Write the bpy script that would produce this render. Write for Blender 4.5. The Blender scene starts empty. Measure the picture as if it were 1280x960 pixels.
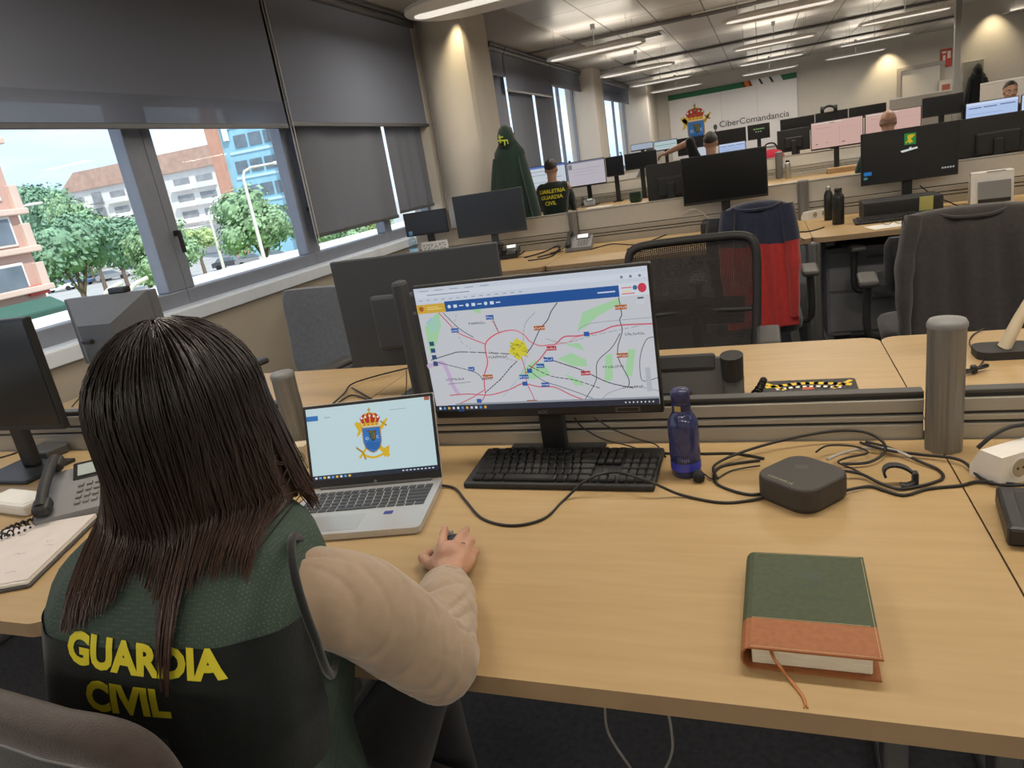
import bpy, bmesh, math, random
from mathutils import Vector, Matrix, noise
from math import sin, cos, pi, radians, sqrt, atan2

random.seed(11)
sc = bpy.context.scene
col = sc.collection

# ------------------------------------------------------------------ camera, world, exposure
CAM = Vector((0.0, 0.0, 1.41))
FPX = 868.0                                    # focal length in pixels of the 1280-wide frame
RC = ((0.93562, 0.318101, -0.15306), (-0.042535, -0.328839, -0.943428), (-0.350437, 0.8892, -0.294137))
cam_data = bpy.data.cameras.new('camera')
cam_data.sensor_fit = 'HORIZONTAL'
cam_data.sensor_width = 36.0
cam_data.lens = FPX / 1280 * 36.0
cam_data.clip_start = 0.02
cam_data.clip_end = 600
camera = bpy.data.objects.new('camera', cam_data)
col.objects.link(camera)
m = Matrix.Identity(4)
for i in range(3):
    m[i][0] = RC[0][i]; m[i][1] = -RC[1][i]; m[i][2] = -RC[2][i]; m[i][3] = CAM[i]
camera.matrix_world = m
sc.camera = camera

sc.view_settings.view_transform = 'Standard'
sc.view_settings.look = 'None'
sc.view_settings.gamma = 1.0
sc.view_settings.use_curve_mapping = False
sc.view_settings.exposure = 0.0
sc.cycles.use_denoising = True
sc.cycles.max_bounces = 10
sc.cycles.diffuse_bounces = 5
sc.cycles.glossy_bounces = 4
sc.cycles.transparent_max_bounces = 16
sc.cycles.sample_clamp_indirect = 6.0

LAMP_W = 22.5            # each suspended luminaire
LAMP_COL = (1.0, 0.905, 0.77)
SKY_STRENGTH = 1.9
SUN_STRENGTH = 4.2

world = bpy.data.worlds.new('world')
sc.world = world
world.use_nodes = True
wn = world.node_tree.nodes; wl = world.node_tree.links
wn.clear()
wo = wn.new('ShaderNodeOutputWorld'); wb = wn.new('ShaderNodeBackground')
tc = wn.new('ShaderNodeTexCoord'); mp = wn.new('ShaderNodeMapping'); nz = wn.new('ShaderNodeTexNoise'); rp = wn.new('ShaderNodeValToRGB')
mp.inputs['Scale'].default_value = (2.0, 2.0, 7.0)
nz.inputs['Scale'].default_value = 1.6; nz.inputs['Detail'].default_value = 5.0
rp.color_ramp.elements[0].position = 0.42; rp.color_ramp.elements[0].color = (0.46, 0.58, 0.76, 1)
rp.color_ramp.elements[1].position = 0.62; rp.color_ramp.elements[1].color = (0.62, 0.68, 0.76, 1)
wl.new(tc.outputs['Generated'], mp.inputs['Vector']); wl.new(mp.outputs['Vector'], nz.inputs['Vector'])
wl.new(nz.outputs['Fac'], rp.inputs['Fac']); wl.new(rp.outputs['Color'], wb.inputs['Color'])
wb.inputs['Strength'].default_value = SKY_STRENGTH
wl.new(wb.outputs['Background'], wo.inputs['Surface'])

sun_d = bpy.data.lights.new('sun', 'SUN'); sun_d.energy = SUN_STRENGTH; sun_d.angle = radians(1.5); sun_d.color = (1, 0.95, 0.86)
sun = bpy.data.objects.new('sun', sun_d); col.objects.link(sun)
sun.rotation_euler = Vector((-0.62, 0.42, -0.85)).to_track_quat('-Z', 'Y').to_euler()

# ------------------------------------------------------------------ survey helper: pixel of the photograph -> point in the room
def ray(px, py):
    v = ((px - 640) / FPX, (py - 480) / FPX, 1.0)
    return Vector((sum(RC[k][i] * v[k] for k in range(3)) for i in range(3)))

def W(px, py, x=None, y=None, z=None, d=None):
    r = ray(px, py)
    if x is not None: t = (x - CAM.x) / r.x
    elif y is not None: t = (y - CAM.y) / r.y
    elif z is not None: t = (z - CAM.z) / r.z
    else: t = d / r.length
    return CAM + r * t

# ------------------------------------------------------------------ materials
MATS = {}
def mat(name, color, rough=0.6, metal=0.0, spec=0.5, noise_amt=0.0, noise_scale=20.0, bump=0.0, bump_scale=200.0, stretch=(1, 1, 1), emit=None, estr=1.0, alpha=1.0, trans=0.0, coat=0.0, sheen=0.0):
    if name in MATS: return MATS[name]
    ma = bpy.data.materials.new(name); ma.use_nodes = True
    nt = ma.node_tree; b = nt.nodes['Principled BSDF']
    c = (*color, 1.0)
    b.inputs['Base Color'].default_value = c
    b.inputs['Roughness'].default_value = rough; b.inputs['Metallic'].default_value = metal
    b.inputs['Specular IOR Level'].default_value = spec
    b.inputs['Coat Weight'].default_value = coat
    b.inputs['Sheen Weight'].default_value = sheen
    b.inputs['Transmission Weight'].default_value = trans
    if emit is not None:
        b.inputs['Emission Color'].default_value = (*emit, 1); b.inputs['Emission Strength'].default_value = estr
    if noise_amt or bump:
        t = nt.nodes.new('ShaderNodeTexCoord'); mpn = nt.nodes.new('ShaderNodeMapping')
        mpn.inputs['Scale'].default_value = stretch
        nt.links.new(t.outputs['Object'], mpn.inputs['Vector'])
    if noise_amt:
        n = nt.nodes.new('ShaderNodeTexNoise'); n.inputs['Scale'].default_value = noise_scale; n.inputs['Detail'].default_value = 4
        nt.links.new(mpn.outputs['Vector'], n.inputs['Vector'])
        r = nt.nodes.new('ShaderNodeValToRGB')
        lo = tuple(max(0, x * (1 - noise_amt)) for x in color); hi = tuple(min(1, x * (1 + noise_amt)) for x in color)
        r.color_ramp.elements[0].position = 0.3; r.color_ramp.elements[0].color = (*lo, 1)
        r.color_ramp.elements[1].position = 0.7; r.color_ramp.elements[1].color = (*hi, 1)
        nt.links.new(n.outputs['Fac'], r.inputs['Fac']); nt.links.new(r.outputs['Color'], b.inputs['Base Color'])
    if bump:
        n2 = nt.nodes.new('ShaderNodeTexNoise'); n2.inputs['Scale'].default_value = bump_scale; n2.inputs['Detail'].default_value = 3
        nt.links.new(mpn.outputs['Vector'], n2.inputs['Vector'])
        bp = nt.nodes.new('ShaderNodeBump'); bp.inputs['Strength'].default_value = bump; bp.inputs['Distance'].default_value = 0.01
        nt.links.new(n2.outputs['Fac'], bp.inputs['Height']); nt.links.new(bp.outputs['Normal'], b.inputs['Normal'])
    MATS[name] = ma
    return ma

def srgb(r, g, b):
    f = lambda c: (c / 255 / 12.92) if c / 255 <= 0.04045 else ((c / 255 + 0.055) / 1.055) ** 2.4
    return (f(r), f(g), f(b))

def emi(rgb, strength=1.0):
    """a lit screen colour (8-bit display values)"""
    key = 'screen_light_%d_%d_%d_%d' % (*rgb, int(strength * 100))
    if key in MATS: return MATS[key]
    ma = mat(key, (0.01, 0.01, 0.01), rough=0.25, emit=srgb(*rgb), estr=strength)
    return ma

def ink(rgb, rough=0.6):
    key = 'print_%d_%d_%d' % tuple(rgb)
    return MATS.get(key) or mat(key, srgb(*rgb), rough=rough)

def wood():
    if 'beech_laminate' in MATS: return MATS['beech_laminate']
    ma = bpy.data.materials.new('beech_laminate'); ma.use_nodes = True
    nt = ma.node_tree; b = nt.nodes['Principled BSDF']
    t = nt.nodes.new('ShaderNodeTexCoord'); mp_ = nt.nodes.new('ShaderNodeMapping'); mp_.inputs['Scale'].default_value = (1.3, 14, 14)
    n = nt.nodes.new('ShaderNodeTexNoise'); n.inputs['Scale'].default_value = 3.0; n.inputs['Detail'].default_value = 7; n.inputs['Roughness'].default_value = 0.62
    r = nt.nodes.new('ShaderNodeValToRGB')
    r.color_ramp.elements[0].position = 0.28; r.color_ramp.elements[0].color = (0.405, 0.272, 0.126, 1)
    r.color_ramp.elements[1].position = 0.72; r.color_ramp.elements[1].color = (0.460, 0.320, 0.158, 1)
    nt.links.new(t.outputs['Object'], mp_.inputs['Vector']); nt.links.new(mp_.outputs['Vector'], n.inputs['Vector'])
    nt.links.new(n.outputs['Fac'], r.inputs['Fac']); nt.links.new(r.outputs['Color'], b.inputs['Base Color'])
    b.inputs['Roughness'].default_value = 0.42; b.inputs['Specular IOR Level'].default_value = 0.4
    MATS['beech_laminate'] = ma
    return ma

def thin_glass(name, tint=(1, 1, 1), gloss=0.06):
    if name in MATS: return MATS[name]
    ma = bpy.data.materials.new(name); ma.use_nodes = True
    nt = ma.node_tree; nt.nodes.clear()
    o = nt.nodes.new('ShaderNodeOutputMaterial'); mx = nt.nodes.new('ShaderNodeMixShader')
    tr = nt.nodes.new('ShaderNodeBsdfTransparent'); gl = nt.nodes.new('ShaderNodeBsdfGlossy')
    tr.inputs['Color'].default_value = (*tint, 1); gl.inputs['Roughness'].default_value = 0.02
    lw = nt.nodes.new('ShaderNodeLayerWeight'); lw.inputs['Blend'].default_value = 0.12
    mm = nt.nodes.new('ShaderNodeMath'); mm.operation = 'MULTIPLY_ADD'; mm.inputs[1].default_value = 0.10; mm.inputs[2].default_value = gloss
    nt.links.new(lw.outputs['Facing'], mm.inputs[0]); nt.links.new(mm.outputs[0], mx.inputs['Fac'])
    nt.links.new(tr.outputs[0], mx.inputs[1]); nt.links.new(gl.outputs[0], mx.inputs[2]); nt.links.new(mx.outputs[0], o.inputs['Surface'])
    MATS[name] = ma
    return ma

def blind_fabric(name, color, translucency, pin=0.0):
    if name in MATS: return MATS[name]
    ma = bpy.data.materials.new(name); ma.use_nodes = True
    nt = ma.node_tree; nt.nodes.clear()
    o = nt.nodes.new('ShaderNodeOutputMaterial')
    t = nt.nodes.new('ShaderNodeTexCoord'); n = nt.nodes.new('ShaderNodeTexNoise'); n.inputs['Scale'].default_value = 260
    r = nt.nodes.new('ShaderNodeValToRGB')
    r.color_ramp.elements[0].color = (*[c * 0.8 for c in color], 1); r.color_ramp.elements[1].color = (*[c * 1.2 for c in color], 1)
    nt.links.new(t.outputs['Object'], n.inputs['Vector']); nt.links.new(n.outputs['Fac'], r.inputs['Fac'])
    df = nt.nodes.new('ShaderNodeBsdfDiffuse'); tl = nt.nodes.new('ShaderNodeBsdfTranslucent'); mx = nt.nodes.new('ShaderNodeMixShader')
    nt.links.new(r.outputs['Color'], df.inputs['Color']); nt.links.new(r.outputs['Color'], tl.inputs['Color'])
    mx.inputs['Fac'].default_value = translucency
    nt.links.new(df.outputs[0], mx.inputs[1]); nt.links.new(tl.outputs[0], mx.inputs[2])
    tr = nt.nodes.new('ShaderNodeBsdfTransparent'); mx2 = nt.nodes.new('ShaderNodeMixShader'); mx2.inputs['Fac'].default_value = pin
    nt.links.new(mx.outputs[0], mx2.inputs[1]); nt.links.new(tr.outputs[0], mx2.inputs[2])
    nt.links.new(mx2.outputs[0], o.inputs['Surface'])
    MATS[name] = ma
    return ma

def cloth(name, color, bump=0.25, scale=500, noise_amt=0.12, sheen=0.3):
    return mat(name, color, rough=0.9, spec=0.15, noise_amt=noise_amt, noise_scale=60, bump=bump, bump_scale=scale, sheen=sheen)

BLACK = mat('black_plastic', (0.012, 0.012, 0.013), rough=0.42, noise_amt=0.1, noise_scale=90)
MATTE = mat('matt_black_plastic', (0.02, 0.02, 0.021), rough=0.62, bump=0.05, bump_scale=600)
SLATE = mat('slate_plastic', (0.045, 0.05, 0.058), rough=0.55, bump=0.04, bump_scale=500)
DARKGREY = mat('dark_grey_plastic', (0.06, 0.058, 0.055), rough=0.5, bump=0.04, bump_scale=500)
GREYP = mat('grey_plastic', (0.2, 0.2, 0.2), rough=0.5, bump=0.03, bump_scale=400)
WHITEP = mat('white_plastic', (0.72, 0.70, 0.66), rough=0.45, noise_amt=0.03)
CREAMP = mat('cream_plastic', (0.62, 0.53, 0.38), rough=0.45, noise_amt=0.05)
ALU = mat('brushed_aluminium', (0.42, 0.41, 0.39), rough=0.38, metal=0.85, noise_amt=0.08, noise_scale=30, stretch=(1, 1, 0.05))
ALUD = mat('anodised_aluminium', (0.25, 0.245, 0.235), rough=0.42, metal=0.75, noise_amt=0.08, noise_scale=30, stretch=(1, 1, 0.05))
STEEL = mat('painted_steel_grey', (0.13, 0.13, 0.135), rough=0.5, metal=0.2, noise_amt=0.05)
CHROME = mat('chrome', (0.7, 0.7, 0.7), rough=0.15, metal=1.0, noise_amt=0.02)
RUBBER = mat('cable_rubber', (0.012, 0.011, 0.011), rough=0.55, noise_amt=0.1)
PAPER = mat('paper', (0.78, 0.76, 0.72), rough=0.8, noise_amt=0.03)
SCREEN_OFF = mat('dark_screen', (0.008, 0.009, 0.011), rough=0.22, noise_amt=0.02)
SKIN = mat('skin', (0.50, 0.275, 0.185), rough=0.5, noise_amt=0.1, noise_scale=40, bump=0.15, bump_scale=260)

# ------------------------------------------------------------------ mesh builder
class MB:
    def __init__(s):
        s.v = []; s.f = []; s.fm = []; s.fs = []; s.mi = 0; s.smooth = False; s.M = None
    def add(s, verts, faces, smooth=None):
        o = len(s.v)
        if s.M is not None: verts = [s.M @ Vector(p) for p in verts]
        s.v += [tuple(p) for p in verts]
        for f in faces:
            s.f.append(tuple(i + o for i in f)); s.fm.append(s.mi); s.fs.append(s.smooth if smooth is None else smooth)
        return s
    def box(s, c, d, bev=0.0, rot=None, seg=2):
        bm = bmesh.new(); bmesh.ops.create_cube(bm, size=1.0)
        bmesh.ops.scale(bm, vec=d, verts=bm.verts)
        if bev > 0:
            bmesh.ops.bevel(bm, geom=list(bm.edges), offset=min(bev, min(d) * 0.49), segments=seg, profile=0.5, affect='EDGES')
        R = rot.to_matrix() if isinstance(rot, (Vector,)) else rot
        vs = []
        bm.verts.index_update()
        for v in bm.verts:
            p = v.co.copy()
            if R is not None: p = R @ p
            vs.append(p + Vector(c))
        fs = [[v.index for v in f.verts] for f in bm.faces]
        bm.free()
        return s.add(vs, fs, False)
    def cyl(s, p0, p1, r0, r1=None, n=16, caps=True):
        return s.tube([p0, p1], r0, n=n, radii=[r0, r0 if r1 is None else r1], caps=caps)
    def tube(s, pts, r, n=8, radii=None, closed=False, caps=True, flat=1.0):
        pts = [Vector(p) for p in pts]; N = len(pts)
        rings = []
        up = None
        for i, p in enumerate(pts):
            if closed: d = pts[(i + 1) % N] - pts[i - 1]
            else: d = pts[min(i + 1, N - 1)] - pts[max(i - 1, 0)]
            if d.length < 1e-9: d = Vector((0, 0, 1))
            d.normalize()
            if up is None:
                up = Vector((0, 0, 1)) if abs(d.z) < 0.9 else Vector((1, 0, 0))
            a = d.cross(up)
            if a.length < 1e-6: a = d.orthogonal()
            a.normalize(); b = a.cross(d).normalized(); up = b
            rr = radii[i] if radii else r
            rings.append([p + a * (rr * cos(2 * pi * k / n)) + b * (rr * flat * sin(2 * pi * k / n)) for k in range(n)])
        return s.loft(rings, caps=caps and not closed, wrap=closed)
    def loft(s, rings, caps=True, wrap=False, closed=True, smooth=True):
        n = len(rings[0]); vs = [p for r in rings for p in r]; fs = []
        R = len(rings)
        for i in range(R if wrap else R - 1):
            j = (i + 1) % R
            for k in range(n if closed else n - 1):
                l = (k + 1) % n
                fs.append((i * n + k, i * n + l, j * n + l, j * n + k))
        s.add(vs, fs, smooth)
        if caps and closed and not wrap:
            s.add(rings[0], [tuple(range(n))[::-1]], False); s.add(rings[-1], [tuple(range(n))], False)
        return s
    def lathe(s, prof, n=24, c=(0, 0, 0), caps=True):
        c = Vector(c)
        rings = [[c + Vector((r * cos(2 * pi * k / n), r * sin(2 * pi * k / n), z)) for k in range(n)] for r, z in prof]
        return s.loft(rings, caps=caps)
    def grid(s, fn, nu, nv, smooth=True):
        vs = [fn(i / nu, j / nv) for j in range(nv + 1) for i in range(nu + 1)]
        fs = [(j * (nu + 1) + i, j * (nu + 1) + i + 1, (j + 1) * (nu + 1) + i + 1, (j + 1) * (nu + 1) + i) for j in range(nv) for i in range(nu)]
        return s.add(vs, fs, smooth)
    def prism(s, poly, z0, z1, smooth=False):
        n = len(poly)
        a = [(x, y, z0) for x, y in poly]; b = [(x, y, z1) for x, y in poly]
        fs = [tuple(range(n))[::-1], tuple(range(n, 2 * n))] + [(i, (i + 1) % n, n + (i + 1) % n, n + i) for i in range(n)]
        return s.add(a + b, fs, smooth)
    def ell(s, c, r, nu=20, nv=12, rot=None):
        c = Vector(c); rings = []
        for j in range(nv + 1):
            th = pi * j / nv; th = min(max(th, 0.02), pi - 0.02)
            ring = []
            for k in range(nu):
                p = Vector((r[0] * sin(th) * cos(2 * pi * k / nu), r[1] * sin(th) * sin(2 * pi * k / nu), -r[2] * cos(th)))
                if rot is not None: p = rot @ p
                ring.append(c + p)
            rings.append(ring)
        return s.loft(rings)
    def build(s, name, mats, parent=None, loc=(0, 0, 0), rz=0.0):
        me = bpy.data.meshes.new(name)
        me.from_pydata(s.v, [], s.f)
        if not isinstance(mats, (list, tuple)): mats = [mats]
        for x in mats: me.materials.append(x)
        me.polygons.foreach_set('material_index', s.fm)
        me.polygons.foreach_set('use_smooth', s.fs)
        me.update()
        bm = bmesh.new(); bm.from_mesh(me); bmesh.ops.recalc_face_normals(bm, faces=bm.faces); bm.to_mesh(me); bm.free()
        o = bpy.data.objects.new(name, me); col.objects.link(o)
        o.location = loc; o.rotation_euler = (0, 0, rz)
        if parent is not None: o.parent = parent
        return o

def rrect(w, h, r, n=5, c=(0, 0)):
    out = []
    for cx, cy, a0 in ((w / 2 - r, h / 2 - r, 0), (-w / 2 + r, h / 2 - r, 90), (-w / 2 + r, -h / 2 + r, 180), (w / 2 - r, -h / 2 + r, 270)):
        for k in range(n + 1):
            a = radians(a0 + 90 * k / n); out.append((c[0] + cx + r * cos(a), c[1] + cy + r * sin(a)))
    return out

def smooth_path(pts, k=8, closed=False):
    P = [Vector(p) for p in pts]; N = len(P); out = []
    for i in range(N if closed else N - 1):
        p0 = P[i - 1] if (i > 0 or closed) else P[0]; p1 = P[i]; p2 = P[(i + 1) % N]; p3 = P[(i + 2) % N] if (closed or i + 2 < N) else P[-1]
        for j in range(k):
            t = j / k; t2 = t * t; t3 = t2 * t
            out.append(0.5 * ((2 * p1) + (p2 - p0) * t + (2 * p0 - 5 * p1 + 4 * p2 - p3) * t2 + (3 * p1 - p0 - 3 * p2 + p3) * t3))
    if not closed: out.append(P[-1])
    return out

def tag(o, label=None, cat=None, group=None, kind=None):
    if label: o['label'] = label
    if cat: o['category'] = cat
    if group: o['group'] = group
    if kind: o['kind'] = kind
    return o

def thing(name, label, cat, loc=(0, 0, 0), rz=0.0, group=None):
    o = bpy.data.objects.new(name, None); col.objects.link(o)
    o.empty_display_size = 0.05
    o.location = loc; o.rotation_euler = (0, 0, rz)
    return tag(o, label, cat, group)

def copy_thing(src, loc, rz=0.0, label=None, group=None, scale=None):
    def rec(o, parent):
        c = o.copy(); col.objects.link(c)
        if parent is not None: c.parent = parent
        for ch in list(o.children): rec(ch, c)
        return c
    r = rec(src, None)
    r.location = loc; r.rotation_euler = (0, 0, rz)
    if scale is not None: r.scale = (scale, scale, scale) if not isinstance(scale, (tuple, list)) else scale
    if label: r['label'] = label
    if group: r['group'] = group
    return r

def struct(o): o['kind'] = 'structure'; return o

def remesh(o, voxel, smooth=4, after=None):
    """fuse the overlapping pieces of one object into one continuous skin"""
    md = o.modifiers.new('fuse', 'REMESH'); md.mode = 'VOXEL'; md.voxel_size = voxel; md.use_smooth_shade = True
    ms = o.modifiers.new('soften', 'SMOOTH'); ms.iterations = smooth; ms.factor = 0.5
    dg = bpy.context.evaluated_depsgraph_get(); dg.update()
    me = bpy.data.meshes.new_from_object(o.evaluated_get(dg))
    o.modifiers.clear()
    old = o.data
    mats = list(old.materials)
    o.data = me
    if not me.materials and mats: me.materials.append(mats[0])
    bpy.data.meshes.remove(old)
    if after: after(me)
    for p in me.polygons: p.use_smooth = True
    me.update()
    return o

_font_cache = {}
def text_geo(s, size, align='CENTER', bold=0.0):
    """triangles of a line of lettering, baseline at v=0"""
    k = (s, size, align, bold)
    if k in _font_cache: return _font_cache[k]
    cu = bpy.data.curves.new('lettering', 'FONT'); cu.body = s; cu.size = size; cu.align_x = align; cu.offset = bold; cu.resolution_u = 3
    ob = bpy.data.objects.new('lettering', cu); col.objects.link(ob)
    dg = bpy.context.evaluated_depsgraph_get(); dg.update()
    me = bpy.data.meshes.new_from_object(ob.evaluated_get(dg))
    vs = [tuple(v.co[:2]) for v in me.vertices]; fs = [tuple(p.vertices) for p in me.polygons]
    bpy.data.meshes.remove(me); bpy.data.objects.remove(ob); bpy.data.curves.remove(cu)
    _font_cache[k] = (vs, fs)
    return vs, fs

class Art:
    """flat graphics in a u (right) / v (up) plane, each colour its own material, stacked in hair-thin layers"""
    def __init__(s, frame, colfn, eps=0.0004):
        s.o, s.u, s.vv, s.n = [Vector(x) for x in frame]; s.colfn = colfn; s.mb = MB(); s.mats = []; s.idx = {}; s.layer = 1; s.eps = eps
    def _c(s, c):
        if c not in s.idx:
            s.idx[c] = len(s.mats); s.mats.append(s.colfn(c))
        s.mb.mi = s.idx[c]
    def P(s, p): return s.o + s.u * p[0] + s.vv * p[1] + s.n * (s.eps * s.layer)
    def poly(s, pts, c): s._c(c); s.mb.add([s.P(p) for p in pts], [tuple(range(len(pts)))]); return s
    def rect(s, x0, y0, x1, y1, c): return s.poly([(x0, y0), (x1, y0), (x1, y1), (x0, y1)], c)
    def ellipse(s, cx, cy, rx, ry, c, n=16): return s.poly([(cx + rx * cos(2 * pi * k / n), cy + ry * sin(2 * pi * k / n)) for k in range(n)], c)
    def line(s, pts, w, c, dash=None, curve=False):
        if curve: pts = [p[:2] for p in smooth_path([(x, y, 0) for x, y in pts], 5)]
        if dash:
            seg = []; on, off = dash
            for a, b in zip(pts[:-1], pts[1:]):
                a = Vector(a); b = Vector(b); L = (b - a).length; t = 0
                while t < L:
                    seg.append([a + (b - a) * (t / L), a + (b - a) * (min(t + on, L) / L)]); t += on + off
        else: seg = [[Vector(a), Vector(b)] for a, b in zip(pts[:-1], pts[1:])]
        s._c(c)
        for a, b in seg:
            d = (b - a)
            if d.length < 1e-7: continue
            d.normalize(); n = Vector((-d.y, d.x)) * (w / 2); e = d * (w * 0.3)
            s.mb.add([s.P(a - n - e), s.P(b - n + e), s.P(b + n + e), s.P(a + n - e)], [(0, 1, 2, 3)])
        return s
    def text(s, string, x, y, size, c, align='LEFT', bold=0.0, slant=0.0, sx=1.0):
        vs, fs = text_geo(string, size, align, bold); s._c(c)
        s.mb.add([s.P((x + a * sx + slant * b, y + b)) for a, b in vs], fs); return s
    def marks(s, x, y, size, n, c, align='LEFT', seed=1):
        """a line of print too small to be read: a row of short strokes"""
        r_ = random.Random(seed * 31 + n); w = size * 0.62; x0 = x - (n * w / 2 if align == 'CENTER' else 0)
        for i in range(n):
            a = x0 + i * w; k = r_.randint(0, 3); t = size * 0.13
            if k != 3: s.rect(a, y, a + t, y + size * (0.72 if i == 0 or r_.random() < 0.3 else 0.5), c)
            if k in (0, 2, 3): s.rect(a, y + size * 0.36, a + w * 0.72, y + size * 0.36 + t, c)
            if k in (1, 3): s.rect(a, y, a + w * 0.72, y + t, c)
            if k == 2: s.rect(a + w * 0.55, y, a + w * 0.55 + t, y + size * 0.5, c)
        return s
    def up(s): s.layer += 1; return s
    def build(s, name, parent=None): return s.mb.build(name, s.mats, parent)

def emblem(a, cx, cy, h, letters=True):
    """crowned blue shield over crossed gold sword and axe bundle"""
    k = h / 100.0
    q = lambda pts: [(cx + x * k, cy + y * k) for x, y in pts]
    G, G2, R_, B, B2, DK, WH = (214, 176, 40), (168, 132, 30), (176, 40, 34), (34, 110, 186), (20, 74, 140), (60, 48, 28), (226, 232, 236)
    a.line(q([(-33, -46), (33, 30)]), 5 * k, G); a.line(q([(33, -46), (-33, 30)]), 9 * k, G)
    a.poly(q([(-36, 26), (-22, 34), (-20, 22), (-26, 6), (-36, 0), (-30, 14)]), G)
    a.poly(q([(24, -30), (38, -24), (36, -40), (24, -50), (20, -42)]), G)
    a.line(q([(24, 14), (38, 34)]), 4.5 * k, G); a.line(q([(24, 30), (36, 20)]), 3.5 * k, G2)
    a.line(q([(-38, -24), (-26, -34), (-20, -50)]), 4 * k, G2)
    a.line(q([(-22, -42), (0, -48), (22, -42)]), 5 * k, G, curve=True)
    for i in range(5): a.line(q([(-40 + 4 * i, -20 - 4 * i), (-34 + 4 * i, -26 - 4 * i)]), 1.2 * k, G2)
    a.up()
    a.poly(q([(-22, 20), (22, 20), (22, -12), (18, -26), (8, -35), (0, -38), (-8, -35), (-18, -26), (-22, -12)]), G2)
    a.up()
    a.poly(q([(-20, 18), (20, 18), (20, -12), (16, -25), (7, -33), (0, -36), (-7, -33), (-16, -25), (-20, -12)]), B)
    a.up()
    for i in range(4): a.line(q([(-16 + i, -16 - 4 * i), (-5, -14 - 4 * i), (5, -17 - 4 * i), (16 - i, -15 - 4 * i)]), 1.6 * k, B2, curve=True)
    a.poly(q([(-13, 12), (12, 12), (10, 7), (9, -6), (4, -12), (-2, -10), (-5, 2), (-6, 8)]), DK)
    a.up()
    a.poly(q([(-5, 9), (4, 10), (6, 2), (3, -8), (-2, -8), (-1, 0)]), (66, 96, 60)); a.line(q([(-9, 10), (9, 11)]), 2 * k, (120, 84, 50)); a.line(q([(7, 8), (6, -6)]), 2 * k, (150, 110, 60))
    if letters:
        a.text('O', cx - 15 * k, cy - 8 * k, 9 * k, WH); a.text('C', cx + 10 * k, cy - 6 * k, 9 * k, WH)
    a.poly(q([(-20, 22), (20, 22), (19, 29), (-19, 29)]), G); 
    a.poly(q([(-19, 29), (-24, 40), (-15, 49), (0, 52), (15, 49), (24, 40), (19, 29)]), R_)
    a.up()
    for x in (-19, -10, 0, 10, 19): a.ellipse(cx + x * k, cy + (45 - abs(x) * 0.22) * k, 2.6 * k, 2.6 * k, WH, 8)
    for x in (-12, 0, 12): a.line(q([(x * 0.9, 30), (x * 1.15, 40), (x * 0.5, 51)]), 2.6 * k, G, curve=True)
    for x in (-14, -5, 5, 14): a.ellipse(cx + x * k, cy + 25.5 * k, 1.6 * k, 1.6 * k, R_, 6)
    a.line(q([(0, 51), (0, 62)]), 2.2 * k, G2); a.line(q([(-3.5, 58), (3.5, 58)]), 2 * k, G2)
    a.ellipse(cx, cy + 53 * k, 2.6 * k, 2.6 * k, G, 8)
# ------------------------------------------------------------------ room shell
X_WIN = -3.10; X_R = 7.2; Y_BACK = 20.5; Y_NEAR = -2.6; Z_C = 2.92
M_CARPET = mat('carpet', (0.050, 0.053, 0.065), rough=0.95, noise_amt=0.25, noise_scale=60, bump=0.3, bump_scale=700)
M_WALL = mat('wall_paint', (0.56, 0.53, 0.48), rough=0.8, noise_amt=0.03, noise_scale=3, bump=0.03, bump_scale=300)
M_BEIGE = mat('wall_paint_beige', (0.42, 0.37, 0.30), rough=0.75, noise_amt=0.03, noise_scale=3)
M_FRAME = mat('window_frame_grey', (0.24, 0.265, 0.32), rough=0.45, metal=0.3, noise_amt=0.04)
M_SILL = mat('sill_white', (0.68, 0.74, 0.82), rough=0.4, noise_amt=0.03)

struct(MB().box(((X_WIN + X_R) / 2 - 0.2, (Y_NEAR + Y_BACK) / 2, -0.06), (X_R - X_WIN + 0.7, Y_BACK - Y_NEAR + 0.3, 0.12)).build('floor', M_CARPET))

def ceiling_mat():
    ma = bpy.data.materials.new('ceiling_metal_tiles'); ma.use_nodes = True
    nt = ma.node_tree; b = nt.nodes['Principled BSDF']
    t = nt.nodes.new('ShaderNodeTexCoord'); br = nt.nodes.new('ShaderNodeTexBrick')
    br.offset = 0.0; br.squash = 1.0
    br.inputs['Scale'].default_value = 1.0
    br.inputs['Brick Width'].default_value = 0.6; br.inputs['Row Height'].default_value = 1.18
    br.inputs['Mortar Size'].default_value = 0.010; br.inputs['Mortar Smooth'].default_value = 0.2
    br.inputs['Color1'].default_value = (0.66, 0.64, 0.61, 1); br.inputs['Color2'].default_value = (0.60, 0.58, 0.55, 1); br.inputs['Mortar'].default_value = (0.10, 0.095, 0.09, 1)
    nt.links.new(t.outputs['Object'], br.inputs['Vector']); nt.links.new(br.outputs['Color'], b.inputs['Base Color'])
    b.inputs['Roughness'].default_value = 0.30; b.inputs['Metallic'].default_value = 0.25
    bp = nt.nodes.new('ShaderNodeBump'); bp.inputs['Strength'].default_value = 0.4; bp.inputs['Distance'].default_value = 0.01; bp.invert = True
    n = nt.nodes.new('ShaderNodeTexNoise'); n.inputs['Scale'].default_value = 2.5
    nt.links.new(t.outputs['Object'], n.inputs['Vector'])
    bp2 = nt.nodes.new('ShaderNodeBump'); bp2.inputs['Strength'].default_value = 0.15; bp2.inputs['Distance'].default_value = 0.02
    nt.links.new(n.outputs['Fac'], bp2.inputs['Height'])
    nt.links.new(br.outputs['Fac'], bp.inputs['Height']); nt.links.new(bp2.outputs['Normal'], bp.inputs['Normal']); nt.links.new(bp.outputs['Normal'], b.inputs['Normal'])
    return ma
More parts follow.
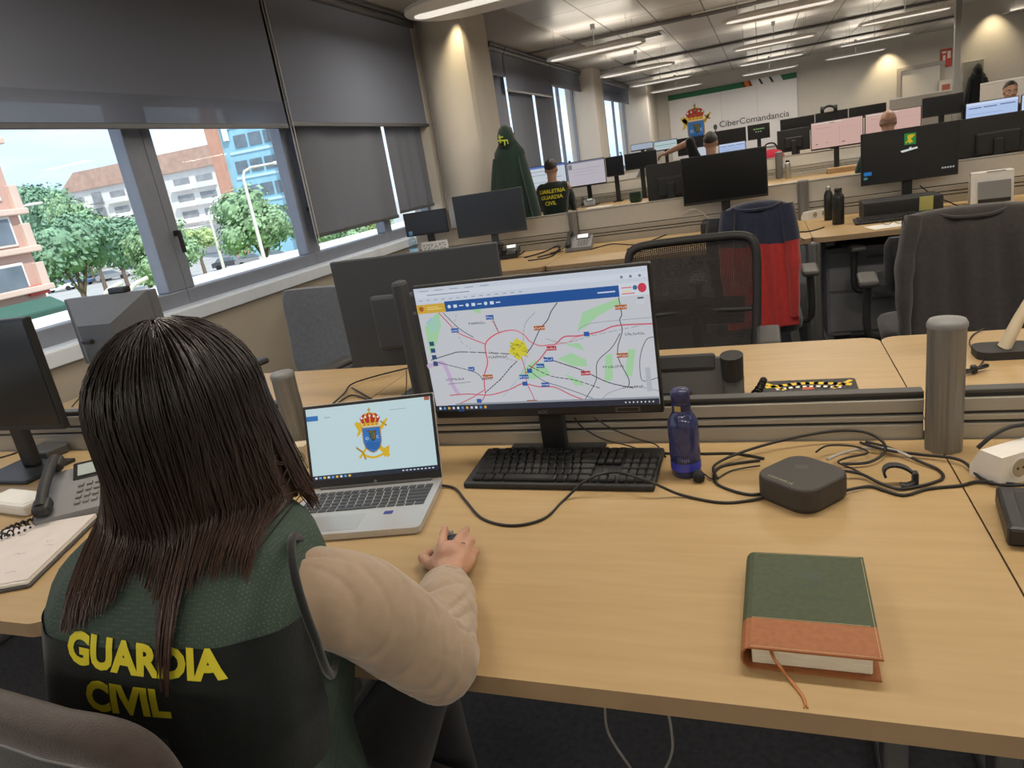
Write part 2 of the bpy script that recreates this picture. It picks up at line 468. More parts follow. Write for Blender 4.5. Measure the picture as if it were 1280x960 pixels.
struct(MB().box(((X_WIN + X_R) / 2 - 0.2, (Y_NEAR + Y_BACK) / 2, 0.06), (X_R - X_WIN + 0.7, Y_BACK - Y_NEAR + 0.3, 0.12)).build('ceiling', ceiling_mat(), loc=(0, 0, Z_C)))
M_CHAN = mat('ceiling_channel', (0.13, 0.12, 0.115), rough=0.5, metal=0.3, noise_amt=0.05)
for i, y in enumerate((3.0, 6.65, 10.35, 14.3, 17.6)):
    struct(MB().box((2.0, y, Z_C - 0.015), (10.1, 0.17, 0.03), 0.005).build('trim_%d' % (i + 1), M_CHAN))
# strip of smooth ceiling along the window wall
struct(MB().box((-2.72, 9.0, Z_C - 0.012), (0.75, 23, 0.024)).build('trim_6', mat('bulkhead_paint', (0.42, 0.40, 0.37), rough=0.6, noise_amt=0.03)))

struct(MB().box(((X_WIN + X_R) / 2, Y_BACK + 0.1, Z_C / 2), (X_R - X_WIN + 0.6, 0.2, Z_C)).build('wall_back', M_WALL))
struct(MB().box((X_R + 0.1, (Y_NEAR + Y_BACK) / 2, Z_C / 2), (0.2, Y_BACK - Y_NEAR, Z_C)).build('wall_right', M_WALL))
struct(MB().box(((X_WIN + X_R) / 2, Y_NEAR - 0.1, Z_C / 2), (X_R - X_WIN + 0.6, 0.2, Z_C)).build('wall_near', M_WALL))
Z_S = 0.93
wl_ = MB().box((-3.23, (Y_NEAR + Y_BACK) / 2, Z_S / 2 - 0.01), (0.26, Y_BACK - Y_NEAR, Z_S - 0.02))
wl_.box((-3.33, (Y_NEAR + 7.0) / 2, 2.50), (0.10, 7.0 - Y_NEAR, 0.84)); wl_.box((-3.33, (7.0 + Y_BACK) / 2, 2.82), (0.10, Y_BACK - 7.0, 0.20))
struct(wl_.build('wall_left', M_BEIGE))
struct(MB().box((-3.16, (Y_NEAR + 6.6) / 2, Z_S), (0.16, 6.6 - Y_NEAR, 0.03), 0.006).box((-3.085, (Y_NEAR + 6.6) / 2, Z_S - 0.03), (0.03, 6.6 - Y_NEAR, 0.075), 0.006).build('trim_7', M_SILL))
struct(MB().box((-3.16, 10.8, Z_S), (0.16, 6.0, 0.03), 0.006).build('trim_8', M_SILL))

# columns between the window bays
M_COLM = mat('column_paint', (0.60, 0.56, 0.50), rough=0.75, noise_amt=0.02, noise_scale=4)
cp = [(-3.36, 6.62), (-3.05, 6.62)]
for k in range(29):
    a = radians(190 + 150 * k / 28); cp.append((-2.80 + 0.25 * cos(a), 6.80 + 0.25 * sin(a)))
cp += [(-2.553, 6.76), (-2.55, 7.32), (-3.05, 7.36), (-3.36, 7.36)]
c1 = MB(); c1.prism(cp, 0, Z_C)
c1.fs = [i >= 2 and 3 <= i - 2 <= 28 for i in range(len(c1.f))]
struct(c1.build('trim_9', M_COLM))
ya = W(727, 150, x=-3.1).y; yb = W(757, 150, x=-2.8).y
struct(MB().box((-3.08, (ya + yb) / 2, Z_C / 2), (0.56, yb - ya, Z_C), 0.02).build('trim_10', M_COLM))
struct(MB().box((-3.1, yb + 0.25, Z_C / 2), (0.44, 0.5, Z_C), 0.02).build('trim_11', M_BEIGE))
yc = W(792, 150, x=-3.0).y
struct(MB().box((-2.98, (yc + Y_BACK) / 2, Z_C / 2), (0.74, Y_BACK - yc, Z_C), 0.02).build('trim_12', M_COLM))

# windows: glass and frames
GLASS = thin_glass('window_glass', (0.97, 0.985, 0.985), 0.004)
def window(n, y0, y1, mull0=0.05, mull1=0.05, z1=2.12, t=0.09):
    r = MB(); x = -3.235
    r.box((x, (y0 + y1) / 2, Z_S + 0.055), (t, y1 - y0, 0.09), 0.006)
    r.box((x, (y0 + y1) / 2, z1 + 0.0), (t, y1 - y0, 0.10), 0.006)
    r.box((x, y0 + mull0 / 2, (Z_S + z1) / 2 + 0.03), (t, mull0, z1 - Z_S - 0.14), 0.006)
    r.box((x, y1 - mull1 / 2, (Z_S + z1) / 2 + 0.03), (t, mull1, z1 - Z_S - 0.14), 0.006)
    f = struct(r.build('window_%d' % n, M_FRAME))
    g = MB().box((x - 0.01, (y0 + y1) / 2, (Z_S + z1) / 2 + 0.03), (0.006, y1 - y0 - mull0 - mull1 + 0.01, z1 - Z_S - 0.13)).build('window_glass', GLASS, f)
    h = MB(); h.box((x + 0.055, y0 + mull0 / 2, 1.35), (0.02, 0.03, 0.03), 0.004); h.box((x + 0.075, y0 + mull0 / 2, 1.30), (0.02, 0.022, 0.13), 0.006)
    h.build('window_handle', BLACK, f)
    return f
window(1, -2.55, 0.6)
window(2, 0.6, 3.20, mull0=0.1, mull1=0.13)
window(3, 3.20, 4.53, mull0=0.07, mull1=0.09)
window(4, 4.53, 5.70, mull0=0.07, mull1=0.06)
window(5, 5.70, 6.64, mull0=0.06)
y2 = 7.36
for i in range(6):
    w0 = y2 + i * (ya - y2) / 6; window(6 + i, w0, w0 + (ya - y2) / 6, 0.03, 0.03, 2.68, 0.05)
y3 = yb + 0.5
for i in range(3):
    w0 = y3 + i * (yc - y3) / 3; window(12 + i, w0, w0 + (yc - y3) / 3, 0.04, 0.04, 2.68, 0.05)

# roller blinds
FAB_D = blind_fabric('blind_fabric_dark', (0.27, 0.298, 0.375), 0.30, 0.0)
FAB_L = blind_fabric('blind_fabric_screen', (0.27, 0.295, 0.36), 0.45, 0.20)
FAB_M = blind_fabric('blind_fabric_mesh', (0.262, 0.278, 0.318), 0.36, 0.02)
M_RAIL = mat('blind_rail', (0.14, 0.145, 0.155), rough=0.4, metal=0.5, noise_amt=0.04)
def blind(label, x, y0, y1, ztop, zbot, fab, wav=0.0, roller=True, hem=0.03, cords=True, lower_fab=None, zmid=None):
    t = thing('roller_blind', label, 'blind', (x, (y0 + y1) / 2, zbot), group='roller blinds along the window wall')
    h = (y1 - y0) / 2; H = ztop - zbot
    def sheet(z0, z1):
        s = MB()
        ph = random.random() * 6
        fn = lambda u, v: (wav * (sin(u * 23 + ph) * 0.6 + sin(u * 11 + ph * 2)) * (1 - 0.3 * v), -h + 2 * h * u, z0 + (z1 - z0) * v)
        s.grid(fn, 40, 6)
        fn2 = lambda u, v: (fn(u, v)[0] - 0.0015, fn(u, v)[1], fn(u, v)[2])
        s.grid(fn2, 40, 6)
        return s
    if lower_fab is not None:
        sheet(hem, zmid - zbot).build('lower_fabric', lower_fab, t)['label'] = 'paler see-through hem band of the blind'
        sheet(zmid - zbot, H - 0.03).build('fabric', fab, t)
    else: sheet(hem * 0.8, H - 0.03).build('fabric', fab, t)
    MB().box((0, 0, hem / 2), (0.014, 2 * h, hem), 0.004).build('bottom_bar', M_RAIL, t)
    if roller:
        r = MB(); r.cyl((0, -h, H), (0, h, H), 0.035, n=18); r.box((0.0, 0, H + 0.035), (0.10, 2 * h, 0.03), 0.006)
        r.build('roller', M_RAIL, t)
    if cords:
        c = MB(); c.tube([(0.05, h - 0.01, H), (0.055, h - 0.01, H * 0.5), (0.05, h - 0.012, -0.80), (0.052, h - 0.03, -0.82), (0.05, h - 0.045, -0.80), (0.055, h - 0.045, H * 0.5), (0.05, h - 0.045, H)], 0.0022, n=5)
        c.build('pull_cord', WHITEP, t)
    return t
blind('large dark grey blind over the nearest windows, its pale hem band showing the sky', -3.055, -2.5, 4.36, 2.83, 1.90, FAB_D, lower_fab=FAB_L, zmid=2.075)
blind('large dark grey blind between the white chain seam and the round column', -3.055, 4.41, 6.66, 2.83, 1.915, FAB_D)
blind('rumpled dark grey blind hanging low over the window beside the hinged pane', -3.135, 4.50, 5.83, 2.13, 1.135, FAB_M, 0.012, cords=False)
blind('rumpled dark grey blind hanging low against the round column', -3.135, 5.88, 6.62, 2.13, 1.165, FAB_M, 0.010, cords=False)
yy = [W(608, 60, x=-3.05).y + 0.02, W(636, 120, x=-3.05).y, W(688, 100, x=-3.05).y, W(725, 95, x=-3.05).y]
ym = [7.38, W(636, 130, x=-3.13).y, W(672, 160, x=-3.13).y, W(697, 150, x=-3.13).y]
blind('short grey blind rolled nearly up just past the round column', -3.055, yy[0], yy[1] - 0.03, 2.83, 2.52, FAB_D, cords=False)
blind('grey blind let down a little further, above the seated man', -3.055, yy[1], yy[2] - 0.03, 2.83, 2.35, FAB_D, cords=False)
blind('short grey blind rolled up above the bare bright panes', -3.055, yy[2], yy[3] - 0.05, 2.83, 2.52, FAB_D, cords=False)
blind('full length dark blind behind the hanging green parka', -3.135, ym[0], ym[1] - 0.05, 2.60, 0.98, FAB_M, 0.004, cords=False)
blind('full length dark blind behind the head of the seated man', -3.135, ym[1] + 0.05, ym[2] - 0.05, 2.60, 0.98, FAB_M, 0.004, cords=False)
blind('full length dark blind next to the bare bright panes', -3.135, ym[2] + 0.08, ym[3] - 0.03, 2.60, 0.98, FAB_M, 0.004, cords=False)
blind('short grey blind in the farthest window bay', -3.055, y3 + 0.05, yc - 0.1, 2.83, 2.45, FAB_D, cords=False)

# right hand glazed partition
M_POST = mat('partition_post', (0.30, 0.29, 0.27), rough=0.45, metal=0.3, noise_amt=0.03)
pp = W(1197, 40, y=14.2)
struct(MB().box((pp.x, 14.2, Z_C / 2), (0.09, 0.09, Z_C), 0.008).build('trim_13', M_POST))
xw0 = W(1201, 40, y=15.54).x
struct(MB().box(((xw0 + 7.2) / 2, 15.6, Z_C / 2), (7.2 - xw0, 0.12, Z_C)).build('wall_partition', mat('partition_paint', (0.62, 0.59, 0.55), rough=0.75, noise_amt=0.02)))
dl = W(1203, 100, y=15.5).x; dr = W(1229, 100, y=15.5).x; dz = W(1215, 76, y=15.5).z
d1 = struct(MB().box(((dl + dr) / 2, 15.52, dz / 2), (dr - dl, 0.05, dz), 0.006).build('door_1', mat('door_grey', (0.30, 0.29, 0.27), rough=0.6, noise_amt=0.03)))
MB().cyl((dl + 0.06, 15.49, 1.0), (dl + 0.06, 15.44, 1.0), 0.012).cyl((dl + 0.06, 15.44, 1.0), (dl + 0.18, 15.44, 1.0), 0.010).build('door_handle', CHROME, d1)
# back wall door
a = W(1126, 88, y=20.45); b = W(1176, 80, y=20.45)
DM = mat('door_paint', (0.58, 0.55, 0.50), rough=0.6, noise_amt=0.03)
d2 = MB().box(((a.x + b.x) / 2, 20.47, 1.08), (b.x - a.x, 0.05, 2.16), 0.006)
d2 = struct(d2.build('door_2', DM))
fr = MB(); fr.box(((a.x + b.x) / 2, 20.46, 2.2), (b.x - a.x + 0.16, 0.09, 0.08), 0.006)
for x in (a.x - 0.04, b.x + 0.04): fr.box((x, 20.46, 1.08), (0.08, 0.09, 2.16), 0.006)
fr.build('door_frame', mat('door_frame_paint', (0.36, 0.33, 0.30), rough=0.6, noise_amt=0.03), d2)
MB().box((b.x - 0.1, 20.43, 1.05), (0.03, 0.03, 0.16), 0.006).cyl((b.x - 0.1, 20.42, 1.05), (b.x - 0.22, 20.40, 1.05), 0.012).build('door_handle', CHROME, d2)
s = W(1183, 72, y=20.44)
t = thing('fire_sign', 'small red and white safety sign high on the wall beside the pillar', 'sign', (s.x, 20.46, s.z - 0.2))
MB().box((0, 0, 0.2), (0.24, 0.02, 0.40), 0.004).build('sign_plate', ink((186, 60, 52)), t)
ar = Art(((0, -0.0105, 0.2), (1, 0, 0), (0, 0, 1), (0, -1, 0)), ink)
ar.rect(-0.07, -0.14, -0.02, 0.06, (235, 225, 215)); ar.rect(0.02, -0.02, 0.09, 0.14, (235, 225, 215)); ar.rect(-0.09, 0.1, 0.0, 0.15, (235, 225, 215)); ar.build('pictogram', t)
s = W(1182, 103, y=20.3)
t = thing('fire_extinguisher', 'red extinguisher cabinet standing by the back door under the red sign', 'extinguisher', (s.x, 20.36, 0.6))
MB().box((0, 0, 0.5), (0.26, 0.2, 1.4), 0.012).build('cabinet_body', mat('cabinet_cream', (0.6, 0.55, 0.48), rough=0.5, noise_amt=0.03), t)
MB().box((0, -0.105, 0.5), (0.17, 0.015, 1.2), 0.004).build('cabinet_window', mat('extinguisher_red', (0.38, 0.10, 0.06), rough=0.4, noise_amt=0.05), t)

# back wall mural: green band, colour bars, crest and lettering
P0 = W(835, 122, y=20.46); P1 = W(995.5, 87.5, y=20.46)
x0, x1, zt = P0.x, P1.x, 2.60
mur = thing('wall_mural', 'white wall mural with green top band, crest and lettering on the back wall', 'mural', ((x0 + x1) / 2, 20.47, 0.9))
MB().box((0, 0, (zt - 0.9) / 2), (x1 - x0, 0.03, zt - 0.9), 0.003).build('mural_panel', mat('mural_white', (0.74, 0.72, 0.73), rough=0.5, noise_amt=0.02, noise_scale=2), mur)
ar = Art(((0, -0.0155, 0), (1, 0, 0), (0, 0, 1), (0, -1, 0)), ink, eps=0.001)
wd = x1 - x0; H = zt - 0.9; L = -wd / 2
GR = (34, 108, 72)
ar.rect(L, H - 0.15, L + wd * 0.60, H - 0.01, GR)
k = wd * 0.60
for dx, w_, c in ((0.0, 0.02, (120, 50, 40)), (0.02, 0.03, (214, 120, 40)), (0.05, 0.02, (150, 60, 40))):
    ar.poly([(L + k + wd * dx, H - 0.15), (L + k + wd * (dx + w_), H - 0.15), (L + k + wd * (dx + w_) - 0.05, H - 0.01), (L + k + wd * dx - 0.05, H - 0.01)], c)
for dx in (0.135, 0.215): ar.poly([(L + k + wd * dx, H - 0.15), (L + k + wd * (dx + 0.018), H - 0.15), (L + k + wd * (dx + 0.018) - 0.07, H - 0.01), (L + k + wd * dx - 0.07, H - 0.01)], (40, 62, 58))
ar.poly([(L + k + wd * 0.30, H - 0.15), (L + wd, H - 0.15), (L + wd, H - 0.01), (L + k + wd * 0.28, H - 0.01)], GR)
for fx in (0.42, 0.70): ar.rect(L + wd * fx - 0.004, 0.02, L + wd * fx + 0.004, H - 0.17, (190, 186, 184))
ar.up()
e = W(870, 160, y=20.44); emblem(ar, e.x - (x0 + x1) / 2, e.z - 0.9 - 0.02, 1.02)
tx = W(899, 158, y=20.44); tx2 = W(986, 143, y=20.44)
ar.up()
vs, fs = text_geo('CiberComandancia', 0.22)
tw = max(p[0] for p in vs) - min(p[0] for p in vs)
ar.text('CiberComandancia', tx.x - (x0 + x1) / 2, tx.z - 0.9 - 0.03, 0.22, (54, 54, 58), sx=(tx2.x - tx.x) / tw)
ar.ellipse(tx.x - (x0 + x1) / 2 - 0.10, tx.z - 0.9, 0.05, 0.07, (70, 70, 76)); ar.line([(tx.x - (x0 + x1) / 2 - 0.10, tx.z - 0.98), (tx.x - (x0 + x1) / 2 - 0.10, tx.z - 1.06)], 0.03, (70, 70, 76))
ar.build('mural_print', mur)

# suspended luminaires and ceiling fittings
M_LAMP = mat('lamp_white', (0.78, 0.77, 0.74), rough=0.4, noise_amt=0.02)
M_DIFF = mat('lamp_diffuser', (0.8, 0.78, 0.74), rough=0.4, emit=(1.0, 0.93, 0.82), estr=0.75)
def pendant(x, y, label, z=2.61, Lh=0.62, w=0.78, watts=LAMP_W):
    t = thing('pendant_light', label, 'lamp', (x, y, z), group='suspended luminaires in rows')
    st = rrect(2 * Lh, w, w * 0.495, 8)
    MB().prism(st, 0.0, 0.022).build('lamp_shade', M_LAMP, t)
    MB().prism(rrect(2 * Lh - 0.10, w * 0.22, w * 0.105, 6), -0.006, 0.0).build('diffuser', M_DIFF, t)
    for sx in (-Lh * 0.72, Lh * 0.72):
        for sy in (-w * 0.3, w * 0.3): MB().cyl((sx, sy, 0.02), (sx, sy, Z_C - z), 0.0015, n=5).build('suspension_wire', STEEL, t)
    c = MB()
    c.cyl((0, 0, 0.02), (0, 0, Z_C - z), 0.005, n=6); c.cyl((0, 0, Z_C - z - 0.06), (0, 0, Z_C - z), 0.03, n=10)
    c.build('stem', STEEL, t)
    ld = bpy.data.lights.new('lamp_light', 'AREA'); ld.shape = 'RECTANGLE'; ld.size = 2 * Lh - 0.12; ld.size_y = w * 0.21; ld.energy = watts; ld.color = LAMP_COL
    lo = bpy.data.objects.new('lamp_light', ld); col.objects.link(lo); lo.parent = t; lo.location = (0, 0, -0.008)
    ud = bpy.data.lights.new('lamp_uplight', 'AREA'); ud.shape = 'RECTANGLE'; ud.size = 2 * Lh - 0.3; ud.size_y = w * 0.5; ud.energy = watts * 0.28; ud.color = LAMP_COL
    uo = bpy.data.objects.new('lamp_uplight', ud); col.objects.link(uo); uo.parent = t; uo.location = (0, 0, 0.03); uo.rotation_euler = (pi, 0, 0)
    return t
rows = ((-1.75, 'behind the camera'), (1.7, 'nearest'), (5.45, 'second'), (9.35, 'third'), (12.65, 'fourth'), (15.7, 'fifth'), (18.6, 'sixth'))  # first row is unseen, added as fill light from behind the camera
colsx = ((-1.88, 'along the windows'), (0.25, 'over the near aisle'), (2.05, 'over the far aisle'), (4.6, 'on the right side'))
for y, rn in rows:
    for x, cn in colsx:
        pendant(x, y, 'white suspended blade lamp, %s, %s' % (rn if 'behind' in rn else rn + ' row from the camera', cn))
def spot(x, y, z, target, w, angle, label):
    t = thing('downlight', label, 'lamp', (x, y, z))
    MB().lathe([(0.05, 0.0), (0.062, -0.004), (0.066, -0.012), (0.05, -0.010)], 20).build('downlight_rim', M_LAMP, t)
    MB().cyl((0, 0, -0.001), (0, 0, -0.003), 0.046, n=20).build('diffuser', M_DIFF, t)
    ld = bpy.data.lights.new('spot_light', 'SPOT'); ld.energy = w; ld.color = (1.0, 0.80, 0.48); ld.spot_size = radians(angle); ld.spot_blend = 0.8; ld.shadow_soft_size = 0.02
    lo = bpy.data.objects.new('spot_light', ld); col.objects.link(lo); lo.parent = t; lo.location = (0, 0, -0.02)
    lo.rotation_euler = (Vector(target) - Vector((x, y, z))).to_track_quat('-Z', 'Y').to_euler()
    return t
spot(-2.50, 6.58, Z_C - 0.024, (-2.60, 6.80, 0.0), 13, 75, 'small round downlight grazing the round column')
s = W(1112, 56, y=20.2)
spot(s.x, 20.22, Z_C - 0.001, (s.x, 20.45, 0.0), 95, 85, 'small round downlight grazing the back wall')
spot(W(1245, 30, y=15.3).x, 15.3, Z_C - 0.001, (W(1245, 30, y=15.3).x, 15.54, 0.0), 50, 80, 'small round downlight grazing the partition wall on the right')
for p, lab in (((795, 47), 'long slotted air vent in the ceiling towards the windows'), ((905, 11), 'short slotted air vent in the ceiling towards the middle')):
    c = W(*p, z=Z_C)
    t = thing('air_vent', lab, 'vent', (c.x, c.y, Z_C))
    MB().box((0, 0, -0.006), (0.8, 0.34, 0.012), 0.003).build('vent_frame', M_LAMP, t)
    g = MB()
    for i in range(5): g.box((0, -0.12 + 0.06 * i, -0.016), (0.7, 0.035, 0.008), 0.002)
    g.build('slats', mat('vent_dark', (0.05, 0.05, 0.05), rough=0.5, noise_amt=0.05), t)
c = W(995, 10, z=Z_C)
t = thing('smoke_detector', 'small round smoke detector on the metal ceiling', 'detector', (c.x, c.y, Z_C))
MB().lathe([(0.055, 0), (0.055, -0.02), (0.035, -0.05), (0.0, -0.052)], 20).build('detector_body', WHITEP, t)
MB().lathe([(0.062, 0), (0.062, -0.012), (0.05, -0.013)], 20).build('detector_base', GREYP, t)

# ------------------------------------------------------------------ outside
ZG = -5.2
M_GROUND = mat('asphalt_outside', (0.42, 0.42, 0.41), rough=0.9, noise_amt=0.12, noise_scale=0.4)
struct(MB().box((-160, 80, ZG - 0.25), (305, 420, 0.5)).build('ground', M_GROUND))
struct(MB().box((-40, 32, ZG + 0.03), (18, 150, 0.1)).build('lawn_ground', mat('lawn', (0.36, 0.47, 0.16), rough=0.95, noise_amt=0.25, noise_scale=0.6)))
M_TERR = mat('terrace_screed', (0.66, 0.56, 0.48), rough=0.9, noise_amt=0.1, noise_scale=1.5)
struct(MB().box((-7.9, 14, -0.12), (8.6, 90, 0.2)).box((-7.9, 14, -2.7), (8.6, 90, 4.9)).build('terrace_ground', M_TERR))
struct(MB().box((-12.2, 14, 0.06), (0.32, 90, 0.20), 0.02).box((-10.6, 14, 0.02), (0.25, 90, 0.10), 0.02).build('trim_14', mat('parapet_white', (0.76, 0.76, 0.76), rough=0.7, noise_amt=0.04)))

BRICK = bpy.data.materials.new('red_brick'); BRICK.use_nodes = True
nt = BRICK.node_tree; t_ = nt.nodes.new('ShaderNodeTexCoord'); br = nt.nodes.new('ShaderNodeTexBrick')
br.inputs['Scale'].default_value = 2.0; br.inputs['Color1'].default_value = (0.52, 0.24, 0.19, 1); br.inputs['Color2'].default_value = (0.58, 0.28, 0.22, 1); br.inputs['Mortar'].default_value = (0.55, 0.36, 0.30, 1)
mp2 = nt.nodes.new('ShaderNodeMapping'); mp2.inputs['Rotation'].default_value = (radians(90), 0, radians(90))
nt.links.new(t_.outputs['Object'], mp2.inputs['Vector']); nt.links.new(mp2.outputs['Vector'], br.inputs['Vector']); nt.links.new(br.outputs['Color'], nt.nodes['Principled BSDF'].inputs['Base Color'])
nt.nodes['Principled BSDF'].inputs['Roughness'].default_value = 0.9
M_TRIMB = mat('building_trim_cream', (0.66, 0.50, 0.42), rough=0.8, noise_amt=0.05, noise_scale=1)
M_WINB = mat('building_window_glass', (0.16, 0.20, 0.24), rough=0.15, noise_amt=0.2, noise_scale=0.8)
M_WHITEB = mat('building_white', (0.78, 0.76, 0.74), rough=0.8, noise_amt=0.04, noise_scale=0.6)
M_SHADEB = mat('building_recess', (0.30, 0.31, 0.33), rough=0.7, noise_amt=0.2, noise_scale=0.7)
M_ROOFB = mat('roof_terracotta', (0.52, 0.34, 0.27), rough=0.9, noise_amt=0.12, noise_scale=1.0)

# red brick corner building
cx, cy = -32.1, 23.7
b1 = thing('brick_building', 'red brick building with cream corner ledges at the left edge of the window', 'building', (cx - 6, cy - 12, ZG))
MB().box((0, 0, 9.5), (12, 24, 19)).build('facade', BRICK, b1)
for zz in (W(20, 265, x=cx).z, W(40, 311, x=cx).z, W(58, 358, x=cx).z, W(10, 200, x=cx).z + 0.8):
    MB().box((0.1, 0.1, zz - ZG), (12.5, 24.5, 0.28), 0.05).build('ledge', M_TRIMB, b1)
    q = MB().box((6.05, 12.05, zz - ZG + 0.62), (0.4, 0.4, 1.1), 0.04); q.build('corner_balcony', M_TRIMB, b1)
for (px, py, hh) in ((16, 289, 1.35), (33, 346, 1.35), (-6, 232, 1.35)):
    for kk in range(4):
        p = W(px, py, x=cx); yv = p.y - kk * 4.6
        yv -= 1.3; f = MB().box((6.03, yv - (cy - 12), p.z - ZG), (0.12, 2.6, hh), 0.03).build('window', WHITEP, b1)
        MB().box((6.10, yv - (cy - 12), p.z - ZG), (0.06, 2.35, hh - 0.25), 0.01).build('pane', M_WINB, f)
aw = MB()
for kk in range(4): aw.box((6.8, 9.5 - kk * 5.6, W(35, 388, x=cx).z - ZG), (1.2, 4.8, 0.5), 0.1, Matrix.Rotation(radians(24), 3, 'Y'))
aw.build('awning', mat('awning_green', (0.05, 0.13, 0.10), rough=0.8, noise_amt=0.1), b1)
p = W(48, 362, x=cx + 0.1)
sg = MB().box((6.12, p.y - (cy - 12), p.z - ZG), (0.12, 1.0, 0.45), 0.03).build('shop_sign', ink((196, 70, 66)), b1)

# white apartment block (facade looks towards the room)
yA = 112.0
A0 = W(80, 243, y=yA); A1 = W(296, 200, y=yA)
xa0, xa1 = A0.x, A1.x + 6; zA = (A0.z + A1.z) / 2
ap = thing('apartment_building', 'long white apartment block with balconies and terracotta roof beyond the trees', 'building', ((xa0 + xa1) / 2, yA + 8, ZG))
hw = (xa1 - xa0) / 2; HA = zA - ZG
MB().box((0, 0, HA / 2), (2 * hw, 16, HA)).build('facade', M_WHITEB, ap)
MB().prism([(-hw - 0.8, HA), (hw + 0.8, HA), (hw - 5, HA + 3.6), (-hw + 5, HA + 3.6)], -8.6, 8.6).build('roof', M_ROOFB, ap)
r_ = ap.children[-1]; r_.rotation_euler = (0, 0, 0)
for v in r_.data.vertices: v.co = Vector((v.co.x, v.co.z, v.co.y))
fl = 5
for i in range(fl):
    zc = HA - 1.9 - i * 3.1
    for kx in range(9):
        xx = -hw + 3.2 + kx * (2 * hw - 6.4) / 8
        if kx % 3 == 1:
            MB().box((xx, -8.05, zc), (2.6, 0.2, 2.1), 0.03).build('window', M_SHADEB, ap)
            MB().box((xx, -8.5, zc - 1.1), (3.0, 1.0, 0.16), 0.03).build('balcony', GREYP, ap)
        else:
            MB().box((xx, -8.05, zc), (3.9, 0.2, 1.3), 0.03).build('window', M_SHADEB, ap)
            MB().box((xx, -8.45, zc - 1.15), (5.0, 0.9, 1.0), 0.05).build('balcony', M_WHITEB, ap)
MB().box((6, -11, 2.6), (2 * hw + 16, 7, 5.2), 0.2).build('podium', mat('podium_pale', (0.66, 0.62, 0.60), rough=0.85, noise_amt=0.06, noise_scale=0.5), ap)

# blue glass tower
yT = 88.0
T0 = W(262, 170, y=yT); T1 = W(352, 165, y=yT)
tw = thing('office_tower', 'blue glass office tower with brick red side piers', 'building', ((T0.x + T1.x) / 2, yT + 8, ZG))
hw = (T1.x - T0.x) / 2; HT = 36
M_BLUE = mat('curtain_wall_blue', (0.30, 0.56, 0.70), rough=0.25, noise_amt=0.1, noise_scale=0.5)
MB().box((0, 0, HT / 2), (2 * hw, 16, HT)).build('facade', M_BLUE, tw)
for sx, wv in ((-hw + 0.8, 1.8), (hw - 0.2, 2.6)):
    MB().box((sx, -8.2, HT / 2), (wv, 1.2, HT), 0.05).build('pier', mat('pier_brick', (0.56, 0.30, 0.22), rough=0.85, noise_amt=0.08, noise_scale=1), tw)
for i in range(9):
    zc = 4.2 + i * 3.5
    MB().box((0.6, -8.06, zc), (2 * hw - 4.6, 0.16, 0.35), 0.02).build('spandrel', mat('spandrel_pale', (0.55, 0.72, 0.82), rough=0.4, noise_amt=0.05), tw)
    for kx in range(3):
        MB().box((-hw * 0.30 + kx * hw * 0.42 + (i % 2) * 0.8, -8.06, zc + 1.5), (hw * 0.34, 0.14, 1.7), 0.02).build('window', M_WINB, tw)
MB().box((-hw * 0.52, -8.3, 21.0), (0.9, 0.3, 9.0), 0.05).build('vertical_sign', M_WHITEB, tw)
# pale block further along
T2 = W(366, 165, y=112); T3 = W(420, 165, y=112)
bk = thing('glass_building', 'pale blue banded building beside the tower, seen past the mullion', 'building', ((T2.x + T3.x) / 2, 120, ZG))
hw2 = (T3.x - T2.x) / 2
MB().box((0, 0, 17), (2 * hw2, 14, 34)).build('facade', mat('facade_pale_blue', (0.42, 0.60, 0.72), rough=0.35, noise_amt=0.1, noise_scale=0.6), bk)
for i in range(11): MB().box((0, -7.1, 2 + i * 3.0), (2 * hw2, 0.3, 0.9), 0.03).build('floor_band', M_WHITEB, bk)

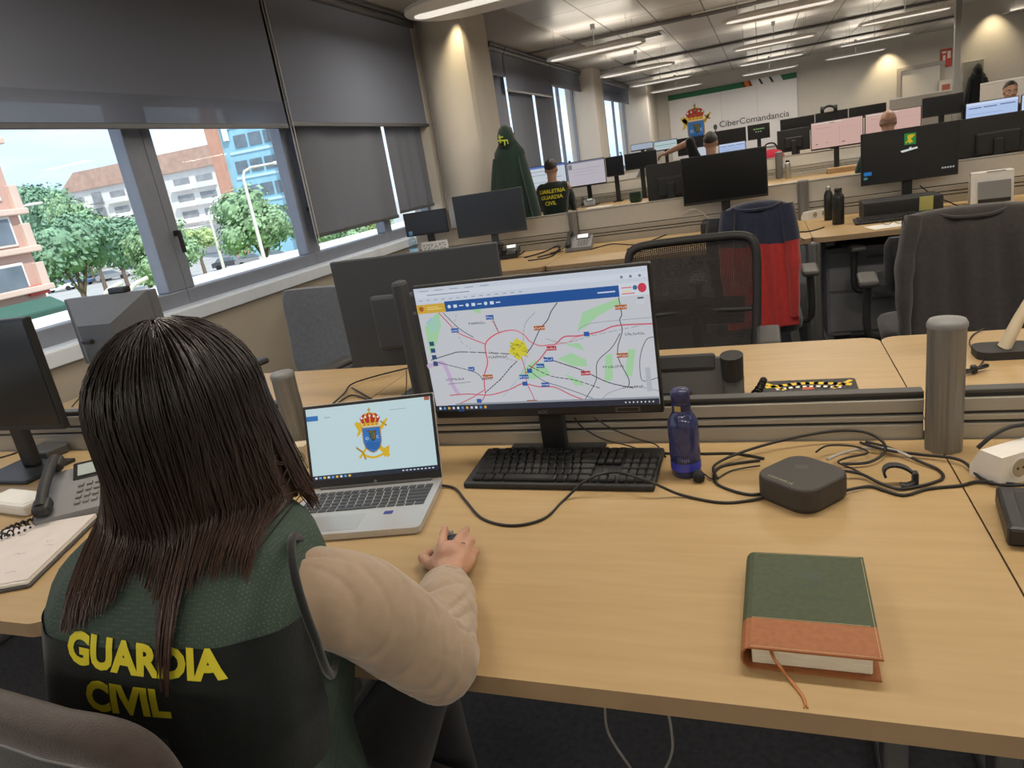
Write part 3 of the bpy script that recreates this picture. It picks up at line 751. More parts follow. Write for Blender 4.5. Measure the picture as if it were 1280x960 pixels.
# trees
def leaf_mat(name, c):
    return mat(name, c, rough=0.8, noise_amt=0.35, noise_scale=1.2)
LEAF = [leaf_mat('foliage_green', (0.27, 0.42, 0.24)), leaf_mat('foliage_pale', (0.42, 0.54, 0.24)), leaf_mat('foliage_deep', (0.20, 0.35, 0.23))]
BARK = mat('bark', (0.16, 0.12, 0.09), rough=0.9, noise_amt=0.2)
def tree_proto(kind, R_, H_):
    t = thing('street_tree', 'tree', 'tree')
    rs = random.Random(kind * 7 + 3)
    mb = MB(); cl = []
    for i in range(16):
        a = rs.random() * 2 * pi; e = rs.uniform(-0.5, 1.0); rr = rs.uniform(0.35, 0.78) * R_
        cl.append((Vector((rr * cos(a) * cos(e * 0.8), rr * sin(a) * cos(e * 0.8), H_ + rr * e * 0.85)), rs.uniform(0.32, 0.5) * R_))
    cl.append((Vector((0, 0, H_)), R_ * 0.6))
    for c, r in cl:
        for i in range(230):
            th = rs.random() * 2 * pi; z = rs.uniform(-1, 1); q = sqrt(1 - z * z)
            n = Vector((q * cos(th), q * sin(th), z)); p = c + n * r * rs.uniform(0.72, 1.10)
            n = (n + Vector((rs.uniform(-.6, .6), rs.uniform(-.6, .6), rs.uniform(-.3, .9)))).normalized()
            u = n.orthogonal().normalized(); v = n.cross(u); s_ = R_ * rs.uniform(0.035, 0.075); 
            mb.add([p + u * s_, p + v * s_ * 0.7, p - u * s_, p - v * s_ * 0.7], [(0, 1, 2, 3)], True)
        mb.ell(c, (r * 0.70, r * 0.70, r * 0.66), 10, 7)
    mb.build('foliage', LEAF[kind], t)
    tr = MB(); tr.tube([(0, 0, 0), (0.05, 0, H_ * 0.5), (0, 0.05, H_)], 0.2, n=8, radii=[0.24, 0.17, 0.1])
    for i in range(4):
        a = i * 1.6; tr.tube([(0, 0, H_ * 0.45), (R_ * 0.4 * cos(a), R_ * 0.4 * sin(a), H_ * 0.95)], 0.08, n=6)
    tr.build('trunk', BARK, t)
    return t
protos = {}
tree_spots = [  # crown centre pixel, distance, crown radius in pixels, kind, label
    (322, 283, 62, 46, 0, 'broad green tree right of the thick mullion'), (208, 322, 56, 44, 0, 'green tree just left of the thick mullion'),
    (172, 308, 64, 42, 2, 'deep green tree in the middle of the left pane'), (88, 318, 58, 46, 2, 'deep green tree beside the brick building'),
    (112, 300, 84, 26, 1, 'yellow green tree between two darker trees'), (146, 312, 88, 26, 1, 'yellow green small tree behind the others'),
    (60, 268, 150, 30, 2, 'distant dark tree at the left end of the white block'), (30, 274, 160, 34, 2, 'distant dark tree almost hidden by the brick building'),
    (96, 284, 120, 26, 0, 'mid distance tree in front of the left end of the white block'), (245, 300, 90, 24, 1, 'yellow green tree low behind the mullion'),
    (390, 285, 66, 34, 0, 'green tree seen past the hinged window'), (436, 292, 60, 30, 0, 'green tree under the rumpled blinds'), (470, 286, 60, 26, 1, 'pale green tree under the rumpled blinds, next to the frame')]
for px, py, dd, rpx, kind, lab in tree_spots:
    c = W(px, py, d=dd); Rw = rpx / FPX * dd; Hc = c.z - ZG
    key = (kind, round(Hc / Rw, 0))
    t = tree_proto(kind, Rw, Hc) if key not in protos else None
    if t is None:
        src, r0, h0 = protos[key]
        t = copy_thing(src, (c.x, c.y, ZG), random.random() * 6, lab, scale=(Rw / r0, Rw / r0, Hc / h0))
    else:
        protos[key] = (t, Rw, Hc); t.location = (c.x, c.y, ZG); t['label'] = lab
    t['group'] = 'trees outside the windows'
# street lamps
def street_lamp(px, pyb, pyt, dd, label, arm=2.2):
    c = W(px, pyb, d=dd); top = W(px - 12, pyt, d=dd).z - ZG
    t = thing('street_lamp', label, 'street lamp', (c.x, c.y, ZG), group='street lamps outside')
    MB().tube([(0, 0, 0), (0, 0, top * 0.96), (0.15, 0.1, top), (0.6, 0.35, top + 0.2), (arm, arm * 0.5, top + 0.25)], 0.11, n=8, radii=[0.16, 0.11, 0.10, 0.09, 0.07]).build('pole', WHITEP, t)
    MB().box((arm + 0.4, arm * 0.5 + 0.2, top + 0.24), (1.3, 0.5, 0.22), 0.08, Matrix.Rotation(0.46, 3, 'Z')).build('lamp_head', WHITEP, t)
    return t
street_lamp(334, 338, 212, 55, 'tall white street lamp in front of the blue tower')
street_lamp(280, 336, 262, 70, 'thin white street lamp right of the thick mullion', 0.4)
street_lamp(34, 300, 262, 75, 'white street lamp beside the brick building', 1.0)
for px, py, lab in ((117, 350, 'white bent arch post on the pavement'), (150, 345, 'short white bent post on the pavement')):
    c = W(px, py, d=48)
    t = thing('arch_post', lab, 'post', (c.x, c.y, ZG))
    MB().tube(smooth_path([(0, 0, 0), (0, 0.0, 2.2), (0.3, 0.3, 3.3), (1.0, 1.0, 3.7)], 5), 0.13, n=8).build('pole', WHITEP, t)
    MB().lathe([(0.26, 0), (0.26, 0.2), (0.14, 0.3)], 12).build('post_base', WHITEP, t)

# parked cars
def car_proto():
    t = thing('parked_car', 'car', 'car')
    b = MB()
    prof = [(-2.1, 0.35), (2.1, 0.35), (2.15, 0.7), (1.9, 0.85), (1.0, 0.95), (-1.75, 1.0), (-2.1, 0.9)]
    b.prism(prof, -0.85, 0.85)
    b.v = [(x, z, y) for x, y, z in b.v]
    o = b.build('car_body', mat('car_paint_dark', (0.07, 0.075, 0.085), rough=0.25, noise_amt=0.05), t)
    g = MB(); g.prism([(-1.7, 0.98), (1.0, 0.94), (0.35, 1.45), (-1.2, 1.47)], -0.74, 0.74); g.v = [(x, z, y) for x, y, z in g.v]
    g.build('car_windows', M_WINB, t)
    for x in (-1.3, 1.35):
        for y in (-0.8, 0.8): MB().cyl((x, y - 0.1, 0.32), (x, y + 0.1, 0.32), 0.32, n=16).build('wheel', RUBBER, t)
    return t
car = car_proto()
PAINTS = [mat('car_paint_' + n, c, rough=0.25, noise_amt=0.04) for n, c in (('white', (0.7, 0.7, 0.7)), ('blue', (0.10, 0.16, 0.28)), ('grey', (0.26, 0.27, 0.29)), ('black', (0.02, 0.02, 0.025)))]
car_spots = [(288, 328, 'dark car parked behind the thin street lamp', -1), (316, 324, 'grey car parked under the broad tree', 2), (346, 320, 'white car parked right of the tall street lamp', 0),
             (96, 352, 'blue car parked behind the arch post', 1), (122, 346, 'black car parked between the arch posts', 3), (140, 344, 'grey car parked by the deep green tree', 2), (166, 338, 'white car parked left of the mullion', 0), (74, 358, 'white car parked beside the brick building', 0)]
for i, (px, py, lab, pc) in enumerate(car_spots):
    c = W(px, py, z=ZG + 0.7)
    t = car if i == 0 else copy_thing(car, (c.x, c.y, ZG), 0, lab)
    t.location = (c.x, c.y, ZG); t.rotation_euler = (0, 0, radians(20 + 12 * (i % 3))); t['label'] = lab; t['group'] = 'cars parked outside'
    if pc >= 0:
        bo = [x for x in t.children if x.name.startswith('car_body')][0]
        bo.data = bo.data.copy(); bo.data.materials[0] = PAINTS[pc]
# ------------------------------------------------------------------ furniture builders
ZD = 0.74
WOOD = wood()
M_EDGE = mat('desk_edge_band', (0.34, 0.235, 0.135), rough=0.5, noise_amt=0.06)
M_RAILP = mat('divider_grey', (0.40, 0.375, 0.325), rough=0.45, metal=0.2, noise_amt=0.04, noise_scale=8, stretch=(0.2, 1, 1))
M_PANELW = mat('divider_white_panel', (0.60, 0.58, 0.53), rough=0.6, noise_amt=0.02)

def desk(label, x0, x1, y0, y1, front, group):
    """front = 'near' (user edge at y0) or 'far' (user edge at y1)"""
    cx, cy = (x0 + x1) / 2, (y0 + y1) / 2
    t = thing('office_desk', label, 'desk', (cx, cy, 0), group=group)
    hx, hy = (x1 - x0) / 2 - 0.0015, (y1 - y0) / 2
    r = 0.05; s = -1 if front == 'near' else 1
    pts = [(-hx, -s * hy), (hx, -s * hy)] if s == 1 else [(hx, hy), (-hx, hy)]
    out = list(pts)
    # rounded user corners
    if s == 1:
        for k in range(7): a = radians(90 * k / 6); out.append((hx - r + r * cos(a), hy - r + r * sin(a)))
        for k in range(7): a = radians(90 + 90 * k / 6); out.append((-hx + r + r * cos(a), hy - r + r * sin(a)))
    else:
        for k in range(7): a = radians(180 + 90 * k / 6); out.append((-hx + r + r * cos(a), -hy + r + r * sin(a)))
        for k in range(7): a = radians(270 + 90 * k / 6); out.append((hx - r + r * cos(a), -hy + r + r * sin(a)))
    mb = MB(); n = len(out)
    mb.mi = 0; mb.add([(x, y, ZD) for x, y in out], [tuple(range(n))])
    mb.mi = 1
    mb.add([(x, y, ZD) for x, y in out] + [(x, y, ZD - 0.03) for x, y in out], [(i, (i + 1) % n, n + (i + 1) % n, n + i) for i in range(n)] + [tuple(range(n, 2 * n))])
    mb.build('tabletop', [WOOD, M_EDGE], t)
    for sx in (-1, 1):
        g = MB(); x = sx * (hx - 0.10)
        g.box((x, -s * hy * 0.55, 0.355), (0.05, 0.07, 0.67), 0.008)
        g.box((x, 0, 0.025), (0.06, 2 * hy - 0.12, 0.045), 0.012)
        g.box((x, 0, 0.688), (0.05, 2 * hy - 0.14, 0.035), 0.008)
        g.tube([(x, -s * hy * 0.5, 0.50), (x, s * hy * 0.45, 0.675)], 0.018, n=8)
        g.build('leg', STEEL, t)
    MB().box((0, -s * (hy - 0.16), 0.66), (2 * hx - 0.3, 0.05, 0.05), 0.006).build('crossbar', STEEL, t)
    return t

def divider(label, x0, x1, y, ztop, white_from=None, group='desk dividers', zbot=0.60):
    t = thing('desk_divider', label, 'divider', ((x0 + x1) / 2, y, zbot), group=group)
    w = x1 - x0
    zz = (white_from or ztop) - zbot
    mb = MB(); z = 0; hts = [zz * f for f in (0.76, 0.085, 0.155)]
    for i, h in enumerate(hts):
        mb.mi = 0; mb.box((0, 0, z + h / 2), (w, 0.036, h - 0.006), 0.003); mb.mi = 1; mb.box((0, 0, z + h), (w, 0.024, 0.012)); z += h  # black filler strips stand in for the shade in the grooves
    mb.build('rail_panel', [M_RAILP, MATTE], t)
    if white_from is not None:
        MB().box((0, 0, (white_from - zbot + ztop - zbot) / 2), (w, 0.030, ztop - white_from - 0.004), 0.004).build('screen_panel', M_PANELW, t)
        MB().box((0, 0, ztop - zbot + 0.004), (w, 0.038, 0.012), 0.004).build('top_cap', ALU, t)
    else:
        MB().box((0, 0, zz + 0.009), (w, 0.030, 0.008), 0.002).build('top_cap', DARKGREY, t)
    return t

def post(label, x, y, ztop, r=0.033, group='aluminium posts between desks', zbase=0.0):
    t = thing('divider_post', label, 'post', (x, y, zbase), group=group)
    n = 48; prof = []
    for k in range(n):
        a = 2 * pi * k / n; q = r * (1 - 0.07 * (1 if (k // 3) % 2 else 0)); prof.append((q * cos(a), q * sin(a)))
    MB().prism(prof, 0, ztop - zbase - 0.008, smooth=False).build('post_tube', ALUD, t)
    MB().lathe([(r * 1.03, ztop - zbase - 0.010), (r * 1.03, ztop - zbase - 0.003), (r * 0.92, ztop - zbase + 0.004), (0.0005, ztop - zbase + 0.007)], 32).build('post_cap', GREYP, t)
    return t

def monitor(label, x0, x1, z0, z1, y, face='near', screen=None, group=None, ybase=None, base=True, base_d=0.17, base_off=0.03, name='monitor', art=None, housing=None, zdesk=None, thin=0.022, vesa=True, logo=False, bez=0.008, chin=0.018, tilt=0.0):
    """flat monitor, its display plane at y; face 'near' looks towards -y"""
    zdesk = ZD if zdesk is None else zdesk
    s = -1 if face == 'near' else 1
    cx, w, h = (x0 + x1) / 2, x1 - x0, z1 - z0
    t = thing(name, label, 'monitor', (cx, y, zdesk), group=group)
    H = housing or BLACK
    zc = (z0 + z1) / 2 - zdesk
    mb = MB(); mb.box((0, -s * thin / 2, zc), (w, thin, h), 0.004)
    if vesa: mb.box((0, -s * (thin + 0.012), zc - 0.03), (w * 0.55, 0.03, h * 0.5), 0.012)
    mb.build('housing', H, t)
    sw, sh = w - 2 * bez, h - bez - chin
    sm = screen or SCREEN_OFF
    zs = zc + (chin - bez) / 2
    MB().box((0, s * 0.0006, zs), (sw, 0.0016, sh)).build('screen', sm, t)
    scr = t.children[-1] if False else [c for c in t.children if c.name.startswith('screen')][0]
    if art:
        a = Art(((0, s * 0.0018, zs), (-s, 0, 0), (0, 0, 1), (0, s, 0)), lambda c: emi(c, art[1] if isinstance(art, tuple) else 0.8), eps=0.0003)
        (art[0] if isinstance(art, tuple) else art)(a, sw, sh)
        a.build('display_graphics', scr)
    if logo:
        a = Art(((0, -s * (thin + 0.0285), zc - 0.03), (s, 0, 0), (0, 0, 1), (0, -s, 0)), lambda c: ink(c, 0.3), eps=0.0003)
        a.ellipse(0, 0.0, 0.012, 0.012, (84, 90, 98)); a.build('badge', t)
    if base:
        nk = MB(); yb = -s * (thin + 0.035)
        nk.box((0, yb, (zc + 0.012) / 2), (0.06, 0.028, zc - 0.012), 0.006)
        nk.build('stand_neck', H, t)
        MB().box((0, yb + s * base_off, 0.006), (min(0.24, w * 0.5), base_d, 0.012), 0.005).build('stand_base', H, t)
    return t

def mon_px(label, tl, tr, bl, y, **k):
    a = W(*tl, y=y); b = W(*tr, y=y); c = W(*bl, y=y)
    return monitor(label, a.x, b.x, c.z, (a.z + b.z) / 2, y, **k)

def swivel_chair(label, x, y, rz, seat_z=0.46, back_h=0.5, back_w=0.44, fabric=None, arms=True, mesh_back=False, group=None, frame=None, back_z=None, rim=0.0):
    """the sitter looks along local +y; the backrest stands at local -y"""
    fabric = fabric or cloth('chair_fabric_charcoal', (0.045, 0.045, 0.05)); frame = frame or MATTE
    t = thing('office_chair', label, 'chair', (x, y, 0), rz, group)
    mb = MB(); mb.prism(rrect(0.47, 0.45, 0.09), 0, 0.06); 
    st = MB()
    rings = []
    for z, k in ((seat_z - 0.07, 0.90), (seat_z - 0.055, 0.98), (seat_z - 0.02, 1.0), (seat_z - 0.004, 0.96), (seat_z, 0.86)):
        rings.append([(px * k, py * k, z) for px, py in rrect(0.48, 0.46, 0.10, 6)])
    st.loft(rings); st.build('seat', fabric, t)
    bz = back_z if back_z is not None else seat_z + 0.14
    yb = -0.24
    def bp(u, v, off=0.0):   # u across -1..1, v up 0..1
        ww = back_w / 2 * (1 - 0.10 * (1 - v) ** 2)
        return Vector((u * ww, yb - 0.05 * v + 0.035 * u * u + off - 0.02 * sin(pi * v), bz + back_h * v))
    if rim > 0:
        def outline(k_, off, e=0.20, n=96):
            P = []
            for k in range(n):
                a = 2 * pi * k / n; cu, sv = cos(a), sin(a)
                P.append(bp(math.copysign(abs(cu) ** e, cu) * k_, 0.5 + 0.5 * k_ * math.copysign(abs(sv) ** e, sv), off))
            return P
        fr = MB(); fr.tube(outline(1.0, 0.0), rim, n=12, closed=True)
        b = fr.build('back_rim', fabric, t)
        pn_ = MB(); pn_.grid(lambda u, v: bp(-0.96 + 1.92 * u, 0.03 + 0.94 * v, 0.004), 12, 12); pn_.grid(lambda u, v: bp(-0.96 + 1.92 * u, 0.03 + 0.94 * v, 0.022), 12, 12)
        pn_.build('back_panel', cloth('chair_back_black', (0.016, 0.014, 0.015)), b)
        pp_ = MB(); pp_.tube(outline(0.955, -rim * 0.75), 0.0022, n=6, closed=True); pp_.build('edge_highlight', GREYP, b)  # highlight along the rim edge, put in as a thin grey line
    elif mesh_back:
        fr = MB(); P = []
        for k in range(96):
            a = 2 * pi * k / 96; cu, sv = cos(a), sin(a)
            u = math.copysign(abs(cu) ** 0.22, cu); v = 0.5 + 0.5 * math.copysign(abs(sv) ** 0.22, sv); P.append(bp(u, v))
        fr.tube(P, 0.022, n=8, closed=True, flat=0.8); fr.tube([bp(-0.97, 0.40, -0.01), bp(0, 0.40, -0.02), bp(0.97, 0.40, -0.01)], 0.012, n=8)
        b = fr.build('back_frame', frame, t)
        ms = MB()
        for j in range(1, 86):
            v = j / 86; ms.tube([bp(u / 6, v) for u in range(-6, 7)], 0.0019, n=4, caps=False)
        for i in range(-31, 32):
            u = i / 32; ms.tube([bp(u, v / 6) for v in range(0, 7)], 0.0017, n=4, caps=False)
        ms.build('back_mesh', mat('mesh_thread', (0.035, 0.03, 0.028), rough=0.8, noise_amt=0.1), b)
        lum = MB(); lum.grid(lambda u, v: bp(-0.8 + 1.6 * u, 0.28 + 0.22 * v, -0.028), 10, 4); lum.grid(lambda u, v: bp(-0.8 + 1.6 * u, 0.28 + 0.22 * v, -0.036), 10, 4)
        lum.build('lumbar_pad', frame, t)
    else:
        bk = MB(); rings = []
        for k in range(13):
            v = k / 12; e = 1 - abs(2 * v - 1) ** 6 * 0.12
            rr = []
            for i in range(28):
                a = 2 * pi * i / 28; cu, sv = cos(a), sin(a)
                u = math.copysign(abs(cu) ** 0.5, cu) * e; q = math.copysign(abs(sv) ** 0.7, sv)
                p = bp(u, v); p.y += q * 0.032 * e; rr.append(p)
            rings.append(rr)
        bk.loft(rings); b = bk.build('backrest', fabric, t)
        sh = MB(); sh.grid(lambda u, v: bp(-0.86 + 1.72 * u, 0.06 + 0.86 * v, -0.037), 10, 10); sh.grid(lambda u, v: bp(-0.86 + 1.72 * u, 0.06 + 0.86 * v, -0.046), 10, 10)
        sh.build('back_shell', frame, t)
    br = MB(); br.tube(smooth_path([(0, -0.05, seat_z - 0.085), (0, -0.24, seat_z - 0.07), (0, -0.305, seat_z + 0.05), (0, -0.30, bz + back_h * 0.35)], 5), 0.025, n=8); br.build('back_bracket', frame, t)
    if arms:
        for sx in (-1, 1):
            a = MB(); X = sx * 0.285
            a.tube(smooth_path([(sx * 0.20, 0.0, seat_z - 0.06), (X, 0.0, seat_z - 0.04), (X, 0.0, seat_z + 0.19)], 4), 0.018, n=8)
            ar_ = a.build('armrest', frame, t)
            MB().box((X, 0.02, seat_z + 0.205), (0.085, 0.25, 0.03), 0.013).build('arm_pad', DARKGREY, ar_)
    MB().cyl((0, 0, 0.09), (0, 0, seat_z - 0.07), 0.027).box((0, 0, seat_z - 0.085), (0.2, 0.24, 0.035), 0.01).build('gas_column', frame, t)
    for k in range(5):
        a = 2 * pi * k / 5 + 0.3; e = Vector((0.30 * cos(a), 0.30 * sin(a), 0.075))
        l = MB().tube([(0, 0, 0.105), tuple(e)], 0.02, n=8, radii=[0.028, 0.016]).build('base_leg', frame, t)
        MB().cyl((e.x - 0.02 * sin(a), e.y + 0.02 * cos(a), 0.030), (e.x + 0.02 * sin(a), e.y - 0.02 * cos(a), 0.030), 0.030, n=14).build('caster', BLACK, l)
    return t

def desk_phone(label, x, y, rz, handset_side=-1, group='desk telephones', s=1.0, bodymat=None, z=ZD):
    bodymat = bodymat or DARKGREY
    t = thing('desk_phone', label, 'telephone', (x, y, z), rz, group)
    wdg = MB(); wdg.prism([(-0.09, 0.005), (0.09, 0.022), (0.105, 0.075), (0.085, 0.088), (-0.09, 0.028)], -0.095, 0.095)
    wdg.v = [(zz, yy_ , xx) for yy_, xx, zz in wdg.v]   # (depth, height, side) -> side, depth, height
    wdg.build('phone_body', bodymat, t)
    k = MB(); rot = Matrix.Rotation(radians(19), 3, 'X')
    for i in range(4):
        for j in range(4):
            yk = -0.06 + j * 0.022; zk = 0.040 + (yk + 0.06) * 0.344
            k.box((0.0 + i * 0.02, yk, zk + 0.0), (0.014, 0.013, 0.008), 0.002, rot)
    k.build('keys', GREYP, t)
    kk = MB(); kk.box((0.025, 0.055, 0.083), (0.10, 0.055, 0.012), 0.003, Matrix.Rotation(radians(38), 3, 'X')); dsp = kk.build('display_bezel', BLACK, t)
    MB().box((0.025, 0.0512, 0.0885), (0.075, 0.034, 0.003), 0.0, Matrix.Rotation(radians(38), 3, 'X')).build('display', mat('phone_lcd', (0.45, 0.52, 0.50), rough=0.2, noise_amt=0.03), dsp)
    hx = -0.07
    h = MB(); h.tube(smooth_path([(hx, -0.085, 0.060), (hx, -0.03, 0.088), (hx, 0.04, 0.112), (hx, 0.095, 0.125)], 5), 0.014, n=10, flat=0.8)
    h.box((hx, -0.075, 0.054), (0.042, 0.050, 0.030), 0.010, Matrix.Rotation(radians(22), 3, 'X')); h.box((hx, 0.085, 0.110), (0.042, 0.050, 0.030), 0.010, Matrix.Rotation(radians(14), 3, 'X'))
    hs = h.build('handset', MATTE, t)
    pts = []
    for i in range(150):
        u = i / 149; a = i * 1.1
        base = Vector((hx - 0.01 - 0.10 * sin(pi * u) - 0.03 * u, -0.10 - 0.07 * sin(pi * u) + 0.05 * u, 0.012 + 0.03 * (1 - u) ** 3))
        pts.append(base + Vector((0.0, 0.0055 * cos(a), 0.0055 * sin(a) + 0.0)))
    MB().tube(pts, 0.0019, n=5).build('coiled_cord', RUBBER, t)
    if s != 1.0: t.scale = (s, s, s)
    return t

def bottle(label, x, y, prof, m, capm, group=None, cap_from=None, z=ZD, label_band=None):
    t = thing('bottle', label, 'bottle', (x, y, z), group=group)
    MB().lathe(prof, 28).build('bottle_body', m, t)
    r, zt = cap_from
    MB().lathe([(r, zt), (r * 1.12, zt + 0.002), (r * 1.12, zt + 0.022), (r * 0.95, zt + 0.027), (0.0005, zt + 0.028)], 24).build('cap', capm, t)
    if label_band:
        r0, za, zb, lm = label_band
        MB().lathe([(r0, za), (r0, zb)], 28, caps=False).build('label_band', lm, t)
    return t

def cable(name, label, pts, r=0.0025, m=None, k=8, cat='cable', group=None):
    P = smooth_path(pts, k)
    base = P[0].copy(); base.z = min(p.z for p in P) - r
    o = MB().tube([p - base for p in P], r, n=7).build(name, m or RUBBER, None, base)
    return tag(o, label, cat, group)

def keyboard(label, corners, z=ZD, group=None, rows=6, colr=None):
    """corners: near-left, near-right, far-left (world x,y)"""
    nl, nr, fl = [Vector((*c[:2], 0)) for c in corners]
    w = (nr - nl).length; d = (fl - nl).length; rz = atan2((nr - nl).y, (nr - nl).x)
    c = nl + (nr - nl) / 2 + (fl - nl) / 2
    t = thing('keyboard', label, 'keyboard', (c.x, c.y, z), rz, group)
    rot = Matrix.Rotation(radians(5), 3, 'X')
    MB().box((0, 0, 0.013), (w, d, 0.016), 0.005, rot).build('keyboard_case', MATTE, t)
    k = MB(); pitch = w / 23.2
    y0 = -d / 2 + 0.02
    def key(cx, row, kw=1.0):
        yk = y0 + row * (d - 0.045) / 5
        p = rot @ Vector((cx, yk, 0.0)); k.box((p.x, p.y, 0.013 + p.z + 0.0115), (pitch * kw - 0.0025, (d - 0.045) / 5 - 0.003, 0.009), 0.0025, rot, 1)
    xl = -w / 2 + pitch
    for row in range(6):
        x = xl
        if row == 0: ws = [1.4, 1.2, 1.2, 6.2, 1.2, 1.2, 1.4]
        elif row == 5: ws = [1, .6] + [1] * 4 + [.5] + [1] * 4 + [.4] + [1] * 3
        else: ws = [1.5 + 0.25 * (4 - row)] + [1] * 11 + [2.3 - 0.25 * (4 - row)]
        tot = sum(ws); f_ = 14.8 / tot
        for w_ in ws:
            w_ *= f_
            if w_ > 0.7: key(x + w_ * pitch / 2, row, w_)
            x += w_ * pitch
        for i in range(3):
            if row in (3, 4, 5) or (row == 0) or (row == 1 and i == 1): key(xl + (15.3 + i + 0.0) * pitch, row)
        for i in range(4):
            if row < 5: key(xl + (18.6 + i - 0.1) * pitch, row)
    k.build('keys', BLACK, t)
    return t
# ------------------------------------------------------------------ the near desk row
XS, XP = 0.315, -1.285
ROWA = 'desks of the nearest row'
desk('beech desk with the laptop, big monitor and green notebook on it', XP, XS, 0.722, 1.53, 'near', ROWA)
desk('beech desk at the far left carrying the telephone and papers', -2.90, XP, 0.722, 1.53, 'near', ROWA)
desk('beech desk at the right edge carrying the black adapter box', XS, 1.92, 0.722, 1.53, 'near', ROWA)
desk('beech desk behind the divider with the black mouse mat on it', XP, XS, 1.58, 2.325, 'far', ROWA)
desk('beech desk behind the divider by the windows, with the grey computer', -2.90, XP, 1.58, 2.325, 'far', ROWA)
desk('beech desk behind the divider at the right edge, with the lamp arm', XS, 1.92, 1.58, 2.325, 'far', ROWA)
YD = 1.553
divider('grey slotted divider behind the big monitor and blue bottle', XP + 0.015, XS - 0.022, YD, 0.832)
divider('grey slotted divider at the far left behind the telephone', -2.88, XP - 0.015, YD, 0.862)
divider('grey slotted divider at the right edge behind the white socket block', XS + 0.012, 1.9, YD, 0.832)
pr = W(1181, 412, y=1.49)
post('aluminium post with domed cap at the right end of the near divider', W(1181, 500, y=1.487).x, 1.487, 1.005, 0.034, zbase=ZD)
post('aluminium post with domed cap between laptop and woman', W(366, 480, y=1.53).x, 1.497, 0.975, 0.032, zbase=ZD)

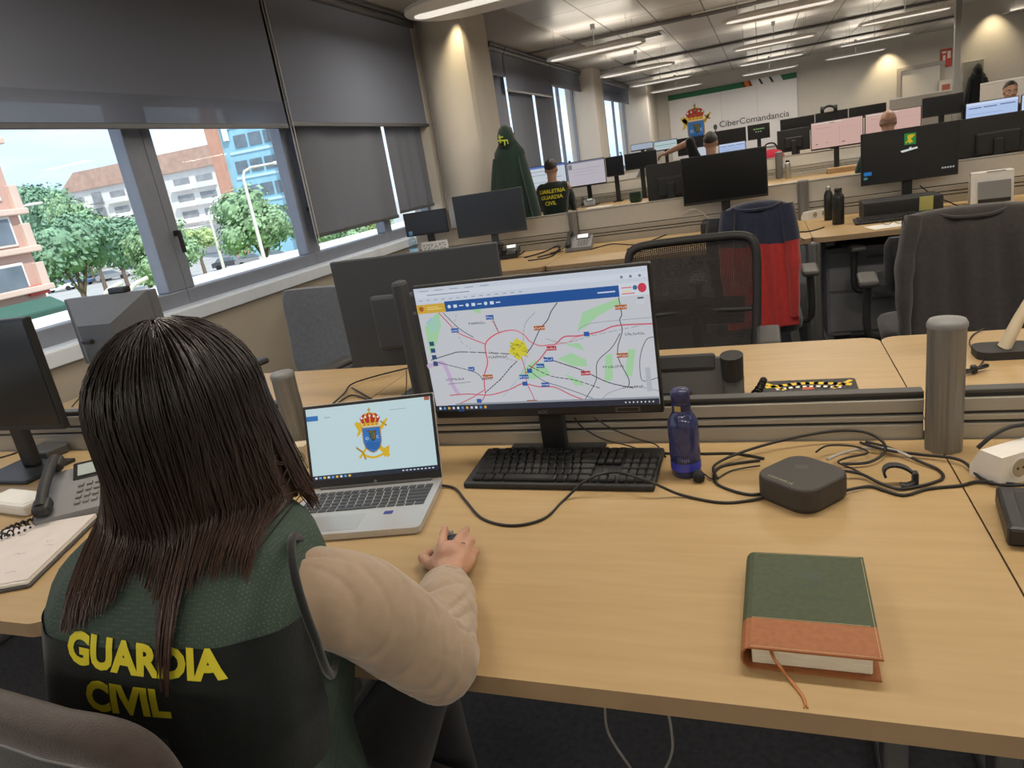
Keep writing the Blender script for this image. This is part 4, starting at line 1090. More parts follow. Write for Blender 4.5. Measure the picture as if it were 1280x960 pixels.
# map shown on the big monitor
def map_art(a, w, h):
    X = lambda u: -w / 2 + w * u
    Y = lambda v: h / 2 - h * v          # v from the top
    P = lambda pts: [(X(u), Y(v)) for u, v in pts]
    BG = (203, 206, 213)
    a.rect(X(0), Y(1), X(1), Y(0), BG)
    a.up()
    # browser bars
    a.rect(X(0), Y(0.125), X(1), Y(0), (205, 214, 228)); a.rect(X(0), Y(0.075), X(1), Y(0.035), (216, 222, 232))
    GRN = (168, 214, 168)
    for pts in ([(0.02, 0.30), (0.08, 0.21), (0.10, 0.20), (0.10, 0.30), (0.06, 0.44), (0.03, 0.52), (0.02, 0.52)], [(0.24, 0.19), (0.30, 0.18), (0.29, 0.235)],
                [(0.70, 0.41), (0.73, 0.285), (0.80, 0.245), (0.88, 0.205), (0.88, 0.25), (0.79, 0.32), (0.73, 0.40)],
                [(0.43, 0.72), (0.46, 0.66), (0.50, 0.62), (0.54, 0.66), (0.56, 0.74), (0.48, 0.77), (0.42, 0.75)],
                [(0.60, 0.62), (0.66, 0.58), (0.72, 0.64), (0.72, 0.69), (0.66, 0.68)], [(0.63, 0.505), (0.70, 0.51), (0.72, 0.57)],
                [(0.62, 0.74), (0.68, 0.79), (0.70, 0.84), (0.66, 0.83)], [(0.80, 0.62), (0.83, 0.60), (0.82, 0.80), (0.785, 0.82)], [(0.895, 0.58), (0.925, 0.58), (0.90, 0.78), (0.87, 0.78)]):
        a.poly(P(pts), GRN)
    a.poly(P([(0.03, 0.27), (0.06, 0.23), (0.09, 0.24), (0.085, 0.34), (0.045, 0.35)]), (158, 190, 224))
    a.line(P([(0.0, 0.62), (0.07, 0.60), (0.09, 0.68), (0.10, 0.78), (0.12, 0.86)]), 0.010, (196, 174, 206), curve=True)
    a.up()
    RD, PK, DK, LG = (204, 98, 118), (222, 140, 152), (70, 74, 84), (150, 156, 168)
    ring = [(0.25, 0.84), (0.26, 0.72), (0.285, 0.62), (0.285, 0.53), (0.29, 0.47), (0.32, 0.42), (0.37, 0.385), (0.43, 0.38), (0.47, 0.42), (0.49, 0.47), (0.53, 0.51), (0.57, 0.51)]
    a.line(P(ring), 0.0028, RD, curve=True); a.line(P([(u + 0.004, v + 0.004) for u, v in ring]), 0.0012, (240, 190, 196), curve=True)
    a.line(P([(0.57, 0.51), (0.60, 0.505), (0.64, 0.455), (0.70, 0.455), (0.79, 0.435), (0.86, 0.40), (1.0, 0.405)]), 0.0030, RD, curve=True)
    a.line(P([(0.57, 0.51), (0.65, 0.50), (0.69, 0.465), (0.76, 0.45)]), 0.0018, PK, curve=True)
    a.line(P([(0.29, 0.47), (0.23, 0.42), (0.17, 0.36), (0.13, 0.27), (0.10, 0.20)]), 0.0024, RD, curve=True); a.line(P([(0.12, 0.20), (0.18, 0.33), (0.24, 0.41)]), 0.0016, DK, curve=True)
    a.line(P([(0.08, 0.87), (0.17, 0.865), (0.27, 0.88), (0.37, 0.84), (0.43, 0.80), (0.50, 0.83), (0.57, 0.84), (0.64, 0.91), (0.72, 0.97)]), 0.0026, RD, curve=True)
    a.line(P([(0.06, 0.99), (0.11, 0.95), (0.18, 0.90), (0.25, 0.84), (0.24, 0.90), (0.20, 0.97)]), 0.0022, RD, curve=True)
    a.line(P([(0.44, 0.57), (0.45, 0.68), (0.45, 0.80), (0.47, 0.92), (0.47, 1.0)]), 0.0020, RD, curve=True)
    a.line(P([(0.45, 0.72), (0.49, 0.66), (0.53, 0.60), (0.57, 0.52)]), 0.0028, RD, curve=True); a.line(P([(0.36, 0.40), (0.345, 0.32), (0.33, 0.27)]), 0.0018, PK)
    a.line(P([(0.36, 0.39), (0.34, 0.27)]), 0.0018, DK, dash=(0.006, 0.002))
    for pts, wd_, c, da in (([(0.02, 0.57), (0.12, 0.53), (0.18, 0.52), (0.40, 0.56)], .002, DK, (0.012, 0.005)), ([(0.03, 0.58), (0.12, 0.63), (0.22, 0.69), (0.25, 0.75)], .0016, DK, (0.010, 0.005)),
                            ([(0.25, 0.86), (0.33, 0.76), (0.39, 0.66), (0.42, 0.62)], .0022, DK, (0.005, 0.003)), ([(0.42, 0.62), (0.35, 0.58), (0.30, 0.52)], .0014, LG, (0.006, 0.004)),
                            ([(0.47, 0.56), (0.50, 0.50), (0.54, 0.39), (0.58, 0.32), (0.60, 0.26), (0.63, 0.20)], .002, DK, (0.007, 0.003)), ([(0.46, 0.48), (0.48, 0.34), (0.53, 0.26)], .0014, LG, (0.007, 0.004)),
                            ([(0.54, 0.60), (0.62, 0.66), (0.70, 0.72), (0.80, 0.82), (0.90, 0.87)], .0022, DK, (0.008, 0.002)), ([(0.47, 0.66), (0.56, 0.75), (0.66, 0.79), (0.76, 0.86)], .0018, DK, (0.008, 0.004)),
                            ([(0.46, 0.68), (0.52, 0.78), (0.60, 0.84), (0.68, 0.90), (0.76, 0.97)], .0014, DK, (0.010, 0.002)), ([(0.88, 0.20), (0.885, 0.32), (0.875, 0.36), (0.88, 0.44), (0.855, 0.56), (0.855, 0.66), (0.885, 0.80), (0.88, 0.86)], .0018, DK, None),
                            ([(0.87, 0.46), (0.83, 0.56), (0.765, 0.66), (0.75, 0.80), (0.70, 0.93), (0.67, 0.99)], .0016, DK, None), ([(1.0, 0.50), (0.97, 0.52), (0.94, 0.64), (0.935, 0.80), (0.96, 0.82), (1.0, 0.80)], .0014, DK, None),
                            ([(0.56, 0.46), (0.64, 0.50), (0.76, 0.46), (0.96, 0.41)], .0014, LG, (0.009, 0.005)), ([(0.70, 0.42), (0.76, 0.37), (1.0, 0.36)], .0012, LG, None), ([(0.76, 0.96), (0.80, 0.90), (0.90, 0.86), (1.0, 0.90)], .0014, LG, None),
                            ([(0.18, 0.22), (0.16, 0.32), (0.18, 0.44), (0.22, 0.50)], .0012, LG, (0.006, 0.006)), ([(0.46, 0.60), (0.43, 0.72), (0.33, 0.90)], .0012, (150, 180, 210), None)):
        a.line(P(pts), wd_, c, dash=da, curve=(da is None or da[0] > 0.006))
    a.up()
    rs = random.Random(4)
    yel = [(0.44 + 0.05 * cos(t) * rs.uniform(0.55, 1.1), 0.525 + 0.085 * sin(t) * rs.uniform(0.6, 1.1)) for t in [2 * pi * i / 26 for i in range(26)]]
    a.poly(P(yel), (216, 206, 62))
    a.up()
    for i in range(26):
        u, v = 0.44 + rs.uniform(-.035, .03), 0.53 + rs.uniform(-.05, .05); a.line(P([(u, v), (u + rs.uniform(-.015, .015), v + rs.uniform(-.02, .02))]), 0.0012, (120, 116, 40))
    BL, OR, RR = (40, 92, 170), (176, 96, 44), (178, 44, 58)
    for u, v, t_, c in ((0.16, 0.345, 4, BL), (0.33, 0.265, 4, BL), (0.205, 0.66, 3, BL), (0.44, 0.745, 5, BL), (0.47, 0.70, 0, BL), (0.52, 0.665, 4, BL), (0.56, 0.62, 5, BL), (0.53, 0.815, 4, BL), (0.44, 0.80, 0, BL), (0.215, 0.925, 0, BL), (0.735, 0.445, 0, BL), (0.08, 0.97, 5, BL), (0.12, 0.99, 3, BL), (0.735, 0.985, 0, BL), (0.58, 0.535, 5, RR), (0.71, 0.74, 5, RR),
                         (0.54, 0.375, 6, OR), (0.275, 0.73, 6, OR), (0.885, 0.27, 6, OR), (0.87, 0.62, 6, OR), (0.46, 0.95, 6, OR)):
        ww = 0.012 if not t_ else 0.0065 * t_ / 2 + 0.006
        a.rect(X(u) - ww / 2, Y(v) - 0.005, X(u) + ww / 2, Y(v) + 0.005, c)
        if t_:
            a.up(); a.marks(X(u), Y(v) - 0.0024, 0.0070, t_, (230, 232, 236), 'CENTER', int(u * 90)); a.layer -= 1
    a.up()
    for u, v, t_ in ((0.27, 0.31, 8), (0.34, 0.585, 9), (0.12, 0.745, 9), (0.27, 0.755, 5), (0.93, 0.475, 8), (0.90, 0.87, 9), (0.83, 0.71, 9)):
        a.marks(X(u), Y(v), 0.0085, t_, (66, 68, 76), 'CENTER', int(u * 90))
    a.line(P([(0.08, 0.775), (0.19, 0.765)]), 0.001, DK)
    # toolbar of the page
    a.rect(X(0), Y(0.195), X(0.135), Y(0.125), (212, 172, 62)); a.rect(X(0.135), Y(0.195), X(0.885), Y(0.115), (34, 86, 156)); a.rect(X(0.885), Y(0.195), X(1.0), Y(0.105), (216, 222, 232))
    a.up()
    a.ellipse(X(0.022), Y(0.158), 0.006, 0.006, (170, 92, 40)); a.rect(X(0.05), Y(0.168), X(0.12), Y(0.162), (240, 222, 150)); a.rect(X(0.05), Y(0.152), X(0.105), Y(0.147), (240, 222, 150))
    for i in range(9):
        u = 0.155 + 0.028 * i
        if i % 3 == 0: a.ellipse(X(u), Y(0.157), 0.0042, 0.0042, (214, 226, 242), 8)
        elif i % 3 == 1: a.rect(X(u) - 0.0045, Y(0.157) - 0.0035, X(u) + 0.0045, Y(0.157) + 0.0035, (214, 226, 242))
        else: a.line([(X(u) - 0.0045, Y(0.157)), (X(u) + 0.0045, Y(0.157))], 0.0025, (214, 226, 242))
    a.rect(X(0.80), Y(0.16), X(0.87), Y(0.15), (200, 214, 236))
    a.ellipse(X(0.975), Y(0.145), 0.009, 0.010, (206, 60, 82)); a.rect(X(0.895), Y(0.182), X(0.945), Y(0.174), (222, 120, 130)); a.rect(X(0.895), Y(0.14), X(0.935), Y(0.132), (222, 120, 130)); a.ellipse(X(0.948), Y(0.14), 0.005, 0.005, (70, 110, 150)); a.rect(X(0.90), Y(0.165), X(0.93), Y(0.158), (240, 214, 120))
    for i in range(14): a.rect(X(0.02 + 0.035 * i), Y(0.098), X(0.035 + 0.035 * i), Y(0.092), (150, 160, 176))
    for i in range(5): a.rect(X(0.03 + 0.07 * i), Y(0.026), X(0.07 + 0.07 * i), Y(0.019), (160, 170, 186))
    a.rect(X(0.06), Y(0.060), X(0.26), Y(0.052), (150, 158, 176))
    for i in range(4): a.rect(X(0.028), Y(0.455 + 0.055 * i), X(0.05), Y(0.42 + 0.055 * i), (44, 76, 118))
    for i in range(3): a.ellipse(X(0.90 + 0.035 * i), Y(0.06), 0.003, 0.003, (120, 130, 150))
    a.rect(X(0.955), Y(0.90), X(0.975), Y(0.72), (182, 186, 196)); a.rect(X(0.945), Y(0.26), X(0.975), Y(0.235), (206, 212, 222)); a.line(P([(0.955, 0.215), (0.975, 0.215)]), 0.003, (60, 66, 76))
    # status and task bars
    a.rect(X(0), Y(1.0), X(1), Y(0.955), (34, 42, 60)); a.rect(X(0.10), Y(0.955), X(1), Y(0.940), (150, 156, 168))
    a.up()
    for i in range(11): a.rect(X(0.015 + 0.022 * i), Y(0.987), X(0.026 + 0.022 * i), Y(0.967), ((214, 224, 236), (92, 150, 214), (222, 170, 70), (200, 208, 220))[i % 4])
    for i in range(8): a.rect(X(0.86 + 0.016 * i), Y(0.983), X(0.866 + 0.016 * i), Y(0.972), (200, 206, 216))
SCR_LIT = emi((203, 206, 213), 0.8)
tl, tr, bl = W(514, 361, y=1.43), W(812, 329, y=1.43), W(541, 523, y=1.43)
big = monitor('large black monitor showing a road map, behind the keyboard', tl.x, tr.x, W(541, 524, y=1.43).z, tr.z + 0.002, 1.43, screen=SCR_LIT, art=(map_art, 0.8), bez=0.006, chin=0.022, base_d=0.06, base_off=0.0)
ar = Art(((0, -0.0008, W(541, 524, y=1.43).z - ZD + 0.011), (1, 0, 0), (0, 0, 1), (0, -1, 0)), lambda c: ink(c, 0.3))
ar.text('AOC', 0, -0.004, 0.011, (120, 120, 122), 'CENTER'); ar.build('bezel_lettering', big)
ar = Art(((0, -0.0008, W(541, 524, y=1.43).z - ZD + 0.011), (1, 0, 0), (0, 0, 1), (0, -1, 0)), lambda c: ink(c, 0.3))
ar.rect(0.17, -0.006, 0.225, 0.006, (84, 80, 78)); ar.up(); ar.rect(0.174, -0.0035, 0.221, 0.0035, (24, 22, 24)); ar.build('bezel_badge', big)

# laptop
def laptop_art(a, w, h):
    a.rect(-w / 2, -h / 2, w / 2, h / 2, (192, 217, 223))
    a.up(); a.rect(-w / 2, -h / 2, w / 2, -h / 2 + h * 0.065, (30, 40, 58)); a.rect(-w / 2, h / 2 - h * 0.17, -w / 2 + w * 0.095, h / 2 - h * 0.10, (38, 112, 180))
    a.rect(-w / 2 + 0.045, h / 2 - h * 0.145, -w / 2 + 0.06, h / 2 - h * 0.13, (160, 178, 188)); a.rect(w / 2 - 0.10, h / 2 - h * 0.13, w / 2 - 0.06, h / 2 - h * 0.12, (160, 178, 188)); a.rect(w / 2 - 0.014, h / 2 - 0.008, w / 2 - 0.002, h / 2, (170, 90, 70))
    emblem(a, 0.004, 0.008, h * 0.62)
    a.up()
    for i in range(9): a.rect(-w / 2 + 0.006 + 0.0105 * i, -h / 2 + h * 0.02, -w / 2 + 0.012 + 0.0105 * i, -h / 2 + h * 0.048, ((210, 220, 230), (90, 160, 220), (230, 190, 90))[i % 3])
    for i in range(9): a.rect(w / 2 - 0.085 + 0.009 * i, -h / 2 + h * 0.026, w / 2 - 0.080 + 0.009 * i, -h / 2 + h * 0.042, (200, 210, 220))
fl_, fr_ = Vector((-1.005, 1.082)), Vector((-0.668, 1.087))   # front edge on the desk
NL, NR = W(386, 667, z=0.75), W(530, 661, z=0.75); HL, HR = W(385, 612, z=0.758), W(549, 597, z=0.758)
ux = (HR - HL); ux.z = 0; wlap = 0.325; rzl = atan2(ux.y, ux.x)
mid = (NR + HR) / 2
uxv = Vector((cos(rzl), sin(rzl), 0)); uyv = Vector((-sin(rzl), cos(rzl), 0))
dlap = 0.225
cl = (HR + NR) / 2 - uxv * (wlap / 2)
lap = thing('laptop', 'silver laptop showing a crest on a pale screen, beside the woman', 'laptop', (cl.x, cl.y, ZD), rzl)
SILV = mat('laptop_silver', (0.56, 0.56, 0.57), rough=0.38, metal=0.6, noise_amt=0.03)
MB().prism(rrect(wlap, dlap, 0.012), 0.002, 0.016).build('laptop_base', SILV, lap)
kb = MB(); kw = (wlap - 0.03) / 15
for r in range(6):
    x = -wlap / 2 + 0.015
    ws = [1.3, 1, 1, 1, 4.6, 1, 1, 1, 1, 1.1][:10] if r == 0 else ([1.0] * 15 if r == 5 else [1.2 + 0.2 * (5 - r) / 2] + [1] * 11 + [2.8 - 0.2 * (5 - r) / 2])
    f_ = 15 / sum(ws)
    for w_ in ws:
        w_ *= f_ * kw; kb.box((x + w_ / 2, -0.005 + r * 0.0165 , 0.0168), (w_ - 0.0028, 0.0138, 0.002), 0.0006, None, 1); x += w_
kb.build('keys', mat('laptop_keys', (0.05, 0.052, 0.06), rough=0.5, noise_amt=0.1), lap)
MB().prism(rrect(0.115, 0.066, 0.004, 3, (-0.035, -0.066)), 0.0160, 0.0166).build('touchpad', mat('touchpad_silver', (0.50, 0.50, 0.51), rough=0.3, metal=0.5, noise_amt=0.02), lap)
MB().prism(rrect(0.020, 0.014, 0.002, 3, (0.075, -0.038)), 0.0160, 0.0166).build('sticker', ink((48, 60, 140)), lap)
MB().cyl((-wlap * 0.42, dlap / 2 - 0.004, 0.015), (wlap * 0.42, dlap / 2 - 0.004, 0.015), 0.006, n=10).build('hinge', DARKGREY, lap)
LT = radians(17); hl = 0.199
rotl = Matrix.Rotation(-LT, 3, 'X')
hp = Vector((0, dlap / 2 - 0.002, 0.017))
lidm = MB(); lidm.box(hp + rotl @ Vector((0, 0.003, hl / 2)), (wlap, 0.006, hl), 0.0025, rotl)
lid = lidm.build('laptop_lid', SILV, lap)
MB().box(hp + rotl @ Vector((0, -0.0004, hl / 2)), (wlap - 0.003, 0.0012, hl - 0.003), 0.0, rotl).build('screen_bezel', BLACK, lid)
sw, sh = wlap - 0.017, hl - 0.028
ar = Art((hp + rotl @ Vector((0, -0.0013, hl / 2 + 0.006)), (1, 0, 0), rotl @ Vector((0, 0, 1)), rotl @ Vector((0, -1, 0))), lambda c: emi(c, 0.85), eps=0.00025)
laptop_art(ar, sw, sh); ar.build('screen', lid)
ar = Art((hp + rotl @ Vector((0, -0.0011, 0.0055)), (1, 0, 0), rotl @ Vector((0, 0, 1)), rotl @ Vector((0, -1, 0))), lambda c: ink(c, 0.3), eps=0.0002)
ar.ellipse(0, 0.001, 0.004, 0.004, (130, 134, 140)); ar.build('badge', lid)

# keyboard in front of the monitor
c0 = [W(584, 602, z=0.745), W(816, 608, z=0.745), W(609, 562, z=0.765)]
nl = Vector((c0[0].x, 1.275)); keyboard('full size black keyboard in front of the map monitor', [(-0.665, 1.287), (-0.234, 1.280), (-0.662, 1.452)])
# mouse under the hand
mo = thing('computer_mouse', 'black computer mouse under the hand of the woman', 'mouse', (-0.578, 1.018, ZD), radians(14))
ms = MB(); rings = []
for k in range(11):
    u = k / 10; yv = -0.052 + 0.104 * u; wv = 0.031 * (sin(pi * (0.08 + 0.84 * u)) ** 0.5); hv = 0.034 * (sin(pi * (0.10 + 0.80 * u)) ** 0.7)
    rings.append([(wv * cos(a), yv, max(0.0, hv * sin(a))) for a in [pi * i / 12 for i in range(13)]])
ms.loft(rings); ms.build('mouse_shell', mat('mouse_dark', (0.03, 0.035, 0.05), rough=0.35, noise_amt=0.1), mo)
MB().cyl((-0.004, 0.026, 0.029), (0.004, 0.026, 0.029), 0.008, n=12).build('scroll_wheel', GREYP, mo)

# blue glass bottle
BLUEG = bpy.data.materials.new('cobalt_glass'); BLUEG.use_nodes = True
b_ = BLUEG.node_tree.nodes['Principled BSDF']; b_.inputs['Base Color'].default_value = (0.055, 0.07, 0.22, 1); b_.inputs['Roughness'].default_value = 0.06; b_.inputs['Transmission Weight'].default_value = 0.55; b_.inputs['IOR'].default_value = 1.3; b_.inputs['Coat Weight'].default_value = 0.6
bx = W(858, 594, z=ZD)
bb = bottle('small cobalt blue glass water bottle with dark blue cap', bx.x, bx.y + 0.01, [(0.027, 0.0), (0.031, 0.004), (0.0318, 0.05), (0.0318, 0.112), (0.0305, 0.122), (0.024, 0.134), (0.0195, 0.142), (0.0185, 0.150), (0.0185, 0.166)], BLUEG, mat('bottle_cap_blue', (0.02, 0.022, 0.085), rough=0.35, noise_amt=0.1), cap_from=(0.0172, 0.163))
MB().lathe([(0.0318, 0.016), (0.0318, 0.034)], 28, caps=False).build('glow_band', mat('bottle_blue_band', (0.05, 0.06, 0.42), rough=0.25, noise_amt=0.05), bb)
MB().lathe([(0.0192, 0.146), (0.0192, 0.160)], 24, caps=False).build('neck_label', ink((36, 32, 70)), bb)
nk = MB(); nk.grid(lambda u, v: (0.0196 * sin(-0.55 + 0.7 * u - 0.1), -0.0196 * cos(-0.55 + 0.7 * u - 0.1), 0.147 + 0.012 * v), 6, 1); nk.build('neck_tag', ink((170, 150, 90)), bb)
L_ = MB()
for i, h_ in enumerate((0.009, 0.009, 0.006, 0.0065, 0.006, 0.0065)):
    for x0_, x1_, z0_, z1_ in ((0, 0.0011, 0, h_), (0.0, 0.0028, h_ - 0.0011, h_) if i in (2, 4) else (0.0, 0.0028, 0, 0.0011) if i in (3, 5) else (0, 0.0011, 0, h_)):
        L_.add([(0.0321 * sin((x - 0.013 + i * 0.0045) / 0.0321), -0.0321 * cos((x - 0.013 + i * 0.0045) / 0.0321), 0.040 + z) for x, z in ((x0_, z0_), (x1_, z0_), (x1_, z1_), (x0_, z1_))], [(0, 1, 2, 3)])
L_.add([(0.0321 * sin(x / 0.0321), -0.0321 * cos(x / 0.0321), z) for z, x in ((0.054, -0.018), (0.054, 0.018), (0.0546, 0.018), (0.0546, -0.018))], [(0, 1, 2, 3)]); L_.build('bottle_lettering', ink((150, 156, 190)), bb)

# round-cornered black mini computer
dk = W(1000, 600, z=0.765)
dock = thing('mini_computer', 'round cornered black mini computer among the cables', 'computer', (0.045, 1.275, ZD), radians(-42))
rings = [[(x * k, y * k, z) for x, y in rrect(0.128, 0.128, 0.034, 6)] for z, k in ((0.0, 0.93), (0.004, 0.97), (0.010, 1.0), (0.040, 1.0), (0.046, 0.985), (0.0485, 0.95))]
mb = MB(); mb.loft(rings, smooth=False); mb.build('computer_case', mat('case_brown_black', (0.035, 0.030, 0.027), rough=0.55, bump=0.05, bump_scale=700), dock)
ar = Art(((0, 0, 0.0486), (cos(0.70), sin(0.70), 0), (-sin(0.70), cos(0.70), 0), (0, 0, 1)), lambda c: ink(c, 0.4), eps=0.0003)
for i in range(3): ar.rect(-0.012, 0.016 + i * 0.006, 0.012, 0.018 + i * 0.006, (78, 72, 66))
ar.build('vent_mark', dock)
ar = Art(((-0.005, -0.052, 0.0488), (1, 0, 0), (0, 1, 0), (0, 0, 1)), lambda c: ink(c, 0.4), eps=0.0003)
ar.marks(-0.03, 0, 0.0105, 9, (150, 138, 110), seed=4); ar.build('case_lettering', dock)
prt = MB()
for i in range(4): prt.box((-0.03 + 0.02 * i, 0.0643, 0.022), (0.012, 0.003, 0.008), 0.001)
prt.build('ports', GREYP, dock)

# green and tan notebook
bkL, bkR = W(928, 832, z=ZD), W(1102, 852, z=ZD); tL, tR = W(934, 688, z=0.772), W(1082, 699, z=0.772)
print('notebook', bkL, bkR, tL, tR)
nbw = 0.165; nbh = 0.228
nb = thing('notebook', 'closed green notebook with tan leather band and ribbon', 'notebook', (0.033, 0.902, ZD), radians(-1.0))
GREENL = mat('leatherette_green', (0.050, 0.068, 0.030), rough=0.6, noise_amt=0.15, noise_scale=120, bump=0.3, bump_scale=900)
TANL = mat('leatherette_tan', (0.33, 0.115, 0.038), rough=0.55, noise_amt=0.12, noise_scale=120, bump=0.3, bump_scale=900)
hw, hh = nbw / 2, nbh / 2; th = 0.034
split = -hh + 0.062
for (ya_, yb_, mm, nm) in ((split, hh, GREENL, 'green_cover'), (-hh, split, TANL, 'tan_cover')):
    mb = MB()
    prof = [(hw, th), (-hw + 0.010, th)]
    for k in range(7): a = pi / 2 + pi * k / 6; prof.append((-hw + 0.010 + (th / 2) * 0.75 * cos(a), th / 2 + th / 2 * sin(a)))
    prof.append((hw - 0.002, 0.0))
    inner = [(x + (0.0 if x > 0 else 0.0025), min(max(z, 0.0028), th - 0.0028)) for x, z in prof]
    n = len(prof)
    vs = [(x, ya_, z) for x, z in prof] + [(x, yb_, z) for x, z in prof] + [(x, ya_, z) for x, z in inner] + [(x, yb_, z) for x, z in inner]
    fs = []
    for i in range(n - 1):
        fs += [(i, i + 1, n + i + 1, n + i), (2 * n + i, 3 * n + i, 3 * n + i + 1, 2 * n + i + 1), (i, 2 * n + i, 2 * n + i + 1, i + 1), (n + i, n + i + 1, 3 * n + i + 1, 3 * n + i)]
    for i in (0, n - 1): fs.append((i, n + i, 3 * n + i, 2 * n + i))
    mb.add(vs, fs, False); mb.build(nm, mm, nb)
pg = MB(); pg.box((0.000, 0.0, th / 2), (nbw - 0.022, nbh - 0.014, th - 0.0075), 0.002)
pgo = pg.build('page_block', mat('page_edges', (0.62, 0.58, 0.48), rough=0.85, noise_amt=0.12, noise_scale=40, stretch=(1, 1, 30)), nb)
stt = MB()
for i in range(44):
    x = -hw + 0.012 + i * (nbw - 0.018) / 44
    for yv in (-hh + 0.003, split + 0.001, hh - 0.003): stt.box((x, yv, th + 0.0002), (0.0022, 0.0007, 0.0006))
for i in range(58): stt.box((hw - 0.003, -hh + 0.005 + i * (nbh - 0.008) / 58, th + 0.0002), (0.0007, 0.0022, 0.0006))
stt.build('stitching', ink((196, 180, 140)), nb)
cr = Art(((0.01, 0.045, th), (1, 0, 0), (0, 1, 0), (0, 0, 1)), lambda c: mat('leatherette_embossed', (0.034, 0.054, 0.028), rough=0.5, noise_amt=0.1), eps=0.0002)
cr.ellipse(0, 0.01, 0.016, 0.014, 0); cr.poly([(-0.018, -0.01), (0.018, -0.01), (0, -0.024)], 0); cr.rect(-0.045, -0.040, 0.03, -0.038, 0); cr.rect(-0.03, -0.046, 0.045, -0.044, 0); cr.build('embossed_mark', nb)
rb = MB(); pth = smooth_path([(-0.048, -hh + 0.01, th - 0.006), (-0.044, -hh - 0.004, th - 0.010), (-0.036, -hh - 0.010, 0.015), (-0.026, -hh - 0.016, 0.004), (-0.012, -hh - 0.040, 0.0015), (-0.009, -hh - 0.052, 0.0012)], 5)
rb.tube(pth, 0.0022, n=6, flat=0.4); rb.tube([pth[-1], (-0.011, -hh - 0.06, 0.0012)], 0.001, n=5); rb.tube([pth[-1], (-0.006, -hh - 0.06, 0.0012)], 0.001, n=5)
rb.build('ribbon', mat('ribbon_orange', (0.42, 0.16, 0.05), rough=0.6, noise_amt=0.1), nb)

# socket blocks, adapter, strap, plug cap
def socket_block(label, x, y, rz, m=WHITEP, L=0.17, z=ZD, tilt=0.0):
    t = thing('socket_block', label, 'power socket', (x, y, z), rz, 'power socket blocks')
    rot = Matrix.Rotation(tilt, 3, 'Y')
    b = MB(); b.prism([(-0.032, 0), (0.032, 0), (0.032, 0.022), (0.012, 0.058), (-0.032, 0.058)], -L / 2, L / 2); b.v = [(zz, xx, yy_) for xx, yy_, zz in b.v]
    b.v = [tuple(rot @ Vector(p)) for p in b.v]
    b.build('block_body', m, t)
    n = Vector((0, 0.036, 0.020)).normalized()
    for kx in (-0.045, 0.03):
        f = Vector((kx, 0.0, 0)); 
        c = Vector((kx, -0.0335, 0.03))
        s_ = MB(); s_.cyl(rot @ (c + Vector((0, 0.0025, 0))), rot @ c, 0.0205, n=22); so = s_.build('socket_rim', m, t)
        q = MB(); q.cyl(rot @ (c + Vector((0, 0.001, 0))), rot @ (c - Vector((0, 0.0006, 0))), 0.0175, n=22); q.build('socket_well', mat('socket_shadow', (0.33, 0.28, 0.20), rough=0.6, noise_amt=0.05), so)
        h = MB()
        for dz in (-0.006, 0.006): h.cyl(rot @ (c + Vector((dz, 0, 0))), rot @ (c + Vector((dz, -0.0012, 0))), 0.0025, n=8)
        h.build('socket_holes', BLACK, so)
    return t
socket_block('white socket block lying beside the right aluminium post', 0.425, 1.385, radians(33), WHITEP, 0.17)
socket_block('cream socket block between the laptop and the left post', -1.222, 1.425, radians(12), CREAMP, 0.10)
bxs = thing('adapter_box', 'flat black adapter box at the right edge of the desk', 'adapter', (0.405, 1.175, ZD), radians(-8))
MB().box((0, 0, 0.0175), (0.135, 0.145, 0.033), 0.006).build('adapter_case', BLACK, bxs)
MB().box((0, 0, 0.0345), (0.09, 0.10, 0.001), 0.0003).build('adapter_lid', MATTE, bxs)
sp = W(1124, 606, z=ZD)
stp = thing('hook_strap', 'curled black fabric cable strap', 'strap', (sp.x, sp.y, ZD))
pts = [(0.026 * cos(a), 0.010 * sin(a), 0.004 + 0.018 * (1 + sin(a * 1.0 - 0.4)) * 0.9) for a in [radians(205 - i * 14) for i in range(22)]]
sm_ = MB()
rg = []
for i, p in enumerate(pts):
    p = Vector(p); d = (Vector(pts[min(i + 1, 21)]) - Vector(pts[max(i - 1, 0)])).normalized(); n_ = d.cross(Vector((0, 1, 0))).normalized() * 0.0022
    rg.append([p + n_ + Vector((0, -0.008, 0)), p + n_ + Vector((0, 0.008, 0)), p - n_ + Vector((0, 0.008, 0)), p - n_ + Vector((0, -0.008, 0))])
sm_.loft(rg, smooth=False); sm_.build('strap_band', cloth('strap_black', (0.012, 0.012, 0.013), bump=0.5), stp)
sm_ = MB(); sm_.box((0.026, 0, 0.014), (0.010, 0.018, 0.026), 0.003); sm_.build('strap_end', cloth('strap_black', (0.012, 0.012, 0.013)), stp)
sp = W(874, 601, z=ZD)
tag(MB().lathe([(0.004, 0.0), (0.0105, 0.003), (0.0125, 0.010), (0.012, 0.017), (0.008, 0.023), (0.0005, 0.025)], 18).build('round_cap', mat('soft_black', (0.008, 0.008, 0.009), rough=0.75, noise_amt=0.1), None, (sp.x, sp.y - 0.004, ZD)), 'small round black cap resting against the blue bottle', 'cap')

